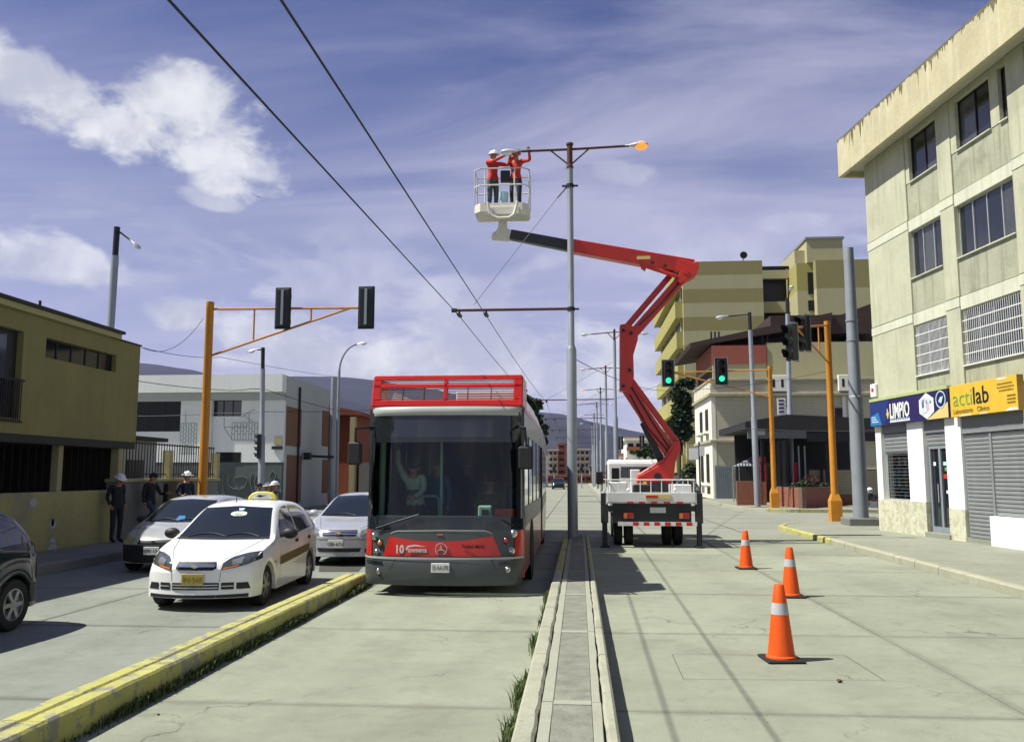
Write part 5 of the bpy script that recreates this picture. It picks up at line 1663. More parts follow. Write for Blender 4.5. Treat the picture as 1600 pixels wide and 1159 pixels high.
class Car:
    """car with its nose at y = 0 pointing to -y; parts are projected on the body shell"""
    def __init__(s, name, label, loc, rotz, L, Wd, prof, belt, plan, wheels, rw, paint, zs=.20, bow=.26, rbow=.22, tumble=.40):
        s.t = thing(name, label, 'car', loc, rotz)
        s.L, s.W, s.rw, s.wheels = L, Wd, rw, wheels
        top, blt, pl = curve(prof), curve(belt), curve(plan)
        Rw = rw + .055
        ys = sorted(set([L * k / 84 for k in range(85)] + [.02, .06, L - .02] + [w_ + d_ * Rw for w_ in wheels for d_ in (-1, -.985, -.94, -.82, .82, .94, .985, 1)]))
        half = []
        for y in ys:
            w = Wd / 2 * pl(y)
            zt = top(y)
            zsh = min(blt(y), zt - .07)
            za = zs
            for wy in wheels:
                if abs(y - wy) < Rw:
                    za = max(za, rw + math.sqrt(Rw * Rw - (y - wy) ** 2) - .01)
            h = zt - zsh
            tx = w - .05 - tumble * max(0, h - .07)
            half.append([(0, zs + .03), (max(w - .25, .05), zs + .03), (max(w - .25, .05), max(za, zs + .03)), (w - .012, za), (w - .002, za + (zsh - za) * .2), (w + .002, za + (zsh - za) * .55), (w - .004, za + (zsh - za) * .86), (w - .028, zsh),
                         (w - .05 - (tumble * .42) * max(0, h - .07), zsh + h * .5), (tx + .015, zt - .06 * min(1, h / .25) - .018), (tx - .05, zt - .022 * min(1, h / .25) - .012), (tx * .62, zt - .008), (tx * .3, zt - .002), (0, zt)])
        def bend(x, y, z):
            k = (abs(x) / (Wd / 2)) ** 2.3
            f = max(0, 1 - y / 1.0)
            g_ = max(0, 1 - (L - y) / .8)
            return (x, y + bow * k * f * f - rbow * k * g_ * g_, z)
        m = MB()
        n = len(half[0])
        rows = []
        for y, hp in zip(ys, half):
            row = [bend(-x, y, z) for x, z in hp[::-1]] + [bend(x, y, z) for x, z in hp[1:]]
            rows.append(row)
        m.grid(rows)
        for y, hp in ((ys[0], half[0]), (ys[-1], half[-1])):
            cap = []
            for x, z in hp[3:]:
                cap.append([bend(-x + 2 * x * q / 10, y, z) for q in range(11)])
            m.grid(cap)
            x, z = hp[3]
        bm = bmesh.new()
        me = bpy.data.meshes.new('body')
        me.from_pydata(m.v, [], m.f)
        bm.from_mesh(me)
        bmesh.ops.remove_doubles(bm, verts=bm.verts, dist=.002)
        bmesh.ops.dissolve_degenerate(bm, edges=bm.edges, dist=.0005)
        bmesh.ops.recalc_face_normals(bm, faces=bm.faces)
        bm.to_mesh(me)
        s.bvh = BVHTree.FromBMesh(bm)
        bm.free()
        me.materials.append(MATS[paint])
        me.polygons.foreach_set('use_smooth', [True] * len(me.polygons))
        me.set_sharp_from_angle(angle=R(42))
        s.body = bpy.data.objects.new('body', me)
        COL.objects.link(s.body)
        s.body.parent = s.t
        und = MB()
        und.box(-Wd * .42, Wd * .42, .35, L - .35, .16, zs + .06)
        und.build('underbody', 'car_plastic', s.t)
        s.make_wheels()
    def make_wheels(s):
        tw, rw = .19, s.rw
        for wy in s.wheels:
            for sx in (-1, 1):
                xo = s.W / 2 - .03
                ty = MB().lathe([(rw * .62, -.09), (rw * .93, -.095), (rw, -.07), (rw, .07), (rw * .93, .095), (rw * .62, .09)], axis='X', n=26)
                o = MB.build(ty, 'wheel', 'tyre', s.t, smooth=True)
                o.location = (sx * (xo - .10), wy, rw)
                rim = MB().lathe([(.001, .03), (rw * .16, .05), (rw * .2, .045), (rw * .62, .055), (rw * .64, .088), (rw * .58, .09), (rw * .56, .04), (.001, .02)] if sx > 0 else [(.001, -.02), (rw * .56, -.04), (rw * .58, -.09), (rw * .64, -.088), (rw * .62, -.055), (rw * .2, -.045), (rw * .16, -.05), (.001, -.03)], axis='X', n=22)
                rim.build('rim', 'rim' if s.W > 1 else 'rim', o, smooth=True)
                sp = MB()
                for k in range(6):
                    a = R(60 * k)
                    sp.bar((sx * .075, 0, 0), (sx * .07, math.cos(a) * rw * .6, math.sin(a) * rw * .6), .05, .03, up=(1, 0, 0))
                sp.build('spokes', 'rim', o)
                dk = MB().lathe([(.001, .0), (rw * .6, .0), (rw * .6, .002), (.001, .002)], (sx * .045, 0, 0), 'X', 18)
                dk.build('brake', 'void', o)
                # dark wheel housing
                MB().box(min(sx * (xo - .26), sx * (xo - .235)), max(sx * (xo - .26), sx * (xo - .235)), wy - rw * 1.15, wy + rw * 1.15, .22, rw * 2 + .08).build('wheel_well', 'void', s.t)
    def patch(s, name, mat, top, bot, axis='F', off=.006, nu=14, nv=8, parent=None, side=1):
        """a skin on the shell between two polylines; F: (x, z) seen from the front, S: (y, z) seen from the side, B: back, T: (x, y) from above"""
        def along(pl_, t):
            ds = [0]
            for a, b in zip(pl_, pl_[1:]):
                ds.append(ds[-1] + math.hypot(b[0] - a[0], b[1] - a[1]))
            d = t * ds[-1]
            for i in range(len(pl_) - 1):
                if d <= ds[i + 1] + 1e-9:
                    u_ = (d - ds[i]) / max(ds[i + 1] - ds[i], 1e-9)
                    return (pl_[i][0] + (pl_[i + 1][0] - pl_[i][0]) * u_, pl_[i][1] + (pl_[i + 1][1] - pl_[i][1]) * u_)
            return pl_[-1]
        rows, ok = [], True
        for j in range(nv + 1):
            row = []
            for i in range(nu + 1):
                a, b = along(top, i / nu), along(bot, i / nu)
                p = (a[0] + (b[0] - a[0]) * j / nv, a[1] + (b[1] - a[1]) * j / nv)
                if axis == 'F':
                    o_, d_ = Vector((p[0], -2, p[1])), Vector((0, 1, 0))
                elif axis == 'B':
                    o_, d_ = Vector((p[0], s.L + 2, p[1])), Vector((0, -1, 0))
                elif axis == 'S':
                    o_, d_ = Vector((side * 3, p[0], p[1])), Vector((-side, 0, 0))
                else:
                    o_, d_ = Vector((p[0], p[1], 4)), Vector((0, 0, -1))
                hit, nrm, _, _ = s.bvh.ray_cast(o_, d_)
                if hit is None:
                    hit, nrm = (row[-1], Vector((0, 0, 0))) if row else (o_ + d_ * 2, Vector((0, 0, 0)))
                    hit = Vector(hit)
                if nrm.dot(d_) > 0:
                    nrm = -nrm
                row.append(tuple(hit + nrm * off))
            rows.append(row)
        m = MB().grid(rows)
        return m.build(name, mat, parent or s.t, smooth=True, angle=50)
    def mirror_arm(s, sx, y, z, mat, w=.20, h=.14):
        x = sx * (s.W / 2 - .02)
        m = MB().ball((x + sx * .12, y, z), (w * .62, .075, h * .6), 14, 10)
        o = m.build('side_mirror', mat, s.t, smooth=True)
        MB().bar((x - sx * .06, y + .03, z - .05), (x + sx * .06, y + .01, z - .02), .06, .05).build('mirror_stalk', mat, o)
        g_ = MB().ball((x + sx * .12, y + .055, z), (w * .5, .03, h * .46), 12, 8)
        g_.build('mirror_glass', 'chrome', o, smooth=True)
        return o
    def front_text(s, string, size, mat, parent, x, y, z):
        return text('plate_number', string, size, mat, parent, (x, y, z), (R(90), 0, 0), ext=.001, align='CENTER')

def plate(c, x, z, mat, string, ink, w=.30, h=.15, lean=.0):
    hit, nrm, _, _ = c.bvh.ray_cast(Vector((x, -2, z)), Vector((0, 1, 0)))
    y = hit.y - .035
    o = MB().box(x - w / 2, x + w / 2, y - .006, y + .006, z - h / 2, z + h / 2).build('number_plate', mat, c.t, bevel=.004)
    text('plate_number', string, h * .62, ink, o, (x, y - .008, z - h * .22), (R(90), 0, 0), ext=.001, align='CENTER')
    return o

def bowtie(c, x, z, w, mat='gold'):
    hit, nrm, _, _ = c.bvh.ray_cast(Vector((x, -2, z)), Vector((0, 1, 0)))
    y = hit.y - .035
    h = w * .38
    p = [(-w / 2 + w * .06, -h * .22), (-w * .2, -h * .22), (-w * .17, -h / 2), (w * .22, -h / 2), (w * .19, -h * .22), (w / 2, -h * .22), (w / 2 - w * .06, h * .22), (w * .2, h * .22), (w * .17, h / 2), (-w * .22, h / 2), (-w * .19, h * .22), (-w / 2, h * .22)]
    return MB().prism([(x + a, z + b) for a, b in p], y - .012, y + .01, 'Y').build('emblem', mat, c.t)

def wiper(c, x0, x1, y0, z0):
    m = MB()
    pts = []
    for k in range(7):
        x = x0 + (x1 - x0) * k / 6
        z = z0 + .05 * math.sin(math.pi * k / 6)
        hit, nrm, _, _ = c.bvh.ray_cast(Vector((x, -2, z)), Vector((0, 1, 0)))
        pts.append(tuple(hit - Vector((0, .02, -.005))))
    m.tube(pts, .010, 6)
    return m.build('wiper', 'car_plastic', c.t)

# --- white taxi
TX = Car('taxi_car', 'white hatchback taxi with brown side stripe and yellow roof sign', (-5.22, 11.62, 0), R(3.2), 4.05, 1.66,
         [(0, .60), (.05, .68), (.16, .74), (.5, .84), (.9, .92), (1.12, .98), (1.4, 1.17), (1.7, 1.36), (1.9, 1.44), (2.3, 1.485), (2.8, 1.48), (3.2, 1.42), (3.45, 1.30), (3.7, 1.08), (3.85, .98), (4.0, .92), (4.05, .70)],
         [(0, .56), (.6, .76), (1.0, .86), (1.6, .90), (2.6, .95), (3.4, .99), (4.05, .92)],
         [(0, .90), (.25, .965), (.7, 1.0), (2, 1.0), (3.4, .99), (3.8, .95), (4.05, .86)], [.72, 3.22], .295, 'car_white', zs=.19, bow=.30, tumble=.43)
c = TX
c.patch('windshield', 'car_glass', [(-.535, 1.375), (0, 1.405), (.535, 1.375)], [(-.70, .965), (0, .955), (.70, .965)], nu=18, nv=10)
c.patch('windshield_seal', 'car_plastic', [(-.70, .965), (0, .955), (.70, .965)], [(-.72, .935), (0, .93), (.72, .935)], nu=18, nv=2, off=.004)
c.patch('grille', 'car_plastic', [(-.27, .685), (.27, .685)], [(-.285, .595), (-.25, .575), (.25, .575), (.285, .595)], nu=12, nv=3, off=.008)
c.patch('grille_bar', 'chrome', [(-.26, .648), (.26, .648)], [(-.26, .612), (.26, .612)], nu=10, nv=2, off=.022)
bowtie(c, 0, .63, .115, 'chrome')
for sx in (-1, 1):
    c.patch('headlight', 'headlight_dark', [(sx * .36, .665), (sx * .45, .74), (sx * .62, .785), (sx * .765, .80)], [(sx * .35, .575), (sx * .50, .60), (sx * .68, .645), (sx * .79, .70)], nu=10, nv=6, off=.008)
    c.patch('headlamp_bulb', 'headlight', [(sx * .47, .70), (sx * .60, .735)], [(sx * .48, .635), (sx * .60, .655)], nu=4, nv=4, off=.014)
    c.patch('indicator', 'amber', [(sx * .38, .605), (sx * .47, .622), (sx * .56, .645)], [(sx * .37, .584), (sx * .47, .602), (sx * .57, .63)], nu=8, nv=2, off=.013)
    c.patch('fog_recess', 'car_plastic', [(sx * .55, .40), (sx * .69, .40)], [(sx * .55, .31), (sx * .72, .31)], nu=5, nv=3, off=.006)
    c.patch('bumper_intake', 'car_plastic', [(sx * .36, .405), (sx * .52, .405)], [(sx * .36, .31), (sx * .52, .31)], nu=5, nv=3, off=.006)
    c.patch('intake_bar', 'car_silver', [(sx * .37, .365), (sx * .51, .365)], [(sx * .37, .350), (sx * .51, .350)], nu=4, nv=1, off=.014)
c.patch('bumper_intake', 'car_plastic', [(-.33, .405), (.33, .405)], [(-.33, .305), (.33, .305)], nu=10, nv=3, off=.006)
for z in (.375, .335):
    c.patch('intake_bar', 'car_silver', [(-.32, z + .008), (.32, z + .008)], [(-.32, z - .008), (.32, z - .008)], nu=8, nv=1, off=.014)
c.patch('chin_line', 'car_plastic', [(-.7, .245), (0, .235), (.7, .245)], [(-.7, .195), (0, .195), (.7, .195)], nu=12, nv=1, off=.004)
for sx in (-1, 1):
    c.patch('hood_seam', 'car_plastic', [(sx * .345, .70), (sx * .52, .83), (sx * .64, .93)], [(sx * .352, .70), (sx * .528, .83), (sx * .648, .93)], nu=16, nv=1, off=.003)
    c.patch('bumper_seam', 'car_plastic', [(sx * .345, .56), (sx * .335, .42)], [(sx * .351, .56), (sx * .341, .42)], nu=6, nv=1, off=.003)
plate(c, -.02, .455, 'plate_yellow', 'FV·547', 'ink_brown', .31, .15)
for sx in (-1, 1):
    c.patch('window', 'car_glass', [(1.55, 1.12), (1.80, 1.30), (2.02, 1.385), (2.28, 1.40)], [(1.42, .955), (1.75, .955), (2.05, .965), (2.30, .97)], 'S', .006, 14, 8, side=sx)
    c.patch('window', 'car_glass', [(2.36, 1.40), (2.75, 1.39), (3.05, 1.32)], [(2.38, .975), (2.75, .99), (3.18, 1.02)], 'S', .006, 12, 8, side=sx)
    c.patch('window_seal', 'car_plastic', [(1.40, .955), (2.3, .97), (3.2, 1.02)], [(1.40, .935), (2.3, .95), (3.2, 1.0)], 'S', .004, 16, 1, side=sx)
    c.patch('side_stripe', 'stripe', [(1.28, .66), (2.3, .70), (3.05, .73)], [(1.28, .53), (2.3, .57), (3.05, .61)], 'S', .005, 18, 3, side=sx)
    for y0 in (1.27, 2.33, 3.06):
        c.patch('door_seam', 'car_plastic', [(y0, .92), (y0 - .01, .6), (y0, .27)], [(y0 + .007, .92), (y0 - .003, .6), (y0 + .007, .27)], 'S', .003, 12, 1, side=sx)
    for y0 in (2.13, 2.92):
        c.patch('door_handle', 'car_plastic', [(y0, .86), (y0 + .15, .865)], [(y0, .81), (y0 + .15, .815)], 'S', .016, 5, 2, side=sx)
    c.mirror_arm(sx, 1.42, 1.0, 'car_plastic')
    c.patch('side_marker', 'amber', [(.98, .62), (1.05, .62)], [(.98, .59), (1.05, .59)], 'S', .006, 2, 1, side=sx)
wiper(c, -.55, .05, 1.2, .965)
wiper(c, .0, .55, 1.2, .965)
MB().tube([(-.12, 1.98, 1.45), (-.11, 1.95, 1.56)], .006, 6).build('antenna', 'car_plastic', c.t)
o = MB().tube([(.42, 1.44, .90), (.42, 1.40, .905)], .1, 10)
c.patch('windscreen_sticker', 'plate_white', [(-.06, 1.30), (0.0, 1.318), (.13, 1.318), (.19, 1.30)], [(-.06, 1.27), (0.0, 1.252), (.13, 1.252), (.19, 1.27)], off=.012, nu=8, nv=3)
stx = text('windscreen_lettering', 'TAXI', .055, 'ink_green', c.t, (.065, 1.60, 1.268), (R(90 - 35), 0, 0), ext=.001, align='CENTER', bold=.002)
hit, nrm, _, _ = c.bvh.ray_cast(Vector((.065, -2, 1.268)), Vector((0, 1, 0)))
stx.location = hit + Vector((0, -.024, .008))
c.patch('windscreen_sticker', 'pale_blue', [(.02, 1.365), (.12, 1.365)], [(.04, 1.335), (.10, 1.335)], off=.012, nu=3, nv=2)
# roof sign
TX.t.scale = (.97, .97, .97)
rs = thing('taxi_sign', 'domed yellow and white sign on the roof of the white taxi', 'sign', TX.t.location + Matrix.Rotation(R(3.2), 3, 'Z') @ Vector((.14, 2.45, 1.445)), R(3.2))
rs.scale = (.78, .78, .72)
prof = [(-.30, 0), (-.29, .06), (-.22, .14), (-.1, .18), (.1, .18), (.22, .14), (.29, .06), (.30, 0)]
MB().prism([(x, z) for x, z in prof][::-1], -.07, .07, 'Y').build('shell', 'taxi_yellow', rs, bevel=.02)
MB().prism([(x * .72, z * .72 + .015) for x, z in prof][::-1], -.078, -.071, 'Y').build('panel', 'plate_white', rs)
MB().prism([(-.12, .07), (-.02, .05), (.02, .07), (.12, .10), (.0, .095), (-.05, .11)], -.084, -.079, 'Y').build('bird_mark', 'signal_black', rs)
MB().box(-.25, .25, -.06, .06, -.02, -.001).build('bar', 'car_plastic', rs)

# --- silver hatchback behind, left
HB = Car('hatchback_car', 'silver hatchback with black front bumper beside the left kerb', (-8.02, 16.0, 0), R(1.5), 3.75, 1.61,
         [(0, .58), (.05, .64), (.14, .70), (.45, .80), (.85, .88), (1.0, .93), (1.3, 1.12), (1.6, 1.30), (1.8, 1.37), (2.3, 1.415), (2.9, 1.39), (3.3, 1.28), (3.55, 1.02), (3.68, .86), (3.75, .62)],
         [(0, .54), (.6, .72), (1.0, .83), (2.0, .88), (3.0, .93), (3.75, .86)],
         [(0, .88), (.25, .955), (.7, 1.0), (2, 1.0), (3.3, .98), (3.75, .86)], [.68, 3.10], .275, 'car_silver', zs=.19, bow=.30, tumble=.43)
c = HB
c.patch('windshield', 'car_glass', [(-.52, 1.32), (0, 1.345), (.52, 1.32)], [(-.68, .92), (0, .905), (.68, .92)], nu=18, nv=10)
c.patch('front_bumper', 'car_plastic', [(-.80, .53), (-.5, .535), (0, .53), (.5, .535), (.80, .53)], [(-.79, .24), (-.4, .20), (.4, .20), (.79, .24)], nu=24, nv=6, off=.012)
c.patch('grille', 'car_plastic', [(-.30, .625), (.30, .625)], [(-.33, .545), (.33, .545)], nu=10, nv=3, off=.008)
for sx in (-1, 1):
    c.patch('headlight', 'headlight_yellow', [(sx * .40, .655), (sx * .60, .70), (sx * .745, .715)], [(sx * .42, .55), (sx * .60, .545), (sx * .77, .565)], nu=10, nv=6, off=.008)
    c.patch('window', 'car_glass', [(1.45, 1.08), (1.7, 1.25), (1.95, 1.315), (2.7, 1.30), (2.95, 1.22)], [(1.35, .91), (1.7, .91), (2.2, .92), (2.7, .95), (3.05, .98)], 'S', .006, 18, 8, side=sx)
    c.mirror_arm(sx, 1.35, .95, 'car_plastic', .17, .12)
    c.patch('hood_seam', 'car_plastic', [(sx * .42, .69), (sx * .6, .84), (sx * .68, .9)], [(sx * .427, .69), (sx * .607, .84), (sx * .687, .9)], nu=12, nv=1, off=.003)
bt_ = plate(c, -.02, .43, 'plate_white', 'MFK·13A', 'ink_black', .30, .15)
bowtie(c, 0, .60, .09, 'chrome')
wiper(c, -.52, .05, 1.1, .925)
wiper(c, .0, .5, 1.1, .925)
c.patch('windscreen_sticker', 'sign_cyan', [(-.02, 1.02), (.10, 1.02)], [(-.06, .94), (.14, .94)], off=.012, nu=4, nv=3)

# --- silver saloon behind the taxi
SD = Car('saloon_car', 'silver saloon with chrome grille waiting behind the taxi beside the bus', (-4.90, 17.55, 0), R(1.0), 4.5, 1.73,
         [(0, .60), (.05, .69), (.15, .75), (.6, .84), (1.1, .92), (1.25, .97), (1.6, 1.18), (1.95, 1.36), (2.2, 1.42), (2.7, 1.445), (3.1, 1.40), (3.5, 1.22), (3.8, 1.06), (4.2, 1.02), (4.42, .97), (4.5, .72)],
         [(0, .56), (.6, .76), (1.1, .86), (2.0, .91), (3.2, .97), (4.5, .94)],
         [(0, .90), (.25, .965), (.8, 1.0), (2, 1.0), (3.7, .99), (4.5, .88)], [.85, 3.45], .30, 'car_silver_blue', zs=.20, bow=.30, tumble=.45)
c = SD
c.patch('windshield', 'car_glass', [(-.56, 1.365), (0, 1.39), (.56, 1.365)], [(-.73, .96), (0, .945), (.73, .96)], nu=18, nv=10)
c.patch('grille', 'car_plastic', [(-.36, .725), (.36, .725)], [(-.34, .605), (.34, .605)], nu=12, nv=3, off=.008)
for z in (.69, .645):
    c.patch('grille_bar', 'chrome', [(-.35, z + .012), (.35, z + .012)], [(-.35, z - .012), (.35, z - .012)], nu=10, nv=1, off=.018)
bowtie(c, 0, .665, .13, 'gold')
for sx in (-1, 1):
    c.patch('headlight', 'headlight', [(sx * .44, .72), (sx * .60, .775), (sx * .78, .80)], [(sx * .42, .61), (sx * .6, .615), (sx * .81, .645)], nu=10, nv=6, off=.008)
    c.patch('indicator', 'amber', [(sx * .70, .77), (sx * .80, .79)], [(sx * .70, .66), (sx * .815, .68)], nu=4, nv=4, off=.014)
    c.patch('fog_lamp', 'headlight_dark', [(sx * .52, .36), (sx * .66, .36)], [(sx * .52, .28), (sx * .66, .28)], nu=4, nv=3, off=.01)
    c.patch('window', 'car_glass', [(1.75, 1.15), (2.05, 1.32), (2.35, 1.37), (3.0, 1.33), (3.3, 1.2)], [(1.6, .95), (2.0, .95), (2.5, .96), (3.1, .98), (3.45, 1.02)], 'S', .006, 18, 8, side=sx)
    c.mirror_arm(sx, 1.55, 1.0, 'car_silver_blue')
    c.patch('hood_seam', 'car_plastic', [(sx * .40, .74), (sx * .6, .86), (sx * .72, .93)], [(sx * .407, .74), (sx * .607, .86), (sx * .727, .93)], nu=12, nv=1, off=.003)
c.patch('bumper_intake', 'car_plastic', [(-.46, .37), (.46, .37)], [(-.42, .29), (.42, .29)], nu=10, nv=3, off=.006)
c.patch('bumper_line', 'car_plastic', [(-.8, .548), (0, .54), (.8, .548)], [(-.8, .538), (0, .53), (.8, .538)], nu=16, nv=1, off=.003)
plate(c, -.05, .455, 'plate_white', 'GBI·67X', 'ink_black', .31, .16)
wiper(c, -.6, .05, 1.2, .965)

# --- dark hatchback at the left edge, seen from behind its shoulder
DK = Car('dark_car', 'dark blue grey hatchback cut off by the left edge of the picture', (-7.56, 6.92, 0), R(0.0), 3.85, 1.66,
         [(0, .60), (.06, .68), (.2, .75), (.6, .86), (1.0, .95), (1.3, 1.12), (1.7, 1.36), (2.0, 1.46), (2.5, 1.50), (3.0, 1.47), (3.3, 1.40), (3.55, 1.22), (3.7, 1.0), (3.8, .85), (3.85, .55)],
         [(0, .56), (.6, .78), (1.0, .88), (2.0, .93), (3.0, .97), (3.85, .92)],
         [(0, .88), (.25, .955), (.7, 1.0), (2, 1.0), (3.3, .985), (3.65, .96), (3.85, .90)], [.70, 3.20], .305, 'car_dark', zs=.24, bow=.30, rbow=.2, tumble=.40)
c = DK
c.patch('windshield', 'car_glass', [(-.52, 1.40), (0, 1.42), (.52, 1.40)], [(-.70, .98), (0, .97), (.70, .98)], nu=14, nv=8)
for sx in (-1, 1):
    c.patch('window', 'car_glass', [(1.60, 1.16), (1.85, 1.34), (2.05, 1.41), (2.3, 1.42)], [(1.45, .98), (1.8, .98), (2.05, .985), (2.3, .99)], 'S', .006, 12, 8, side=sx)
    c.patch('window', 'car_glass', [(2.40, 1.42), (2.8, 1.41), (3.05, 1.37), (3.22, 1.30)], [(2.40, .995), (2.8, 1.0), (3.15, 1.01), (3.48, 1.02)], 'S', .006, 12, 8, side=sx)
    c.patch('side_moulding', 'car_plastic', [(1.1, .60), (2.6, .61)], [(1.1, .53), (2.6, .54)], 'S', .012, 14, 2, side=sx)
    for y0 in (1.25, 2.35):
        c.patch('door_seam', 'car_plastic', [(y0, .94), (y0, .3)], [(y0 + .007, .94), (y0 + .007, .3)], 'S', .003, 10, 1, side=sx)
    c.patch('door_handle', 'car_plastic', [(2.12, .87), (2.28, .875)], [(2.12, .83), (2.28, .835)], 'S', .016, 5, 2, side=sx)
    c.mirror_arm(sx, 1.45, 1.02, 'car_plastic')
    c.patch('headlight', 'headlight', [(sx * .42, .70), (sx * .74, .76)], [(sx * .42, .58), (sx * .76, .60)], nu=8, nv=4, off=.008)
    c.patch('tail_light', 'tail_red', [(3.66, .96), (3.80, .90)], [(3.66, .74), (3.82, .70)], 'S', .008, 4, 5, side=sx)
c.patch('rear_bumper', 'car_plastic', [(3.45, .52), (3.83, .52)], [(3.5, .30), (3.83, .30)], 'S', .012, 6, 4, side=1)
c.patch('rear_window', 'car_glass', [(-.48, 1.36), (.48, 1.36)], [(-.58, 1.08), (.58, 1.08)], 'B', .006, 12, 6)
# ------------------------------------------------------------------ trolleybus
BX, BY = -2.135, 13.40
bus = thing('trolleybus', 'red and grey articulated trolleybus facing the camera in the bus lane', 'bus', (BX, BY, 0))
HW = 1.262
def F(x, z):
    k = min(1.0, abs(x) / HW)
    y = .26 * k ** 2.8 + .16 * max(0, (k - .86) / .14) ** 2
    if z > .6:
        y += .035 * min(1, (z - .6) / .5)
    if z > 1.1:
        y += .16 * (z - 1.1) / 1.75
    return y
def along(pl_, t):
    ds = [0]
    for a, b in zip(pl_, pl_[1:]):
        ds.append(ds[-1] + math.hypot(b[0] - a[0], b[1] - a[1]))
    d = t * ds[-1]
    for i in range(len(pl_) - 1):
        if d <= ds[i + 1] + 1e-9:
            u_ = (d - ds[i]) / max(ds[i + 1] - ds[i], 1e-9)
            return (pl_[i][0] + (pl_[i + 1][0] - pl_[i][0]) * u_, pl_[i][1] + (pl_[i + 1][1] - pl_[i][1]) * u_)
    return pl_[-1]
def fpatch(name, mat, top, bot, off=.004, nu=18, nv=6, parent=bus, bulge=0.0):
    rows = []
    for j in range(nv + 1):
        row = []
        for i in range(nu + 1):
            a, b = along(top, i / nu), along(bot, i / nu)
            x, z = a[0] + (b[0] - a[0]) * j / nv, a[1] + (b[1] - a[1]) * j / nv
            e = bulge * math.sin(math.pi * j / nv) ** .5 if bulge else 0
            row.append((x, F(x, z) - off - e, z))
        rows.append(row)
    return MB().grid(rows).build(name, mat, parent, smooth=True, angle=55)
def bpx(px, py=850):
    return PY(px, py, BY + .15).x - BX
def bpz(py):
    return PY(690, py, BY + .1).z
X1 = HW
# front shell
fpatch('front_panel', 'bus_grey', [(-X1, 1.02), (X1, 1.02)], [(-X1, .5), (X1, .5)], 0, 30, 8)
fpatch('bumper', 'bus_grey', [(-X1, .585), (X1, .585)], [(-X1 + .03, .17), (X1 - .03, .17)], .05, 34, 10, bulge=.035)
fpatch('bumper_top', 'bus_grey_light', [(-X1, .597), (X1, .597)], [(-X1, .565), (X1, .565)], .082, 30, 2)
fpatch('bumper_seam', 'bus_black', [(-.70, .56), (-.80, .40)], [(-.69, .56), (-.79, .40)], .09, 4, 1)
fpatch('bumper_seam', 'bus_black', [(.78, .56), (.86, .40)], [(.79, .56), (.87, .40)], .09, 4, 1)
for sx in (-1, 1):
    fpatch('bumper_slot', 'bus_black', [(sx * .92, .525), (sx * 1.2, .54)], [(sx * .90, .475), (sx * 1.2, .49)], .091, 8, 2)
    fpatch('corner_panel', 'bus_red', [(sx * 1.14, .99), (sx * X1, .99)], [(sx * 1.12, .60), (sx * X1, .60)], .012, 8, 6)
red = fpatch('red_panel', 'bus_red', [(-.82, .90), (-.4, .845), (0, .83), (.4, .85), (.80, .915)], [(-.92, .605), (.93, .605)], .022, 26, 8)
fpatch('front_hatch', 'bus_grey', [(-.80, .945), (-.72, .985), (0, 1.0), (.70, .995), (.79, .95)], [(-.82, .902), (-.4, .847), (0, .832), (.4, .852), (.80, .917)], .02, 26, 5)
fpatch('hatch_edge', 'bus_grey_light', [(-.80, .95), (-.72, .992), (0, 1.007), (.70, 1.002), (.79, .955)], [(-.80, .938), (-.72, .977), (0, .992), (.70, .987), (.79, .943)], .028, 26, 1)
fpatch('lower_screen_band', 'bus_black', [(-X1, 1.20), (X1, 1.20)], [(-X1, 1.0), (X1, 1.0)], .003, 30, 4)
# lamps
for (px, py, r_, mt_) in ((584, 838, .05, 'headlight'), (594.5, 849, .05, 'amber'), (589, 863, .042, 'headlight'), (802, 833, .05, 'headlight'), (791, 844, .05, 'tail_red'), (799, 860, .045, 'headlight'), (594, 892, .035, 'headlight'), (793.6, 888, .038, 'headlight')):
    x, z = bpx(px, py), bpz(py)
    y = F(x, z) - (.015 if z > .6 else .088)
    lp_ = MB().lathe([(.001, -.02), (r_ * .75, -.018), (r_, -.004), (r_ * 1.2, .0), (r_ * 1.2, .012), (.001, .012)], (x, y, z), 'Y', 18).build('lamp', 'chrome' if mt_ == 'headlight' else 'bus_black', bus, smooth=True)
    MB().ball((x, y - .014, z), (r_ * .78, .02, r_ * .78), 14, 8).build('lens', mt_, lp_, smooth=True)
# emblem: ring with three-pointed star
ex, ez = bpx(692, 856), bpz(856)
ey = F(ex, ez) - .04
em = MB()
rows = []
for k in range(28):
    a = 2 * math.pi * k / 28
    rows.append([(ex + (.088 + .009 * math.cos(b)) * math.cos(a), ey + .009 * math.sin(b), ez + (.088 + .009 * math.cos(b)) * math.sin(a)) for b in [2 * math.pi * q / 8 for q in range(8)]])
rows.append(rows[0])
em.grid(rows, wrap=True)
for k in range(3):
    a = R(90 + 120 * k)
    tip_ = (ex + .085 * math.cos(a), ez + .085 * math.sin(a))
    l_ = (ex + .017 * math.cos(a + R(60)), ez + .017 * math.sin(a + R(60)))
    r2 = (ex + .017 * math.cos(a - R(60)), ez + .017 * math.sin(a - R(60)))
    em.prism([(ex, ez), l_, tip_, r2], ey - .012, ey + .008, 'Y')
em.build('emblem', 'chrome', bus)
nx0 = bpx(620, 857)
text('number_marking', '10', .17, 'plate_white', bus, (nx0, F(nx0 + .16, .7) - .030, bpz(863)), (R(90), 0, 0), bold=.006, sx=.85)
lx0, lx1 = bpx(637, 857), bpx(670, 857)
t = text('operator_lettering', 'tromerca', .10, 'plate_white', bus, (lx0 + .04, F(lx1, .7) - .030, bpz(861.5)), (R(90), 0, 0), bold=.002)
t.scale = ((lx1 - lx0 - .04) / max(v_.co.x for v_ in t.data.vertices), 1, 1)
zz = bpz(855)
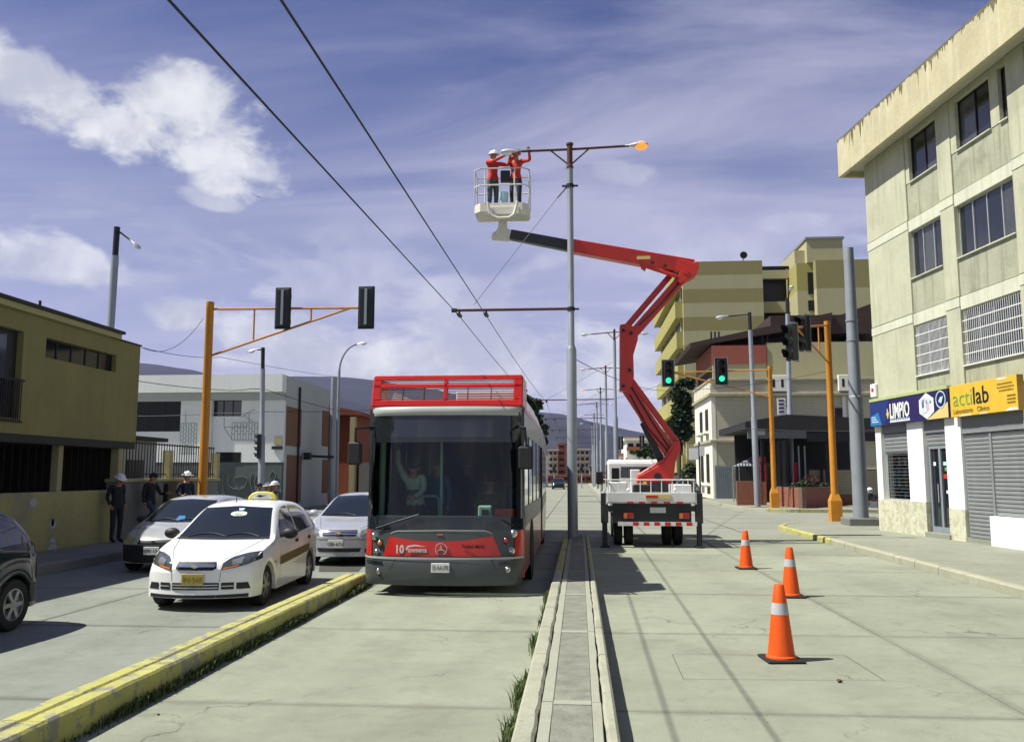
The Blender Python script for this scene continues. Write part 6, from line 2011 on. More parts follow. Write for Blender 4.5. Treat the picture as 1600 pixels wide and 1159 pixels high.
MB().prism([(lx0, zz - .02), (lx0 + .03, zz + .035), (lx0 + .15, zz + .05), (lx1 - .02, zz + .02), (lx0 + .15, zz + .028), (lx0 + .05, zz + .01), (lx0 + .02, zz - .04)], F(lx1, .7) - .034, F(lx1, .7) - .026, 'Y').build('operator_mark', 'plate_white', bus)
tx0, tx1 = bpx(724, 853), bpx(759, 853)
t = text('side_lettering', 'Trolebús Mérida', .075, 'ink_black', bus, (tx0, F(tx0, .7) - .03, bpz(855)), (R(90), 0, 0), bold=.002)
t.scale = ((tx1 - tx0) / max(v_.co.x for v_ in t.data.vertices), 1, 1)
MB().box(bpx(685), bpx(694), F(0, .95) - .035, F(0, .95) - .02, .925, .945).build('small_badge', 'amber', bus)
px0, px1 = bpx(678, 885), bpx(706, 885)
zp0, zp1 = bpz(892), bpz(877.5)
yp = F(0, .4) - .115
o = MB().box(px0, px1, yp, yp + .03, zp0, zp1).build('number_plate', 'plate_white', bus, bevel=.004)
t = text('plate_number', '35·AA1PE', .10, 'ink_black', o, ((px0 + px1) / 2, yp - .003, zp0 + .04), (R(90), 0, 0), align='CENTER', ext=.001)
t.scale = (.62, 1, 1)
# windscreen, pillars, blind box
fpatch('windshield', 'bus_windshield', [(-1.15, 2.37), (1.15, 2.37)], [(-1.15, 1.19), (1.15, 1.19)], .0, 24, 8)
for sx in (-1, 1):
    fpatch('pillar', 'bus_black', [(sx * 1.13, 2.40), (sx * X1, 2.40)], [(sx * 1.15, 1.17), (sx * X1, 1.17)], .004, 6, 6)
fpatch('blind_band', 'bus_black', [(-X1, 2.80), (X1, 2.80)], [(-X1, 2.36), (X1, 2.36)], .006, 28, 4)
fpatch('destination_display', 'win_glass', [(-.95, 2.72), (.78, 2.72)], [(-.95, 2.44), (.78, 2.44)], .009, 20, 2)
fpatch('roof_edge', 'bus_grey_light', [(-X1, 2.93), (X1, 2.93)], [(-X1, 2.79), (X1, 2.79)], .015, 28, 5, bulge=.03)
# sides
YA = F(X1, 1.5) - .02
def side(name, sx, y0, y1, z0, z1, mat, off=0.0, parent=bus):
    x = sx * (X1 + off)
    return MB().box(min(x, x - sx * .05), max(x, x - sx * .05), y0, y1, z0, z1).build(name, mat, parent)
for sx in (-1, 1):
    ya0 = .62
    for (y0, y1) in ((.52, 6.3), ):
        side('side_panel', sx, y0, y1, .30, 1.02, 'bus_side_red', .0)
        side('waist_panel', sx, y0, y1, 1.021, 1.34, 'bus_grey', .002)
        side('roof_rail', sx, y0, y1, 2.50, 2.93, 'bus_grey_light', .0)
        yy = y0
        k = 0
        while yy < y1 - .2:
            y2 = min(yy + 1.35, y1)
            side('side_window', sx, yy + .05, y2 - .05, 1.342, 2.498, 'bus_side_glass', -.012)
            side('window_post', sx, yy - .045, yy + .045, 1.341, 2.499, 'bus_black', .0)
            yy = y2
            k += 1
    side('red_stripe', sx, .5, 6.3, 2.86, 2.93, 'bus_red', .012)
    for wy in (2.55,):
        wv = MB().lathe([(.29, -.14), (.46, -.15), (.49, -.1), (.49, .1), (.46, .15), (.29, .14)], (sx * (X1 - .17), wy, .49), 'X', 24).build('wheel', 'tyre', bus, smooth=True)
        MB().lathe([(.001, -.05), (.28, -.06), (.29, .12), (.27, .12), (.1, .06), (.001, .06)], (sx * (X1 - .17), wy, .49), 'X', 18).build('rim', 'rim', wv, smooth=True)
        MB().lathe([(.001, -.006), (.56, -.006), (.56, .006), (.001, .006)], (sx * (X1 + .004), wy, .50), 'X', 22).build('wheel_arch', 'void', bus)
    # handles, doors
    if sx < 0:
        for y0 in (1.0, 4.2):
            side('door', sx, y0, y0 + 1.15, .35, 2.45, 'bus_black', .006)
    fpatch('corner_panel', 'bus_grey', [(sx * 1.2, 2.93), (sx * X1, 2.93)], [(sx * 1.2, 2.79), (sx * X1, 2.79)], .0, 3, 2)
    MB().box(min(sx * X1, sx * (X1 - .06)), max(sx * X1, sx * (X1 - .06)), F(X1, 1.0) - .02, .54, .25, 1.0).build('side_panel', 'bus_red', bus)
    MB().box(min(sx * X1, sx * (X1 - .06)), max(sx * X1, sx * (X1 - .06)), F(X1, 1.0) + .04, .52, 1.001, 2.9).build('pillar', 'bus_black', bus)
MB().box(-X1 + .05, X1 - .05, .5, 6.3, 2.86, 2.935).build('roof', 'bus_silver', bus)
MB().box(-X1 + .05, X1 - .05, .45, 6.3, .28, .42).build('floor', 'bus_inside', bus)
MB().box(-X1 + .06, X1 - .06, .42, .85, .42, 1.16).build('dashboard', 'bus_inside', bus, bevel=.03)
MB().box(-X1 + .06, X1 - .06, .42, 6.2, 2.70, 2.85).build('ceiling', 'bus_inside', bus)
MB().box(-X1 + .06, X1 - .06, 6.15, 6.2, .42, 2.7).build('rear_bulkhead', 'bus_inside', bus)
# roof fairing: open red frame with slats, equipment behind
yc = .42
def cow(name, x0, x1, z0, z1, mat='bus_red', y0=yc, y1=yc + .07):
    m = MB()
    sl = .28
    vs = []
    for z in (z0, z1):
        dy = (z - 2.93) * sl
        vs += [(x0, y0 + dy, z), (x1, y0 + dy, z), (x1, y1 + dy, z), (x0, y1 + dy, z)]
    m.add(vs, [(3, 2, 1, 0), (4, 5, 6, 7), (0, 1, 5, 4), (1, 2, 6, 5), (2, 3, 7, 6), (3, 0, 4, 7)])
    return m.build(name, mat, fair, bevel=.012)
fair = MB().box(-1.20, 1.20, yc + .01, 1.4, 2.936, 2.95).build('roof_fairing', 'bus_red', bus)
zA, zB, zC, zD, zE = 2.95, 3.055, 3.255, 3.325, 3.39
cow('frame_rail', -1.235, 1.235, zA, zB)
cow('frame_rail', -1.225, 1.225, zC, zD)
cow('frame_rail', -1.22, 1.22, zE, 3.47)
cow('frame_post', -1.23, -1.09, zB + .001, zE - .001)
cow('frame_post', 1.09, 1.23, zB + .001, zE - .001)
cow('frame_post', -.06, .01, zB + .001, zE - .001)
for k in range(5):
    z = zB + (zC - zB) * (k + .5) / 5
    cow('slat', -1.11, 1.10, z - .004, z + .004, 'rust', yc + .02, yc + .04)
for k in range(2):
    z = zD + (zE - zD) * (k + .5) / 2
    cow('slat', -1.11, 1.10, z - .004, z + .004, 'rust', yc + .02, yc + .04)
for x in (-.73, -.38, .34, .72):
    cow('slat_tie', x - .006, x + .006, zB, zC, 'rust', yc + .01, yc + .05)
for sx in (-1, 1):
    MB().prism([(yc + .0, 2.95), (1.5, 2.95), (1.45, 3.45), (yc + .16, 3.46)], min(sx * 1.24, sx * 1.17), max(sx * 1.24, sx * 1.17), 'X').build('side_cheek', 'bus_red', fair, bevel=.02)
MB().box(.0, 1.02, 1.55, 3.0, 2.94, 3.30).build('roof_unit', 'truck_white', bus, bevel=.02)
MB().box(-.3, .0, 1.7, 2.6, 2.94, 3.16).build('roof_unit', 'bus_silver', bus, bevel=.02)
MB().box(-.9, -.35, 2.4, 4.5, 2.94, 3.08).build('roof_unit', 'bus_grey_light', bus, bevel=.02)
for (y0, y1) in ((1.6, 3.4), (3.5, 6.2)):
    MB().prism([(1.17, 2.94), (1.24, 2.94), (1.12, 3.28), (1.06, 3.28)], y0, y1, 'Y').build('roof_screen', 'truck_white', bus)
    MB().prism([(-1.17, 2.94), (-1.24, 2.94), (-1.12, 3.28), (-1.06, 3.28)], y0, y1, 'Y').build('roof_screen', 'truck_white', bus)
# concertina joint and rear section
for k in range(9):
    s_ = .0 if k % 2 else .05
    MB().box(-X1 + .06 + s_, X1 - .06 - s_, 6.32 + k * .1, 6.41 + k * .1, .40, 2.88 - s_).build('bellows_fold', 'bellows', bus)
rear = bpy.data.objects.new('rear_section', None)
COL.objects.link(rear)
rear.parent = bus
rear.location = (0, 7.25, 0)
rear.rotation_euler = (0, 0, R(1.6))
for sx in (-1, 1):
    side('side_panel', sx, 0, 8.6, .30, 1.02, 'bus_side_red', 0, rear)
    side('waist_panel', sx, 0, 8.6, 1.021, 1.34, 'bus_grey', .002, rear)
    side('roof_rail', sx, 0, 8.6, 2.50, 2.93, 'bus_silver', 0, rear)
    side('window_band', sx, .05, 8.5, 1.342, 2.498, 'bus_black', -.004, rear)
    MB().prism([(sx * 1.17, 2.94), (sx * 1.24, 2.94), (sx * 1.12, 3.25), (sx * 1.06, 3.25)], .3, 7.5, 'Y').build('roof_screen', 'truck_white', rear)
    MB().lathe([(.001, -.15), (.46, -.15), (.49, -.1), (.49, .1), (.46, .15), (.001, .15)], (sx * (X1 - .15), 3.0, .49), 'X', 22).build('wheel', 'tyre', rear, smooth=True)
MB().box(-X1 + .06, X1 - .06, 0.02, 8.55, .4, 2.9).build('body', 'bus_inside', rear)
MB().box(-X1 + .02, X1 - .02, 8.56, 8.62, .32, 2.93).build('back_panel', 'bus_side_red', rear)
# mirrors
for (sx, px, y0, y1, w) in ((1, 823, 697, 733, .13), (-1, 556, 690, 726, .12)):
    x = PY(px, 715, BY + .25).x - BX
    z1_, z0_ = PY(px, y0, BY + .25).z, PY(px, y1, BY + .25).z
    mo = MB().box(x - w, x + w * .8, .16, .30, z0_, z1_).build('side_mirror', 'car_plastic', bus, bevel=.03)
    MB().tube([(sx * 1.16, .45, 2.62), (x - sx * .02, .12, 2.58), (x, .2, z1_)], .022, 8).build('mirror_arm', 'car_plastic', mo)
# wipers
for (x0, z0, x1, z1) in ((-1.05, 1.02, -.35, 1.24), (1.12, 1.06, .95, 1.16)):
    MB().tube([(x0, F(x0, z0) - .04, z0), ((x0 + x1) / 2, F((x0 + x1) / 2, z1) - .05, (z0 + z1) / 2), (x1, F(x1, z1) - .03, z1)], .012, 6).build('wiper', 'car_plastic', bus)
# inside: rails, wheel, ticket machine, seats
MB().tube([(bpx(678, 750), .9, .42), (bpx(678, 750), .9, 2.70)], .025, 10).build('grab_pole', 'grab_rail', bus)
MB().tube([(-1.06, .55, 1.16), (-1.06, .6, 2.68)], .05, 8).build('door_post', 'grab_rail', bus)
gx0, gx1 = bpx(628, 785), bpx(672, 785)
MB().tube([(gx0, 1.0, 1.50), (gx1 - .06, 1.0, 1.50), (gx1, 1.0, 1.46), (gx1, 1.0, 1.1)], .018, 8).build('hand_rail', 'grab_rail', bus)
tk = PY(758, 792, BY + .55)
mo = MB().box(tk.x - BX - .11, tk.x - BX + .11, .5, .66, 1.16, 1.36).build('ticket_machine', 'grab_rail', bus, bevel=.02)
MB().box(tk.x - BX - .05, tk.x - BX + .06, .494, .499, 1.21, 1.30).build('screen', 'win_dark', mo)
st = MB()
rows = []
for k in range(25):
    a = 2 * math.pi * k / 24
    rows.append([(.62 + (.21 + .016 * math.cos(b)) * math.cos(a), .95 + .016 * math.sin(b) + .12 * math.sin(a), 1.26 + (.19 + .016 * math.cos(b)) * math.sin(a)) for b in [2 * math.pi * q / 6 for q in range(6)]])
st.grid(rows, wrap=True)
st.build('steering_wheel', 'car_plastic', bus, smooth=True)
MB().box(.36, .90, 1.55, 1.70, .9, 1.75).box(.36, .90, 1.15, 1.7, .80, .92).build('driver_seat', 'cloth_dark', bus, bevel=.04)
for (x, y) in ((-.9, 3.2), (-.35, 3.2), (.5, 3.4), (.95, 3.4), (-.9, 4.4), (.5, 4.6)):
    MB().box(x - .2, x + .2, y, y + .08, .85, 1.6).box(x - .2, x + .2, y - .4, y, .8, .88).build('seat', 'cloth_blue', bus, bevel=.03)
fpatch('dash_trim', 'grab_rail', [(-1.1, 1.215), (.95, 1.215)], [(-1.1, 1.19), (.95, 1.19)], -.12, 16, 1)
fpatch('dash_cloth', 'red_mark', [(.82, 1.32), (1.12, 1.32)], [(.80, 1.19), (1.12, 1.19)], -.10, 4, 3)
# ------------------------------------------------------------------ bucket truck
tr = thing('bucket_truck', 'white bucket truck on outriggers with a folded red boom raised to the lamp', 'truck', (1.85, 24.5, 0))
def tb_(name, x0, x1, y0, y1, z0, z1, mat, bevel=0.0, parent=tr):
    return MB().box(x0, x1, y0, y1, z0, z1).build(name, mat, parent, bevel=bevel, world=True)
YB0 = 22.6
tb_('deck', .72, 2.95, YB0 + .02, 25.7, 1.12, 1.22, 'truck_white', .01)
rb_ = tb_('rear_board', .72, 2.95, YB0 - .03, YB0 + .018, 1.15, 1.40, 'truck_white', .008)
tb_('side_board', .68, .72, YB0, 25.7, 1.10, 1.40, 'truck_white')
tb_('side_board', 2.951, 2.99, YB0, 25.7, 1.10, 1.40, 'truck_white')
for px in (985, 1003, 1022, 1042, 1062):
    x = PY(px, 786, YB0).x
    tb_('reflector', x - .08, x + .08, YB0 - .042, YB0 - .031, 1.12, 1.17, 'red_mark', parent=rb_)
xa, xb = PY(1008, 779, YB0).x, PY(1048, 779, YB0).x
nb = tb_('name_board', xa, xb, YB0 - .045, YB0 - .031, 1.24, 1.35, 'gold', .003, rb_)
tb_('name_strip', xa + .02, xa + .32, YB0 - .049, YB0 - .0455, 1.265, 1.325, 'red_mark', 0, rb_)
rail = MB()
for k in range(9):
    x = .75 + (2.92 - .75) * k / 8
    rail.tube([(x, YB0, 1.40), (x, YB0, 1.72)], .014, 6)
rail.tube([(.72, YB0, 1.72), (2.95, YB0, 1.72)], .018, 6)
for x in (.72, 2.95):
    rail.tube([(x, YB0, 1.72), (x, 25.6, 1.72)], .018, 6).tube([(x, 24, 1.40), (x, 24, 1.72)], .014, 6)
rail.build('deck_rail', 'truck_white', tr, world=True)
tb_('tool_box', .78, 1.25, 22.9, 24.2, 1.221, 1.66, 'truck_white', .02)
tb_('tool_box', 2.45, 2.90, 22.9, 24.4, 1.221, 1.60, 'truck_white', .02)
tb_('hose_box', 1.4, 1.95, 22.75, 23.3, 1.221, 1.60, 'steel_dark', .03)
for (px, py) in ((982, 772), (1055, 772)):
    p = PY(px, py, YB0 + .1)
    MB().ball((p.x, YB0 + .1, 1.46), .05, 10, 6).build('work_lamp', 'lamp_white', tr, smooth=True, world=True)
tb_('chassis', 1.30, 2.35, YB0 + .1, 27.6, .62, 1.10, 'steel_dark')
tb_('rear_frame', .85, 2.85, YB0 + .05, YB0 + .25, .62, 1.115, 'steel_dark')
for px in (983, 1070):
    x = PY(px, 805, YB0).x
    tl = tb_('tail_light', x - .14, x + .12, YB0 - .02, YB0 + .04, .74, .88, 'tail_red', .01)
    tb_('indicator', x - .139, x - .05, YB0 - .026, YB0 - .021, .75, .87, 'amber', 0, tl)
x = PY(1028, 793, YB0).x
tb_('number_plate', x - .2, x + .2, YB0 + .02, YB0 + .045, .88, 1.02, 'plate_white')
bb = tb_('under_bumper', .98, 2.98, YB0 - .03, YB0 + .03, .555, .655, 'truck_white')
for k in range(6):
    x = 1.36 + k * .27
    tb_('bumper_mark', x, x + .14, YB0 - .036, YB0 - .031, .56, .65, 'red_mark', 0, bb)
# outriggers
for (x0, x1) in ((.55, .74), (2.96, 3.14)):
    og = tb_('outrigger', x0, x1, YB0 + .02, YB0 + .24, .62, 1.38, 'boom_black', .01)
    tb_('leg', x0 + .03, x1 - .03, YB0 + .05, YB0 + .21, .05, .70, 'steel_dark', 0, og)
    tb_('foot', x0 - .02, x1 + .02, YB0 - .02, YB0 + .28, .0, .05, 'steel_dark', .01, og)
tb_('outrigger_beam', .74, 2.96, YB0 + .06, YB0 + .2, .92, 1.06, 'boom_black')
for (x, y) in ((1.02, 23.75), (1.30, 23.75), (2.32, 23.75), (2.60, 23.75), (1.05, 26.6), (2.6, 26.6)):
    MB().lathe([(.001, -.08), (.22, -.08), (.25, -.11), (.37, -.11), (.395, -.08), (.395, .08), (.37, .11), (.25, .11), (.22, .08), (.001, .08)], (x, y, .395), 'X', 22).build('wheel', 'tyre', tr, smooth=True, world=True)
# cab
cx0, cx1 = PY(949, 730, 26.0).x, 2.72
cab_y0, cab_y1 = 25.85, 27.6
m = MB()
m.prism([(cab_y0, .75), (cab_y1 + .1, .75), (cab_y1 + .1, 1.4), (cab_y1 - .1, 1.55), (cab_y1 - .45, 2.26), (cab_y0 + .1, 2.30), (cab_y0, 2.22)], cx0, cx1, 'X')
cab = m.build('cab', 'truck_white', tr, bevel=.05, world=True)
tb_('rear_window', PY(970, 730, cab_y0).x, PY(1040, 730, cab_y0).x, cab_y0 - .012, cab_y0 - .002, PY(990, 746, cab_y0).z, PY(990, 729, cab_y0).z, 'car_glass', .004, cab)
MB().prism([(cab_y0 + .35, 1.5), (cab_y1 - .25, 1.5), (cab_y1 - .55, 2.15), (cab_y0 + .35, 2.15)], cx0 - .012, cx0 - .002, 'X').build('side_window', 'car_glass', cab, world=True)
tb_('cab_corner', cx0 + .12, cx0 + .34, cab_y0 - .01, cab_y0 - .001, PY(960, 764, cab_y0).z, PY(960, 731, cab_y0).z, 'win_dark', .01, cab)
tb_('beacon', cx0 + .55, cx0 + .62, 26.2, 26.3, 2.27, 2.36, 'amber', .01, cab)
MB().box(cx0 - .30, cx0 - .10, 27.3, 27.4, 1.55, 1.95).build('wing_mirror', 'car_plastic', cab, bevel=.02, world=True)
MB().tube([(cx0, 27.35, 1.9), (cx0 - .2, 27.35, 1.92)], .015, 6).build('mirror_arm', 'car_plastic', cab, world=True)
tb_('white_arm_rest', PY(985, 760, 25.4).x, PY(1000, 760, 25.4).x, 25.3, 25.5, 1.22, 2.0, 'truck_white', .02)
# boom
YBm = 24.6
def bpts(pxs, Y):
    return [(PY(x, y, Y).x, PY(x, y, Y).z) for x, y in pxs]
def bplate(name, pxs, Y, t, mat='boom_red', bevel=.02, parent=tr):
    return MB().prism(bpts(pxs, Y), Y - t / 2, Y + t / 2, 'Y').build(name, mat, parent, bevel=bevel, world=True)
def barm(name, a, b, w0, w1, Y0, Y1, t, mat='boom_red', parent=tr):
    p, q = PY(*a, Y0), PY(*b, Y1)
    k = Y0 / FPX
    return MB().bar(p, q, t, w0 * k, up=(0, 1, 0), w2=t, h2=w1 * k).build(name, mat, parent, bevel=.018, world=True) if False else MB().bar(p, q, w0 * k, t, up=(0, 1, 0), w2=w1 * k, h2=t).build(name, mat, parent, bevel=.018, world=True)
MB().lathe([(.001, 1.22), (.45, 1.22), (.45, 1.38), (.36, 1.40), (.36, 1.62), (.001, 1.62)], (2.25, YBm, 0), 'Z', 24).build('slew_ring', 'steel_dark', tr, smooth=True, world=True)
tur = bplate('turret', [(994, 755), (996, 741), (1036, 716), (1050, 690), (1060, 688), (1062, 702), (1054, 722), (1050, 756)], YBm, .55)
bplate('turret_plate', [(996, 752), (998, 744), (1038, 722), (1052, 700), (1056, 706), (1046, 752)], YBm - .3, .04, 'boom_red', .006, tur)
pp = PY(1028, 744, YBm - .32)
MB().lathe([(.001, -.04), (.10, -.04), (.10, .02), (.001, .02)], pp, 'Y', 16).build('pivot', 'steel_dark', tur, world=True)
tb_('warning_sticker', PY(1005, 755, YBm - .3).x, PY(1010, 755, YBm - .3).x, YBm - .34, YBm - .325, PY(1005, 757, YBm).z, PY(1005, 752, YBm).z, 'taxi_yellow', 0, tur)
la = barm('lower_arm', (1046, 706), (979, 606), 20, 17, YBm, YBm, .30)
barm('lower_link', (1058, 692), (986, 594), 9, 9, YBm + .12, YBm + .12, .16)
barm('lift_cylinder', (1036, 726), (1004, 660), 11, 9, YBm - .02, YBm - .02, .14, 'steel_dark')
barm('cylinder_rod', (1010, 672), (996, 640), 5, 5, YBm - .02, YBm - .02, .07, 'chrome')
kn = bplate('knuckle', [(968, 509), (980, 507), (996, 516), (996, 532), (989, 556), (990, 590), (986, 606), (978, 613), (968, 612)], YBm, .42)
bplate('knuckle_plate', [(969, 511), (978, 511), (978, 610), (969, 610)], YBm - .23, .03, 'boom_red', .004, kn)
for (x, y) in ((974, 516), (974, 603), (984, 578), (986, 520)):
    p = PY(x, y, YBm - .25)
    MB().lathe([(.001, -.03), (.05, -.03), (.05, .02), (.001, .02)], p, 'Y', 14).build('pivot', 'steel_dark', kn, world=True)
barm('upper_link', (977, 513), (1052, 425), 9, 9, YBm + .1, YBm + .1, .16)
barm('upper_arm', (991, 520), (1072, 428), 15, 15, YBm - .06, YBm - .06, .28)
el = bplate('elbow', [(1044, 410), (1056, 405), (1080, 413), (1090, 411), (1091, 420), (1086, 433), (1064, 444), (1054, 441), (1060, 428), (1044, 425)], YBm - .05, .46)
for (x, y) in ((1072, 425), (1063, 438)):
    p = PY(x, y, YBm - .3)
    MB().lathe([(.001, -.03), (.08, -.03), (.08, .02), (.001, .02)], p, 'Y', 14).build('pivot', 'boom_red', el, world=True)
YJ = 23.95
jb = barm('jib', (1082, 419), (892, 385), 24, 20, YBm - .05, 24.2, .36)
barm('jib_extension', (896, 386), (797, 367), 17, 15, 24.2, YJ, .27, 'boom_black')
barm('jib_cylinder', (1058, 432), (1008, 416), 6, 5, YBm - .3, YBm - .3, .09, 'boom_red')
bplate('cylinder_lug', [(998, 409), (1012, 412), (1008, 424), (1002, 420)], YBm - .3, .10, 'boom_red', .004)
tb_('name_decal', PY(995, 398, 24.2).x, PY(1016, 398, 24.2).x, 24.205, 24.21, PY(1000, 405, 24.2).z, PY(1000, 400, 24.2).z, 'gold', 0, jb)
tipm = bplate('jib_tip', [(768, 374), (770, 366), (782, 358), (784, 346), (792, 346), (792, 358), (800, 362), (796, 376)], YJ, .26, 'basket_white')
for (a, b, c_, Y_) in (((1050, 712), (1012, 668), (984, 616), YBm - .17), ((1046, 700), (1020, 660), (984, 600), YBm - .18), ((998, 508), (1030, 478), (1066, 436), YBm - .22), ((1060, 428), (990, 404), (905, 392), YBm - .26)):
    MB().tube([PY(*a, Y_), PY(*b, Y_), PY(*c_, Y_)], .022, 6).build('hose', 'rubber', tr, world=True)
for (x_, y_) in ((1040, 414), (1020, 409), (960, 398), (930, 393)):
    p = PY(x_, y_, 24.15 - .02)
    MB().box(p.x - .05, p.x + .05, 24.19, 24.215, p.z - .03, p.z + .03).build('bolt_plate', 'steel_dark', jb, world=True)
MB().tube([PY(815, 364, 23.8), PY(815, 376, 23.8)], .012, 6).build('cable_clip', 'steel_dark', tr, world=True)
# basket
bk = thing('basket', 'cream work basket with tubular rails at the end of the red boom', 'basket', (PY(785, 340, 23.7).x, 23.7, 9.1))
bkx0, bkx1 = PY(742, 320, 23.6).x, PY(827, 320, 23.6).x
by0, by1 = 23.35, 24.15
zb0, zb1 = 9.08, 9.40
ch = .18
def ring(z, inset=0.0):
    return [(bkx0 + ch + inset, by0 + inset, z), (bkx1 - ch - inset, by0 + inset, z), (bkx1 - inset, by0 + ch + inset, z), (bkx1 - inset, by1 - inset, z), (bkx0 + inset, by1 - inset, z), (bkx0 + inset, by0 + ch + inset, z)]
m = MB()
rows = [ring(zb0, .05) + ring(zb0, .05)[:1], ring(zb0 + .08, .0) + ring(zb0 + .08, .0)[:1], ring(zb1, 0) + ring(zb1, 0)[:1], ring(zb1, .02) + ring(zb1, .02)[:1], ring(zb0 + .09, .03) + ring(zb0 + .09, .03)[:1]]
m.grid(rows)
m.f.append(tuple(range(6)))
m.mi.append(0)
o5 = 4 * 7
m.f.append(tuple(range(o5, o5 + 6)))
m.mi.append(0)
m.build('tray', 'basket_white', bk, world=True)
for z, mt_ in ((9.92, 'basket_white'), (10.40, 'alu')):
    pts = ring(z) + ring(z)[:1]
    MB().tube(pts, .022, 8).build('rail', mt_, bk, world=True)
for p in ring(0)[2:] + [(bkx1 - .40, by0, 0), (bkx0 + .32, by0, 0)]:
    MB().tube([(p[0], p[1], zb1), (p[0], p[1], 10.40)], .020, 8).build('stanchion', 'basket_white' if p[1] == by0 else 'alu', bk, world=True)
ya_ = by0 - .12
us = [PY(762, 316, ya_), PY(764, 328, ya_), PY(769, 337, ya_), PY(778, 341, ya_), PY(795, 340, ya_), PY(803, 335, ya_), PY(807, 322, ya_), PY(808, 314, ya_)]
MB().tube(us, .04, 10).build('yoke', 'basket_white', bk, smooth=True, world=True)
MB().box(PY(765, 325, 23.6).x, PY(812, 325, 23.6).x, by0 - .06, by0 - .001, 9.06, 9.28).build('yoke_plate', 'basket_white', bk, bevel=.01, world=True)
MB().tube([PY(788, 345, 23.8), PY(782, 350, 23.9), PY(783, 362, YJ)], [.09, .07, .07], 10).build('mount', 'basket_white', bk, world=True)
MB().tube([PY(776, 366, YJ - .2), PY(783, 347, YJ - .2)], .035, 8).build('levelling_rod', 'basket_white', bk, world=True)
tb_('control_box', PY(782, 268, 23.42).x, PY(797, 268, 23.42).x, 23.40, 23.52, 10.02, 10.36, 'steel_dark', .02, bk)
MB().lathe([(.001, 9.75), (.13, 9.75), (.11, 9.45), (.001, 9.45)][::-1], (PY(787, 300, 23.5).x, 23.55, 0), 'Z', 14).build('bucket', 'pale_blue', bk, smooth=True, world=True)
# ------------------------------------------------------------------ brick terrace restaurant on the far right corner
te = thing('terrace_restaurant', 'restaurant terrace under a black awning roof with brick front wall', 'restaurant', (12, 50, .15))
def xb_(name, x0, x1, y0, y1, z0, z1, mat, parent=te, bevel=0.0):
    return MB().box(x0, x1, y0, y1, z0, z1).build(name, mat, parent, bevel=bevel, world=True)
YTt = 50.0
def tX(px, Y=YTt):
    return PY(px, 760, Y).x
def tZ(py, Y=YTt):
    return PY(1200, py, Y).z
def brick_panel(name, p0, p1, z0, z1, mat, parent, th=.2):
    """a wall with raised courses of bricks from p0 to p1 (x, y)"""
    a, b = Vector((p0[0], p0[1], 0)), Vector((p1[0], p1[1], 0))
    d = (b - a)
    L_ = d.length
    d.normalize()
    nrm = Vector((d.y, -d.x, 0))
    core = MB().prism([(a.x, a.y), (b.x, b.y), (b.x - nrm.x * th, b.y - nrm.y * th), (a.x - nrm.x * th, a.y - nrm.y * th)], z0, z1, 'Z').build(name, 'mortar', parent, world=True)
    m = MB()
    bw, bh2, gap = .25, .085, .014
    z = z0
    row = 0
    while z + bh2 <= z1 + .01:
        x = -(bw / 2 if row % 2 else 0)
        while x < L_:
            x0, x1 = max(x, 0), min(x + bw - gap, L_)
            if x1 - x0 > .03:
                e = .012 + rnd.uniform(-.004, .004)
                p, q = a + d * x0, a + d * x1
                zt_ = min(z + bh2 - gap, z1)
                vs = [p, q, q + nrm * e, p + nrm * e]
                m.add([(v_.x, v_.y, z) for v_ in vs] + [(v_.x, v_.y, zt_) for v_ in vs], [(2, 3, 7, 6), (4, 5, 6, 7), (1, 2, 6, 5), (3, 0, 4, 7), (0, 1, 2, 3)])
            x += bw
        z += bh2
        row += 1
    o = m.build('bricks', mat, core, world=True)
    o['kind'] = 'stuff'
    return core
zh = tZ(751)
brick_panel('brick_wall', (tX(1151), YTt), (tX(1190), YTt), .12, zh, 'brick_red', te)
brick_panel('brick_wall', (tX(1191), YTt), (tX(1197), YTt), .12, zh - .05, 'brick_red', te)
pl = thing('brick_planter', 'low red brick planter with shrubs at the terrace corner', 'planter', (12, 49, .15))
c1 = G(1254, 794, .15)
pz = .15 + 1.05
pA = (tX(1210, 49.6), 49.6)
pC = (tX(1310, 49.4), 49.4)
brick_panel('brick_wall', pA, (c1.x, c1.y), .12, pz, 'brick_red', pl)
brick_panel('brick_wall', (c1.x, c1.y), pC, .12, pz, 'brick_red', pl)
MB().prism([pA, (c1.x, c1.y + .2), pC, (pC[0], 50.6), (pA[0], 50.6)], .2, pz - .08, 'Z').build('soil', 'bedding', pl, world=True)
rail = MB()
for k in range(12):
    x = tX(1152) + (tX(1205) - tX(1152)) * k / 11
    rail.box(x - .02, x + .02, YTt + .05, YTt + .09, zh, zh + 1.05)
rail.box(tX(1152), tX(1205), YTt + .04, YTt + .1, zh + 1.0, zh + 1.06).box(tX(1152), tX(1205), YTt + .04, YTt + .1, zh + .5, zh + .54)
rail.build('railing', 'dark_iron', te, world=True)
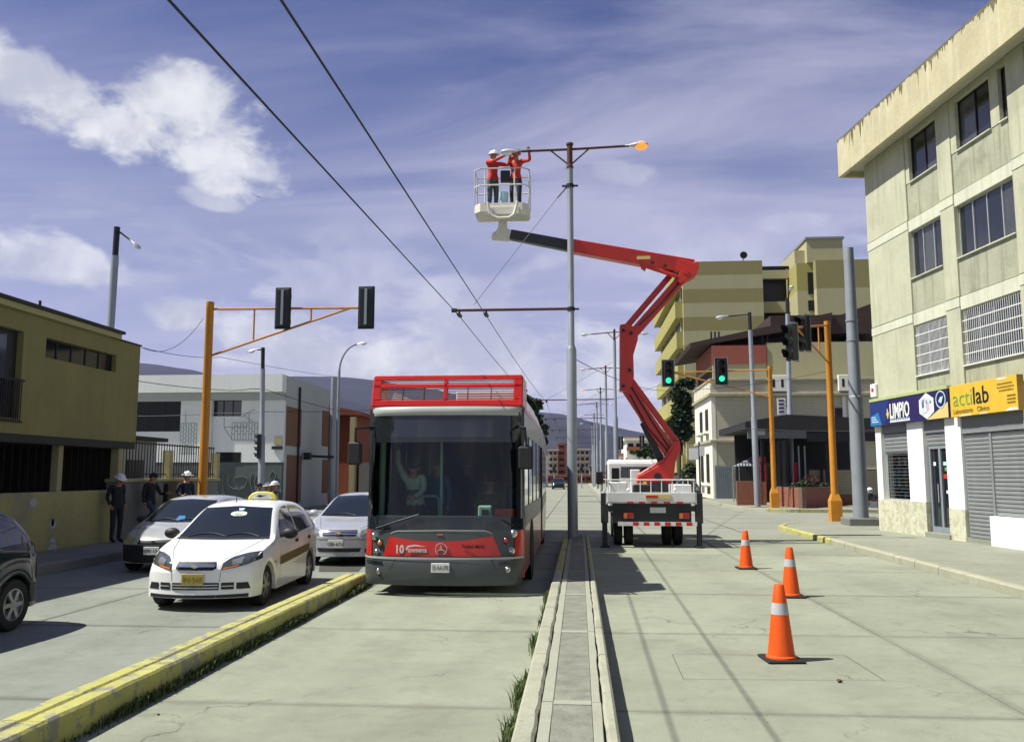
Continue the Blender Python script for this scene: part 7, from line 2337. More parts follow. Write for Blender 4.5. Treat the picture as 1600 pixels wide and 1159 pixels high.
# roof, fascia, dark inside
zr0, zr1 = tZ(690), tZ(650)
MB().prism([(tX(1166), tZ(659)), (tX(1232), tZ(648)), (tX(1395), tZ(656)), (tX(1395), tZ(675)), (tX(1166), tZ(670))], YTt - .3, YTt + 9, 'Y').build('roof', 'awning_black', te, world=True)
xb_('fascia', tX(1170), tX(1262), YTt - .2, YTt - .05, tZ(685), tZ(673.5), 'awning_grey')
xb_('fascia', tX(1264), tX(1395), YTt - .2, YTt - .05, tZ(690), tZ(676), 'awning_black')
xb_('sign_board', tX(1182), tX(1197), YTt - .28, YTt - .21, tZ(680), tZ(669), 'far_grey')
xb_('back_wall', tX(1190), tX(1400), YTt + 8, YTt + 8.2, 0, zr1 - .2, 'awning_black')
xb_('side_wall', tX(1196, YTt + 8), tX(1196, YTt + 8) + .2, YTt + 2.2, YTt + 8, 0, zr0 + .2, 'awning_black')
for px in (1194, 1222, 1295, 1232):
    xb_('post', tX(px) - .08, tX(px) + .08, YTt + .1, YTt + .26, .1, tZ(686), 'dark_iron')
for px, mt_ in ((1199, 'red_mark'), (1203, 'red_mark'), (1218, 'red_mark'), (1253, 'red_mark')):
    xb_('red_drape', tX(px) - .1, tX(px) + .1, YTt + 1.3, YTt + 1.4, .8, tZ(712 if px < 1240 else 722), mt_)
for px in (1254.5, 1264):
    xb_('slim_post', tX(px) - .035, tX(px) + .035, YTt + .6, YTt + .67, .1, tZ(696), 'pole_grey')
# beige brick garden wall
gw = thing('brick_garden_wall', 'beige brick wall with red lower courses behind the parked motorbike', 'wall', (15, 51, .15))
xg0, xg1 = tX(1262, 51), tX(1400, 51)
brick_panel('brick_wall', (xg0, 51), (xg1, 51), .75, PY(1300, 733, 51).z, 'brick_beige', gw)
brick_panel('brick_base', (xg0, 50.97), (xg1, 50.97), .1, .75, 'brick_red', gw)
for px in (1262, 1284, 1299):
    x = tX(px, 51)
    MB().box(x - .06, x + .06, 50.8, 50.95, .1, PY(1300, 731, 51).z).build('pilaster', 'dark_iron', gw, world=True)
# white upper signs on the beige house
hb = thing('hanging_banner', 'white hanging banner with dark lettering on the beige house', 'banner', (tX(1224, 63.5), 63.5, 5))
a, b, c_, d_ = fyb(1214, 622, 1228, 648, 63.5)
MB().box(a, b, 63.5, 63.55, c_, d_).build('cloth', 'white_paint', hb, world=True)
for k in range(4):
    z = d_ - (k + .6) * (d_ - c_) / 4.4
    MB().box(a + .1, b - .1, 63.48, 63.495, z - .06, z + .06).build('lettering', 'sign_navy', hb, world=True)
sb_ = thing('shop_sign', 'small white wall sign on the beige house beside the grey lamp', 'sign', (tX(1162, 63.6), 63.6, 4))
a, b, c_, d_ = fyb(1156, 671, 1172, 686, 63.5)
MB().box(a, b, 63.5, 63.9, c_, d_).build('board', 'white_paint', sb_, world=True)
MB().box(a - .1, b + .1, 63.45, 63.95, d_ + .002, d_ + .08).build('hood', 'canopy_brown', sb_, world=True)
# umbrella-like grey tent on the terrace
tn = thing('terrace_tent', 'pale grey pointed tent roof behind the terrace railing', 'tent', (tX(1165, 56), 56, .15))
p0, p1, p2 = PY(1150, 728, 56), PY(1176, 713, 56), PY(1202, 726, 56)
MB().add([(p0.x, 54.8, p0.z), (p2.x, 54.8, p0.z), (p2.x, 57.2, p0.z), (p0.x, 57.2, p0.z), (p1.x, 56, p1.z)], [(0, 1, 4), (1, 2, 4), (2, 3, 4), (3, 0, 4), (0, 3, 2, 1)]).build('canopy', 'gate_grey', tn, world=True)
for x, y in ((p0.x, 54.85), (p2.x, 54.85), (p0.x, 57.15), (p2.x, 57.15)):
    MB().tube([(x, y, .15), (x, y, p0.z)], .04, 6).build('leg', 'pole_grey', tn, world=True)

# ------------------------------------------------------------------ motorbike by the thick pole
mbp = G(1330, 797, .0)
mk = thing('motorbike', 'black and silver motorbike parked behind the thick grey pole', 'motorbike', (mbp.x - .1, 43.4, 0), R(-68))
for y in (-.62, .62):
    w_ = MB().lathe([(.20, -.04), (.28, -.055), (.31, -.03), (.31, .03), (.28, .055), (.20, .04)], (0, y, .31), 'X', 22).build('wheel', 'tyre', mk, smooth=True)
    MB().lathe([(.001, -.03), (.2, -.02), (.2, .02), (.001, .03)], (0, y, .31), 'X', 16).build('rim', 'rim', w_, smooth=True)
MB().tube([(0, -.62, .31), (0, -.42, .92)], .03, 8).build('fork', 'chrome', mk)
MB().tube([(-.34, -.34, 1.05), (-.1, -.40, .98), (.1, -.40, .98), (.34, -.34, 1.05)], .018, 8).build('handlebar', 'chrome', mk)
MB().ball((0, -.12, .82), (.15, .28, .14), 14, 8).build('tank', 'car_dark', mk, smooth=True)
MB().ball((0, .38, .80), (.14, .40, .07), 14, 8).build('seat', 'rubber', mk, smooth=True)
MB().box(-.14, .14, -.25, .2, .28, .62).build('engine', 'rim', mk, bevel=.04)
MB().tube([(.15, -.1, .3), (.17, .3, .28), (.17, .85, .38)], [.03, .035, .05], 10).build('exhaust', 'chrome', mk, smooth=True)
MB().ball((0, -.52, .92), (.1, .07, .1), 12, 8).build('headlamp', 'headlight', mk, smooth=True)
MB().ball((0, .80, .62), (.09, .16, .05), 10, 6).build('rear_guard', 'car_plastic', mk, smooth=True)
MB().tube([(-.3, -.36, 1.04), (-.32, -.36, 1.2)], .01, 6).ball((-.33, -.36, 1.24), (.06, .02, .04), 8, 6).build('mirror', 'chrome', mk)
hp = thing('helmet', 'white helmet resting on the parked motorbike', 'helmet', (mbp.x - .25, 43.25, 0))
MB().ball((0, 0, 1.12), (.14, .15, .13), 16, 10).build('shell', 'helmet_white', hp, smooth=True)
MB().ball((0, -.04, 1.10), (.125, .125, .06), 14, 8).build('visor', 'win_glass', hp, smooth=True)

# ------------------------------------------------------------------ trees
def tree(name, label, base, trunk_h, lobes, n, leaf, mats, r_trunk=.18, seed=1):
    rg_ = random.Random(seed)
    t = thing(name, label, 'tree', base)
    b = Vector(base)
    cz = Vector((sum(l[0] for l in lobes) / len(lobes), sum(l[1] for l in lobes) / len(lobes), trunk_h))
    m = MB().tube([(0, 0, -.1), (cz.x * .3, cz.y * .3, trunk_h * .5), (cz.x, cz.y, trunk_h)], [r_trunk, r_trunk * .8, r_trunk * .55], 8)
    for l in lobes:
        m.tube([(cz.x * .6, cz.y * .6, trunk_h * .75), ((cz.x + l[0]) / 2, (cz.y + l[1]) / 2, (trunk_h + l[2]) / 2), (l[0], l[1], l[2] + l[5] * .4)], [r_trunk * .45, r_trunk * .3, r_trunk * .1], 6)
    m.build('trunk', 'bark', t)
    cr_ = MB()
    tot = sum(l[3] * l[4] * l[5] for l in lobes)
    for li, l in enumerate(lobes):
        k = int(n * (l[3] * l[4] * l[5]) / tot)
        ncl = max(5, k // 28)
        for _ in range(ncl):
            while True:
                d = Vector((rg_.uniform(-1, 1), rg_.uniform(-1, 1), rg_.uniform(-1, 1)))
                if .25 < d.length < 1:
                    break
            d *= (.72 + .28 * rg_.random()) / max(d.length ** .55, .3)
            cc = Vector((l[0] + d.x * l[3], l[1] + d.y * l[4], l[2] + d.z * l[5]))
            mi = rg_.choice((0, 0, 1))
            for _ in range(28):
                p = cc + Vector((rg_.gauss(0, .22), rg_.gauss(0, .22), rg_.gauss(0, .18))) * min(l[3:6])
                a = Vector((rg_.uniform(-1, 1), rg_.uniform(-1, 1), rg_.uniform(-.5, .5))).normalized()
                c2 = a.cross(Vector((rg_.uniform(-1, 1), rg_.uniform(-1, 1), rg_.uniform(.2, 1)))).normalized()
                s_ = leaf * rg_.uniform(.6, 1.3)
                cr_.add([p - a * s_, p + c2 * s_ * .45, p + a * s_, p - c2 * s_ * .45], [(0, 1, 2, 3)], mi)
    cr_.build('crown', mats, t, fix=False)
    return t
def at_lobes(Y, specs, base):
    out = []
    for (px, py, rx, rz) in specs:
        p = PY(px, py, Y)
        k = Y / FPX
        out.append((p.x - base[0], p.y - base[1], p.z - base[2], rx * k, rx * k * .9, rz * k))
    return out
LM = ['leaf_dark', 'leaf_mid']
b_ = (PY(1062, 760, 88).x, 88, .1)
tree('dark_tree', 'tall dark tree beside the olive block behind the boom', b_, 9.0, at_lobes(88, [(1074, 598, 9, 10), (1063, 606, 6, 8), (1060, 618, 11, 12), (1070, 628, 10, 14), (1058, 640, 9, 10), (1066, 652, 14, 13), (1054, 664, 11, 9), (1068, 674, 12, 12)], b_), 6500, .34, LM, seed=2)
b_ = (PY(1050, 760, 100).x, 100, .1)
tree('leafy_tree', 'lower leafy tree left of the olive block behind the boom', b_, 5.0, at_lobes(100, [(1054, 662, 9, 9), (1046, 674, 8, 8), (1058, 680, 12, 9), (1038, 690, 9, 8), (1066, 694, 12, 12), (1048, 698, 12, 9)], b_), 4000, .28, LM, seed=3)
b_ = (-4.9, 60, .1)
tree('conifer_tree', 'dark conifer tree showing beside the right shoulder of the bus', b_, 5.5, at_lobes(60, [(818, 614, 5, 8), (823, 626, 8, 9), (836, 632, 10, 8), (815, 640, 8, 10), (828, 643, 10, 9)], b_), 4200, .20, ['leaf_dark', 'leaf_dark'], seed=4)
b_ = (-7.9, 75, .1)
tree('dark_tree', 'dark tree partly hidden behind the rear of the bus', b_, 4.0, at_lobes(75, [(838, 655, 9, 9), (848, 668, 8, 10), (828, 660, 14, 14), (852, 684, 6, 8)], b_), 2400, .22, ['leaf_dark', 'leaf_dark'], seed=5)
b_ = (PY(1008, 760, 84).x, 84, .1)
tree('small_tree', 'small loose tree before the pale shop beyond the truck', b_, 2.6, at_lobes(84, [(1006, 708, 12, 7), (1022, 702, 14, 12), (992, 708, 8, 4)], b_), 1500, .22, ['leaf_mid', 'leaf_mid'], r_trunk=.12, seed=6)
b_ = (PY(1082, 770, 74).x, 74, .15)
tree('small_tree', 'small green tree under the olive block behind the truck', b_, 1.5, at_lobes(74, [(1080, 735, 12, 12), (1072, 742, 8, 9)], b_), 1500, .16, ['leaf_mid', 'leaf_dark'], r_trunk=.1, seed=7)
# planter shrubs
def shrub(label, base, r_, h, seed, mats):
    rg_ = random.Random(seed)
    t = thing('shrub', label, 'shrub', base)
    m = MB()
    for k in range(7):
        a = rg_.uniform(0, 6.28)
        m.tube([(0, 0, 0), (math.cos(a) * r_ * .4, math.sin(a) * r_ * .4, h * .6), (math.cos(a) * r_ * .7, math.sin(a) * r_ * .7, h * .9)], [.012, .009, .004], 5)
    m.build('stem', 'bark', t)
    c_ = MB()
    for k in range(420):
        a, rr_ = rg_.uniform(0, 6.28), r_ * math.sqrt(rg_.random())
        p = Vector((math.cos(a) * rr_, math.sin(a) * rr_, h * rg_.uniform(.25, 1.0) * (1 - .4 * (rr_ / r_) ** 2)))
        d = Vector((rg_.uniform(-1, 1), rg_.uniform(-1, 1), rg_.uniform(-.4, .8))).normalized()
        e = d.cross(Vector((rg_.uniform(-1, 1), rg_.uniform(-1, 1), 1))).normalized()
        s_ = rg_.uniform(.03, .07)
        c_.add([p - d * s_, p + e * s_ * .45, p + d * s_, p - e * s_ * .45], [(0, 1, 2, 3)])
    c_.build('foliage', mats, t, fix=False)
    return t
for k, (px, h, lb) in enumerate(((1247, .35, 'low green shrub at the left end of the brick planter'), (1257, .5, 'dark shrub at the corner of the brick planter'), (1268, .95, 'taller reddish shrub in the middle of the brick planter'), (1284, .35, 'low shrub at the right end of the brick planter'))):
    shrub(lb, (PY(px, 760, 49.9).x, 49.9, pz - .1), .42, h, 20 + k, 'leaf_mid' if k != 2 else 'rust')

# ------------------------------------------------------------------ buildings down the road
def far_block(name, label, px0, px1, py_top, Y, depth, mat, floors, bays, base_mat=None, side_mat=None, win='win_dark', base=0.0, stripe=None):
    x0, x1 = PY(px0, py_top, Y).x, PY(px1, py_top, Y).x
    z1 = PY(px0, py_top, Y).z
    t = thing(name, label, 'building', ((x0 + x1) / 2, Y, 0))
    MB().box(x0, x1, Y, Y + depth, -.1, z1).build('wall', mat, t, world=True)
    MB().box(x0 - .3, x1 + .3, Y - .3, Y + depth + .3, z1 + .002, z1 + .35).build('roof', base_mat or mat, t, world=True)
    fh = z1 / floors
    for f in range(floors):
        if stripe:
            MB().box(x0 - .1, x1 + .1, Y - .25, Y - .005, f * fh + fh * .92, f * fh + fh * 1.0 - .02).build('floor_ledge', stripe, t, world=True)
        for b in range(bays):
            w = (x1 - x0) / bays
            a = x0 + b * w + w * .18
            wv = MB().box(a, a + w * .64, Y - .08, Y - .003, f * fh + fh * .38, f * fh + fh * .82).build('window', 'steel_dark', t, world=True)
            MB().box(a + w * .04, a + w * .6, Y - .10, Y - .082, f * fh + fh * .42, f * fh + fh * .78).build('pane', win, wv, world=True)
    return t
far_block('apartment_building', 'cream apartment building with red ledges far down the road left of the pole', 857, 871, 704, 230, 14, 'far_cream', 5, 2, stripe='far_brick')
far_block('stair_block', 'brown and cream stair block between the two far apartment buildings', 871, 884, 694, 233, 10, 'far_brick', 6, 1)
far_block('apartment_building', 'cream apartment building with red ledges far down the road right of the pole', 899, 921, 703, 228, 14, 'far_cream', 5, 3, stripe='far_brick')
far_block('brick_row', 'long low brick red buildings at the far end of the road', 852, 960, 744, 205, 8, 'far_brick', 1, 12)
far_block('grey_house', 'grey far house between the lamp poles and the apartments', 921, 936, 728, 215, 10, 'far_grey', 2, 3)
far_block('pale_shop', 'white building with an orange stripe beyond the bucket truck', 979, 1030, 688, 110, 14, 'far_white', 3, 4)
a, b, c_, d_ = fyb(979, 698, 1000, 704, 109.8)
tag(MB().box(a, b, 109.6, 109.8, c_, d_).build('stripe_board', 'far_brick'), 'orange stripe board on the white building beyond the truck', 'sign')
far_block('small_house', 'small white house with dark roof left of the pale shop', 968, 979, 712, 118, 8, 'far_white', 2, 1, base_mat='far_brick')
far_block('dark_shopfront', 'dark low shopfront under the olive block beyond the truck', 1050, 1100, 748, 90, 4, 'far_grey', 1, 5)
far_block('street_house', 'pale row house beyond the terracotta building on the left', 560, 600, 690, 75, 20, 'far_cream', 2, 3)
far_block('street_house', 'white row house hidden in part by the rear of the bus', 640, 850, 715, 130, 16, 'far_white', 2, 8)
# low wall and hut at the far crossing
fw_ = thing('far_wall', 'pale low wall across the far end of the road', 'wall', (-2, 128, 0))
MB().box(PY(858, 760, 126).x, PY(938, 760, 126).x, 126, 126.3, -.1, PY(900, 762, 126).z).build('wall', 'far_white', fw_, world=True)
for k, (px, lb) in enumerate(((866, 'thin far post with a signal box left of the median pole'), (909, 'thin far post with a signal box right of the median pole'), (927, 'thin far grey post before the grey house'), (935, 'thinnest far post beside the lamp pole row'))):
    t = thing('far_post', lb, 'post', (PY(px, 760, 120).x, 120, 0))
    x = PY(px, 760, 120).x
    MB().tube([(x, 120, 0), (x, 120, PY(px, 735 if k < 2 else 695, 120).z)], .09, 6).build('shaft', 'pole_grey', t, world=True)
    if k < 2:
        MB().box(x - .22, x + .22, 119.8, 120.0, PY(px, 738, 120).z, PY(px, 729, 120).z).build('signal_box', 'signal_black', t, world=True)
# parked cars in the far street: simple shells with glass, wheels
def far_car(label, x, y, paint, rz=0.0):
    c = Car('parked_car', label, (x, y, 0), rz, 4.2, 1.7,
            [(0, .60), (.15, .74), (1.0, .92), (1.2, .97), (1.8, 1.36), (2.4, 1.44), (3.1, 1.38), (3.6, 1.08), (4.1, .95), (4.2, .7)],
            [(0, .56), (1.0, .86), (2.5, .94), (4.2, .9)], [(0, .9), (.5, 1.0), (3.6, 1.0), (4.2, .88)], [.8, 3.3], .3, paint)
    c.patch('windshield', 'car_glass', [(-.55, 1.36), (.55, 1.36)], [(-.7, .96), (.7, .96)], nu=8, nv=4)
    c.patch('rear_window', 'car_glass', [(-.5, 1.3), (.5, 1.3)], [(-.62, 1.08), (.62, 1.08)], 'B', .006, 8, 4)
    for sx in (-1, 1):
        c.patch('window', 'car_glass', [(1.75, 1.25), (2.3, 1.36), (3.1, 1.28)], [(1.5, .96), (2.3, .96), (3.3, 1.0)], 'S', .006, 8, 4, side=sx)
        c.patch('tail_light', 'tail_red', [(sx * .5, .86), (sx * .75, .86)], [(sx * .5, .70), (sx * .75, .70)], 'B', .008, 4, 3)
    return c
far_car('black car parked beyond the truck on its right', PY(1084, 770, 66).x - .5, 64, 'car_dark')
far_car('dark car parked farther down the street beyond the truck', 7.4, 80, 'car_dark')
far_car('small dark car far down the street near the low wall', PY(872, 760, 112).x, 112, 'car_dark')
wsg = thing('utility_pole', 'slim dark pole with white sign boxes beside the beige house', 'pole', (PY(1094, 760, 62).x, 62, .15))
x = PY(1094, 760, 62).x
MB().tube([(x, 62, .15), (x, 62, PY(1094, 690, 62).z)], .06, 8).build('shaft', 'dark_iron', wsg, world=True)
a, b, c_, d_ = fyb(1077, 700, 1092, 718, 62)
MB().box(a, b, 62.05, 62.15, c_, d_).build('sign_plate', 'white_paint', wsg, world=True)
a, b, c_, d_ = fyb(1093, 697, 1101, 712, 61.9)
MB().box(a, b, 61.85, 61.95, c_, d_).build('sign_plate', 'white_paint', wsg, world=True)
# bird
bd2 = PY(403, 308, 60)
bo = thing('bird', 'tiny dark bird in the open sky left of the wires', 'bird', bd2)
m = MB().tube([(0, -.12, 0), (0, 0, .02), (0, .14, 0)], [.015, .05, .01], 8)
m.add([(0, -.05, .03), (.32, .02, .12), (.16, .1, .06), (0, .08, .03)], [(0, 1, 2, 3)]).add([(0, -.05, .03), (-.32, .02, .12), (-.16, .1, .06), (0, .08, .03)], [(0, 1, 2, 3)])
m.build('body', 'void', bo, fix=False)
bo.scale = (.55, .55, .55)
# ------------------------------------------------------------------ people
BASE = dict(pelvis=(0, 0, .96), belly=(0, 0, 1.10), chest=(0, .01, 1.30), neck=(0, .01, 1.47), head=(0, -.015, 1.60), crown=(0, -.01, 1.68),
            shL=(-.175, .01, 1.41), elL=(-.225, .03, 1.13), wrL=(-.235, -.04, .90), haL=(-.235, -.06, .84),
            shR=(.175, .01, 1.41), elR=(.225, .03, 1.13), wrR=(.235, -.04, .90), haR=(.235, -.06, .84),
            hiL=(-.09, 0, .92), knL=(-.10, -.02, .51), anL=(-.10, .02, .09), toL=(-.115, -.15, .035),
            hiR=(.09, 0, .92), knR=(.10, -.02, .51), anR=(.10, .02, .09), toR=(.115, -.15, .035))
RAD = dict(pelvis=(.135, .11), belly=(.13, .105), chest=(.15, .11), neck=(.056, .056), head=(.086, .10), crown=(.06, .07),
           sh=(.068, .068), el=(.048, .048), wr=(.036, .034), ha=(.042, .026), hi=(.098, .10), kn=(.066, .068), an=(.048, .048), to=(.045, .032))
EDG = [('pelvis', 'belly'), ('belly', 'chest'), ('chest', 'neck'), ('neck', 'head'), ('head', 'crown')]
for s_ in 'LR':
    EDG += [('chest', 'sh' + s_), ('sh' + s_, 'el' + s_), ('el' + s_, 'wr' + s_), ('wr' + s_, 'ha' + s_), ('pelvis', 'hi' + s_), ('hi' + s_, 'kn' + s_), ('kn' + s_, 'an' + s_), ('an' + s_, 'to' + s_)]

def person(label, loc, rotz, pose=None, shirt='cloth_dark', trousers='cloth_dark', sleeves=True, hat=None, scale=1.0, vest=None, build=1.0, hair='hair', parent_drop=0.0):
    J = {k: Vector(v_) for k, v_ in BASE.items()}
    for k, v_ in (pose or {}).items():
        J[k] = Vector(v_)
    names = [k for k in J if k != 'look']
    bm = bmesh.new()
    lay = bm.verts.layers.skin.verify()
    vt = {}
    for k in names:
        v_ = bm.verts.new(J[k])
        r_ = RAD.get(k) or RAD[k[:2]]
        f = build if k in ('pelvis', 'belly', 'chest') or k[:2] in ('sh', 'hi') else 1.0
        v_[lay].radius = (r_[0] * f, r_[1] * f)
        v_[lay].use_root = (k == 'pelvis')
        vt[k] = v_
    for a, b in EDG:
        bm.edges.new((vt[a], vt[b]))
    me = bpy.data.meshes.new('tmp_body')
    bm.to_mesh(me)
    bm.free()
    tmp = bpy.data.objects.new('tmp_body', me)
    COL.objects.link(tmp)
    tmp.modifiers.new('skin', 'SKIN').use_smooth_shade = True
    ss = tmp.modifiers.new('sub', 'SUBSURF')
    ss.levels = ss.render_levels = 2
    dg = bpy.context.evaluated_depsgraph_get()
    body = bpy.data.meshes.new_from_object(tmp.evaluated_get(dg))
    bpy.data.objects.remove(tmp)
    body.materials.clear()
    mats = [shirt, trousers, 'skin', 'shoe', vest or shirt]
    for m_ in mats:
        body.materials.append(MATS[m_])
    def seg_d(p, a, b):
        ab = b - a
        t = max(0, min(1, (p - a).dot(ab) / ab.length_squared))
        return (p - (a + ab * t)).length, t
    for f in body.polygons:
        c = f.center
        best, mi = 9, 0
        for a, b in EDG:
            d, t = seg_d(c, J[a], J[b])
            r_ = (RAD.get(a) or RAD[a[:2]])[0]
            d -= r_ * .5
            if d < best:
                best = d
                k = (a[:2], b[:2])
                if k in (('ne', 'he'), ('he', 'cr')):
                    mi = 2
                elif k == ('ch', 'ne'):
                    mi = 0 if t < .75 else 2
                elif k == ('wr', 'ha'):
                    mi = 2
                elif k == ('el', 'wr'):
                    mi = (0 if t < .9 else 2) if sleeves else 2
                elif k in (('pe', 'hi'), ('hi', 'kn'), ('kn', 'an')):
                    mi = 1 if not (k == ('kn', 'an') and t > .93) else 3
                elif k == ('an', 'to'):
                    mi = 3
                elif k == ('pe', 'be'):
                    mi = 1 if t < .15 else 0
                elif k == ('be', 'ch'):
                    mi = 4
                else:
                    mi = 0
        if k in (('pe', 'hi'), ('pe', 'be'), ('be', 'ch'), ('hi', 'kn')):
            hgt = (c - J['pelvis']).dot((J['belly'] - J['pelvis']).normalized())
            if k != ('hi', 'kn') or abs(J['knL'].z - J['hiL'].z) > .2:
                mi = (4 if k == ('be', 'ch') else 0) if hgt > -.03 else 1
        f.material_index = mi
        f.use_smooth = True
    # face and fingers, joined to the same body
    ex = MB()
    ex.v = [tuple(v_.co) for v_ in body.vertices]
    ex.f = [tuple(f.vertices) for f in body.polygons]
    ex.mi = [f.material_index for f in body.polygons]
    hd, cr_ = J['head'], J['crown']
    upv = (cr_ - J['neck']).normalized()
    fwd = Vector((0, -1, 0))
    if 'look' in J:
        fwd = (J['look'] - hd).normalized()
    fwd = (fwd - upv * fwd.dot(upv)).normalized()
    sd = fwd.cross(upv)
    def hp_(a, b, c):
        return hd + sd * a + fwd * b + upv * c
    ex.tube([hp_(0, .088, .03), hp_(0, .108, -.005), hp_(0, .09, -.02)], [.008, .016, .012], 6, 2)
    for s in (-1, 1):
        ex.ball(hp_(s * .088, 0, 0), (.014, .022, .032), 8, 6, 2)
        ex.ball(hp_(s * .034, .088, .03), .011, 8, 6, 3)
    ex.tube([hp_(-.025, .088, -.048), hp_(.025, .088, -.048)], .006, 6, 3)
    for s in 'LR':
        w_, h_ = J['wr' + s], J['ha' + s]
        d = (h_ - w_).normalized()
        sid = d.cross(Vector((0, 1, 0.2)))
        if sid.length < .1:
            sid = d.cross(Vector((1, 0, 0)))
        sid.normalize()
        nrm = d.cross(sid)
        for q, ln in enumerate((.062, .075, .070, .055)):
            p = h_ + d * .015 + sid * (q - 1.5) * .019
            ex.tube([p, p + d * ln * .55 + nrm * .006, p + d * ln * .9 + nrm * .026], [.0095, .0085, .006], 6, 2)
        p = h_ - d * .025 + sid * .035
        ex.tube([p, p + d * .03 + sid * .022, p + d * .055 + sid * .024], [.011, .010, .007], 6, 2)
    root = thing('person', label, 'person', loc, rotz)
    root.scale = (scale,) * 3
    o = ex.build('body', mats, root, smooth=True, angle=60, fix=False)
    if hat:
        m = MB()
        R_ = sd, fwd, upv
        def dome(r0, r1, z0, z1, n=18):
            return None
        rows = []
        for (rr_, z) in ((.155, .045), (.150, .058), (.118, .062), (.116, .09), (.10, .125), (.065, .15), (.004, .16)):
            row = []
            for k in range(20):
                a = 2 * math.pi * k / 20
                br = 1.18 if (rr_ > .14 and math.sin(a) > .3) else 1.0
                row.append(hd + sd * (rr_ * .92 * math.cos(a)) + fwd * (rr_ * 1.08 * br * math.sin(a)) + upv * z)
            rows.append(row)
        m.grid(rows, wrap=True)
        m.tube([hp_(0, .12, .10), hp_(0, .02, .168), hp_(0, -.11, .10)], .014, 6)
        m.build('hard_hat', hat, root, smooth=True, angle=50, fix=False)
    else:
        m = MB()
        rows = []
        for (rr_, z) in ((.098, -.03), (.102, .03), (.098, .07), (.075, .105), (.03, .122), (.002, .124)):
            row = []
            for k in range(18):
                a = 2 * math.pi * k / 18
                zz = z + (.055 if (z < .05 and math.sin(a) > .2) else 0)
                row.append(hd + sd * (rr_ * .93 * math.cos(a)) + fwd * (rr_ * 1.06 * math.sin(a) - .006) + upv * zz)
            rows.append(row)
        m.grid(rows, wrap=True)
        m.build('hair', hair, root, smooth=True, fix=False)
    return root

# three men by the wall on the left
zP = .195
p = PX(174, 800, -11.32)
slouch = dict(chest=(0, .04, 1.28), neck=(.0, -.01, 1.45), head=(.0, -.07, 1.57), crown=(0, -.10, 1.65), look=(0, -1, 1.4), elR=(.22, .10, 1.13), wrR=(.20, -.02, .92), haR=(.19, -.06, .87), elL=(-.22, .10, 1.13), wrL=(-.20, -.02, .92), haL=(-.19, -.06, .87))
person('man in dark clothes and white hard hat leaning at the end of the old wall', (-11.38, 20.75, zP), R(62), slouch, 'cloth_dark', 'cloth_dark', hat='helmet_white', scale=.98)
lean = dict(pelvis=(0, .06, .95), knL=(-.10, -.26, .72), anL=(-.10, .10, .40), toL=(-.11, .0, .30), hiL=(-.09, .04, .92), head=(.02, -.06, 1.59), crown=(.02, -.07, 1.67), look=(.3, -1, 1.5),
            elR=(.24, -.10, 1.15), wrR=(.20, -.38, 1.16), haR=(.19, -.44, 1.17))
person('bareheaded man in dark jacket and jeans between the two hard hats', (-11.42, 22.5, zP), R(72), lean, 'cloth_dark', 'cloth_jeans', hat=None, scale=1.0)
person('man in navy jacket and white hard hat nearest the orange mast', (-11.28, 24.3, zP), R(50), dict(look=(.4, -1, 1.62), elL=(-.25, .08, 1.15), wrL=(-.16, -.12, 1.05), haL=(-.10, -.16, 1.06)), 'cloth_navy', 'cloth_dark', hat='helmet_white', scale=1.0)
# people with helmets showing over the taxi roof
person('bareheaded dark haired person showing just above the taxi roof sign', (PY(405, 770, 26).x, 26, 0.0), R(20), None, 'cloth_dark', 'cloth_dark', scale=.93)
person('person in a grey and white helmet showing just above the taxi roof', (PY(418, 770, 25.4).x, 25.4, 0.0), R(-10), None, 'cloth_dark', 'cloth_dark', hat='helmet_white', scale=.93)
person('person in a plain white helmet right of the taxi roof sign', (PY(430, 765, 24.8).x, 24.8, 0.0), R(-40), None, 'cloth_gray', 'cloth_dark', hat='helmet_white', scale=.95)
# two electricians in the basket, arms up at the lamp
zK = 9.19
aim = aL
def reach(px, py_, Y, sc_, rz, pt):
    """a point of the place in the person's own frame"""
    b = Vector((px, py_, zK))
    q = Matrix.Rotation(-rz, 4, 'Z') @ (Vector(pt) - b)
    return q / sc_
wx1, wy1, r1 = PY(770, 300, 23.72).x, 23.72, R(38)
wx2, wy2, r2 = PY(806, 300, 23.72).x, 23.72, R(-14)
SCW = 1.06
lt_ = aL + Vector((-.22, 0, 0))
q1 = reach(wx1, wy1, 0, SCW, r1, lt_ + Vector((-.06, .06, -.06)))
q2 = reach(wx1, wy1, 0, SCW, r1, lt_ + Vector((.06, .12, -.05)))
def armpose(q, side):
    s = -1 if side == 'L' else 1
    sh = Vector((s * .185, -.01, 1.43))
    wr = q
    if (wr - sh).length > .56:
        wr = sh + (wr - sh).normalized() * .56
    mid = (sh + wr) / 2
    el = mid + Vector((s * .12, .0, -.12))
    d = (wr - el).normalized()
    return {'sh' + side: tuple(sh), 'el' + side: tuple(el), 'wr' + side: tuple(wr), 'ha' + side: tuple(wr + d * .06)}
ps1 = dict(look=(0.3, -1, 1.75))
ps1.update(armpose(q1, 'L'))
ps1.update(armpose(q2, 'R'))
person('electrician in red vest and white hard hat reaching for the lamp', (wx1, wy1, zK), r1, ps1, 'cloth_red', 'cloth_gray', hat='helmet_white', vest='cloth_red', scale=SCW)
q3 = reach(wx2, wy2, 0, SCW, r2, lt_ + Vector((.22, .05, -.02)))
q4 = reach(wx2, wy2, 0, SCW, r2, lt_ + Vector((.55, .05, .02)))
ps2 = dict(look=(-.4, -1, 1.75))
ps2.update(armpose(q3, 'L'))
ps2.update(armpose(q4, 'R'))
person('electrician in red shirt and red hard hat working on the lamp', (wx2, wy2, zK), r2, ps2, 'cloth_red', 'cloth_navy', hat='helmet_red', scale=SCW)
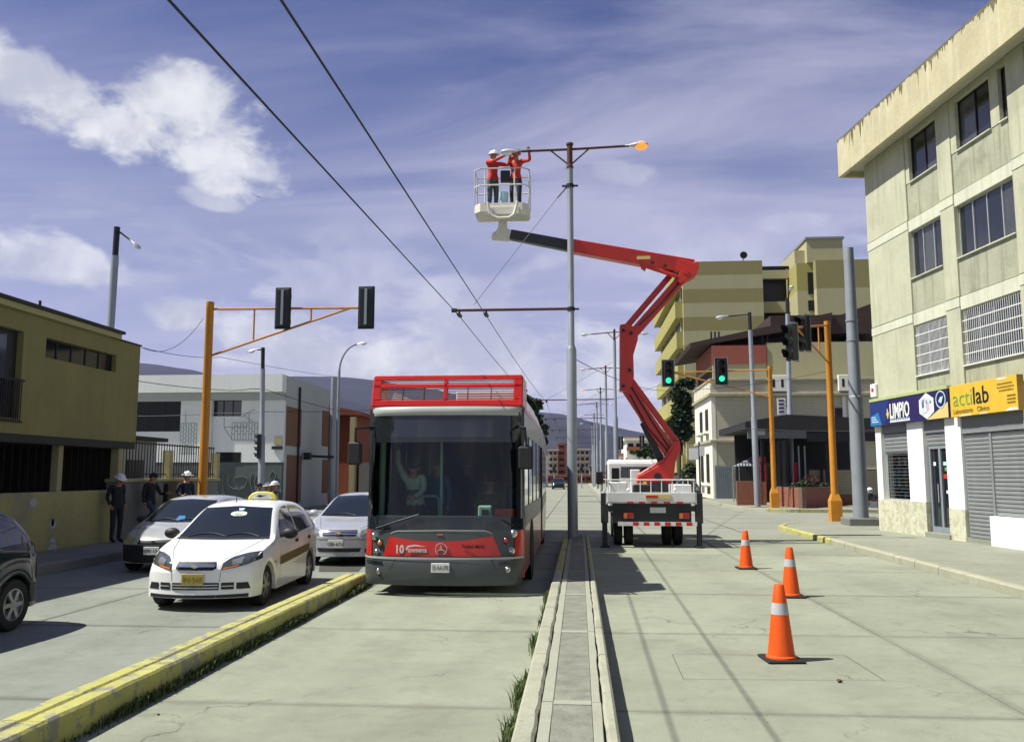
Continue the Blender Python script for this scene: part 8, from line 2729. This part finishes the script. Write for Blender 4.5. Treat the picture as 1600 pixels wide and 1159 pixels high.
# people in the bus
def sit(dx=0):
    return dict(pelvis=(0, 0, .12), belly=(0, .0, .27), chest=(0, .02, .48), neck=(0, .0, .64), head=(0, -.02, .77), crown=(0, -.02, .85), shL=(-.18, .0, .58), shR=(.18, .0, .58), elL=(-.25, -.12, .36), elR=(.25, -.12, .36), wrL=(-.14, -.34, .44), wrR=(.14, -.34, .44), haL=(-.12, -.40, .46), haR=(.12, -.40, .46),
                hiL=(-.10, -.05, .10), hiR=(.10, -.05, .10), knL=(-.13, -.45, .12), knR=(.13, -.45, .12), anL=(-.13, -.45, -.30), anR=(.13, -.45, -.30), toL=(-.13, -.6, -.36), toR=(.13, -.6, -.36))
FB = .42
person('bus driver in dark shirt behind the steering wheel', (BX + .63, BY + 1.42, .95), 0, sit(), 'cloth_olive', 'cloth_dark', sleeves=False)
stand1 = dict(chest=(.0, -.08, 1.28), neck=(.02, -.14, 1.43), head=(.03, -.2, 1.54), crown=(.03, -.22, 1.62), shL=(-.17, -.1, 1.40), shR=(.17, -.1, 1.40), elR=(.22, -.25, 1.18), wrR=(.12, -.42, 1.06), haR=(.08, -.47, 1.05), elL=(-.30, -.05, 1.62), wrL=(-.30, -.05, 1.85), haL=(-.29, -.05, 1.91))
person('passenger in pale shirt bending over the rail behind the bus windscreen', (BX - .62, BY + 1.15, FB), R(-8), stand1, 'cloth_pale', 'cloth_dark', vest='cloth_olive', scale=1.0)
person('passenger in blue shirt standing beside the green grab pole in the bus', (BX - .30, BY + 1.55, FB), R(-25), dict(elL=(-.25, -.1, 1.15), wrL=(-.2, -.32, 1.06), haL=(-.18, -.38, 1.06)), 'cloth_blue', 'cloth_dark', scale=.98)
person('passenger in dark clothes standing farther back in the bus', (BX + .05, BY + 2.6, FB), 0, None, 'cloth_dark', 'cloth_dark', scale=1.0)
# driver of the dark car at the left edge, arm on the sill
person('driver of the dark car with a bare arm resting on the window sill', (-7.56 + .38, 6.92 + 2.05, .48), 0, dict(sit(), elR=(.36, -.02, .50), wrR=(.40, .22, .54), haR=(.40, .28, .56)), 'cloth_gray', 'cloth_dark', sleeves=False, scale=.95)
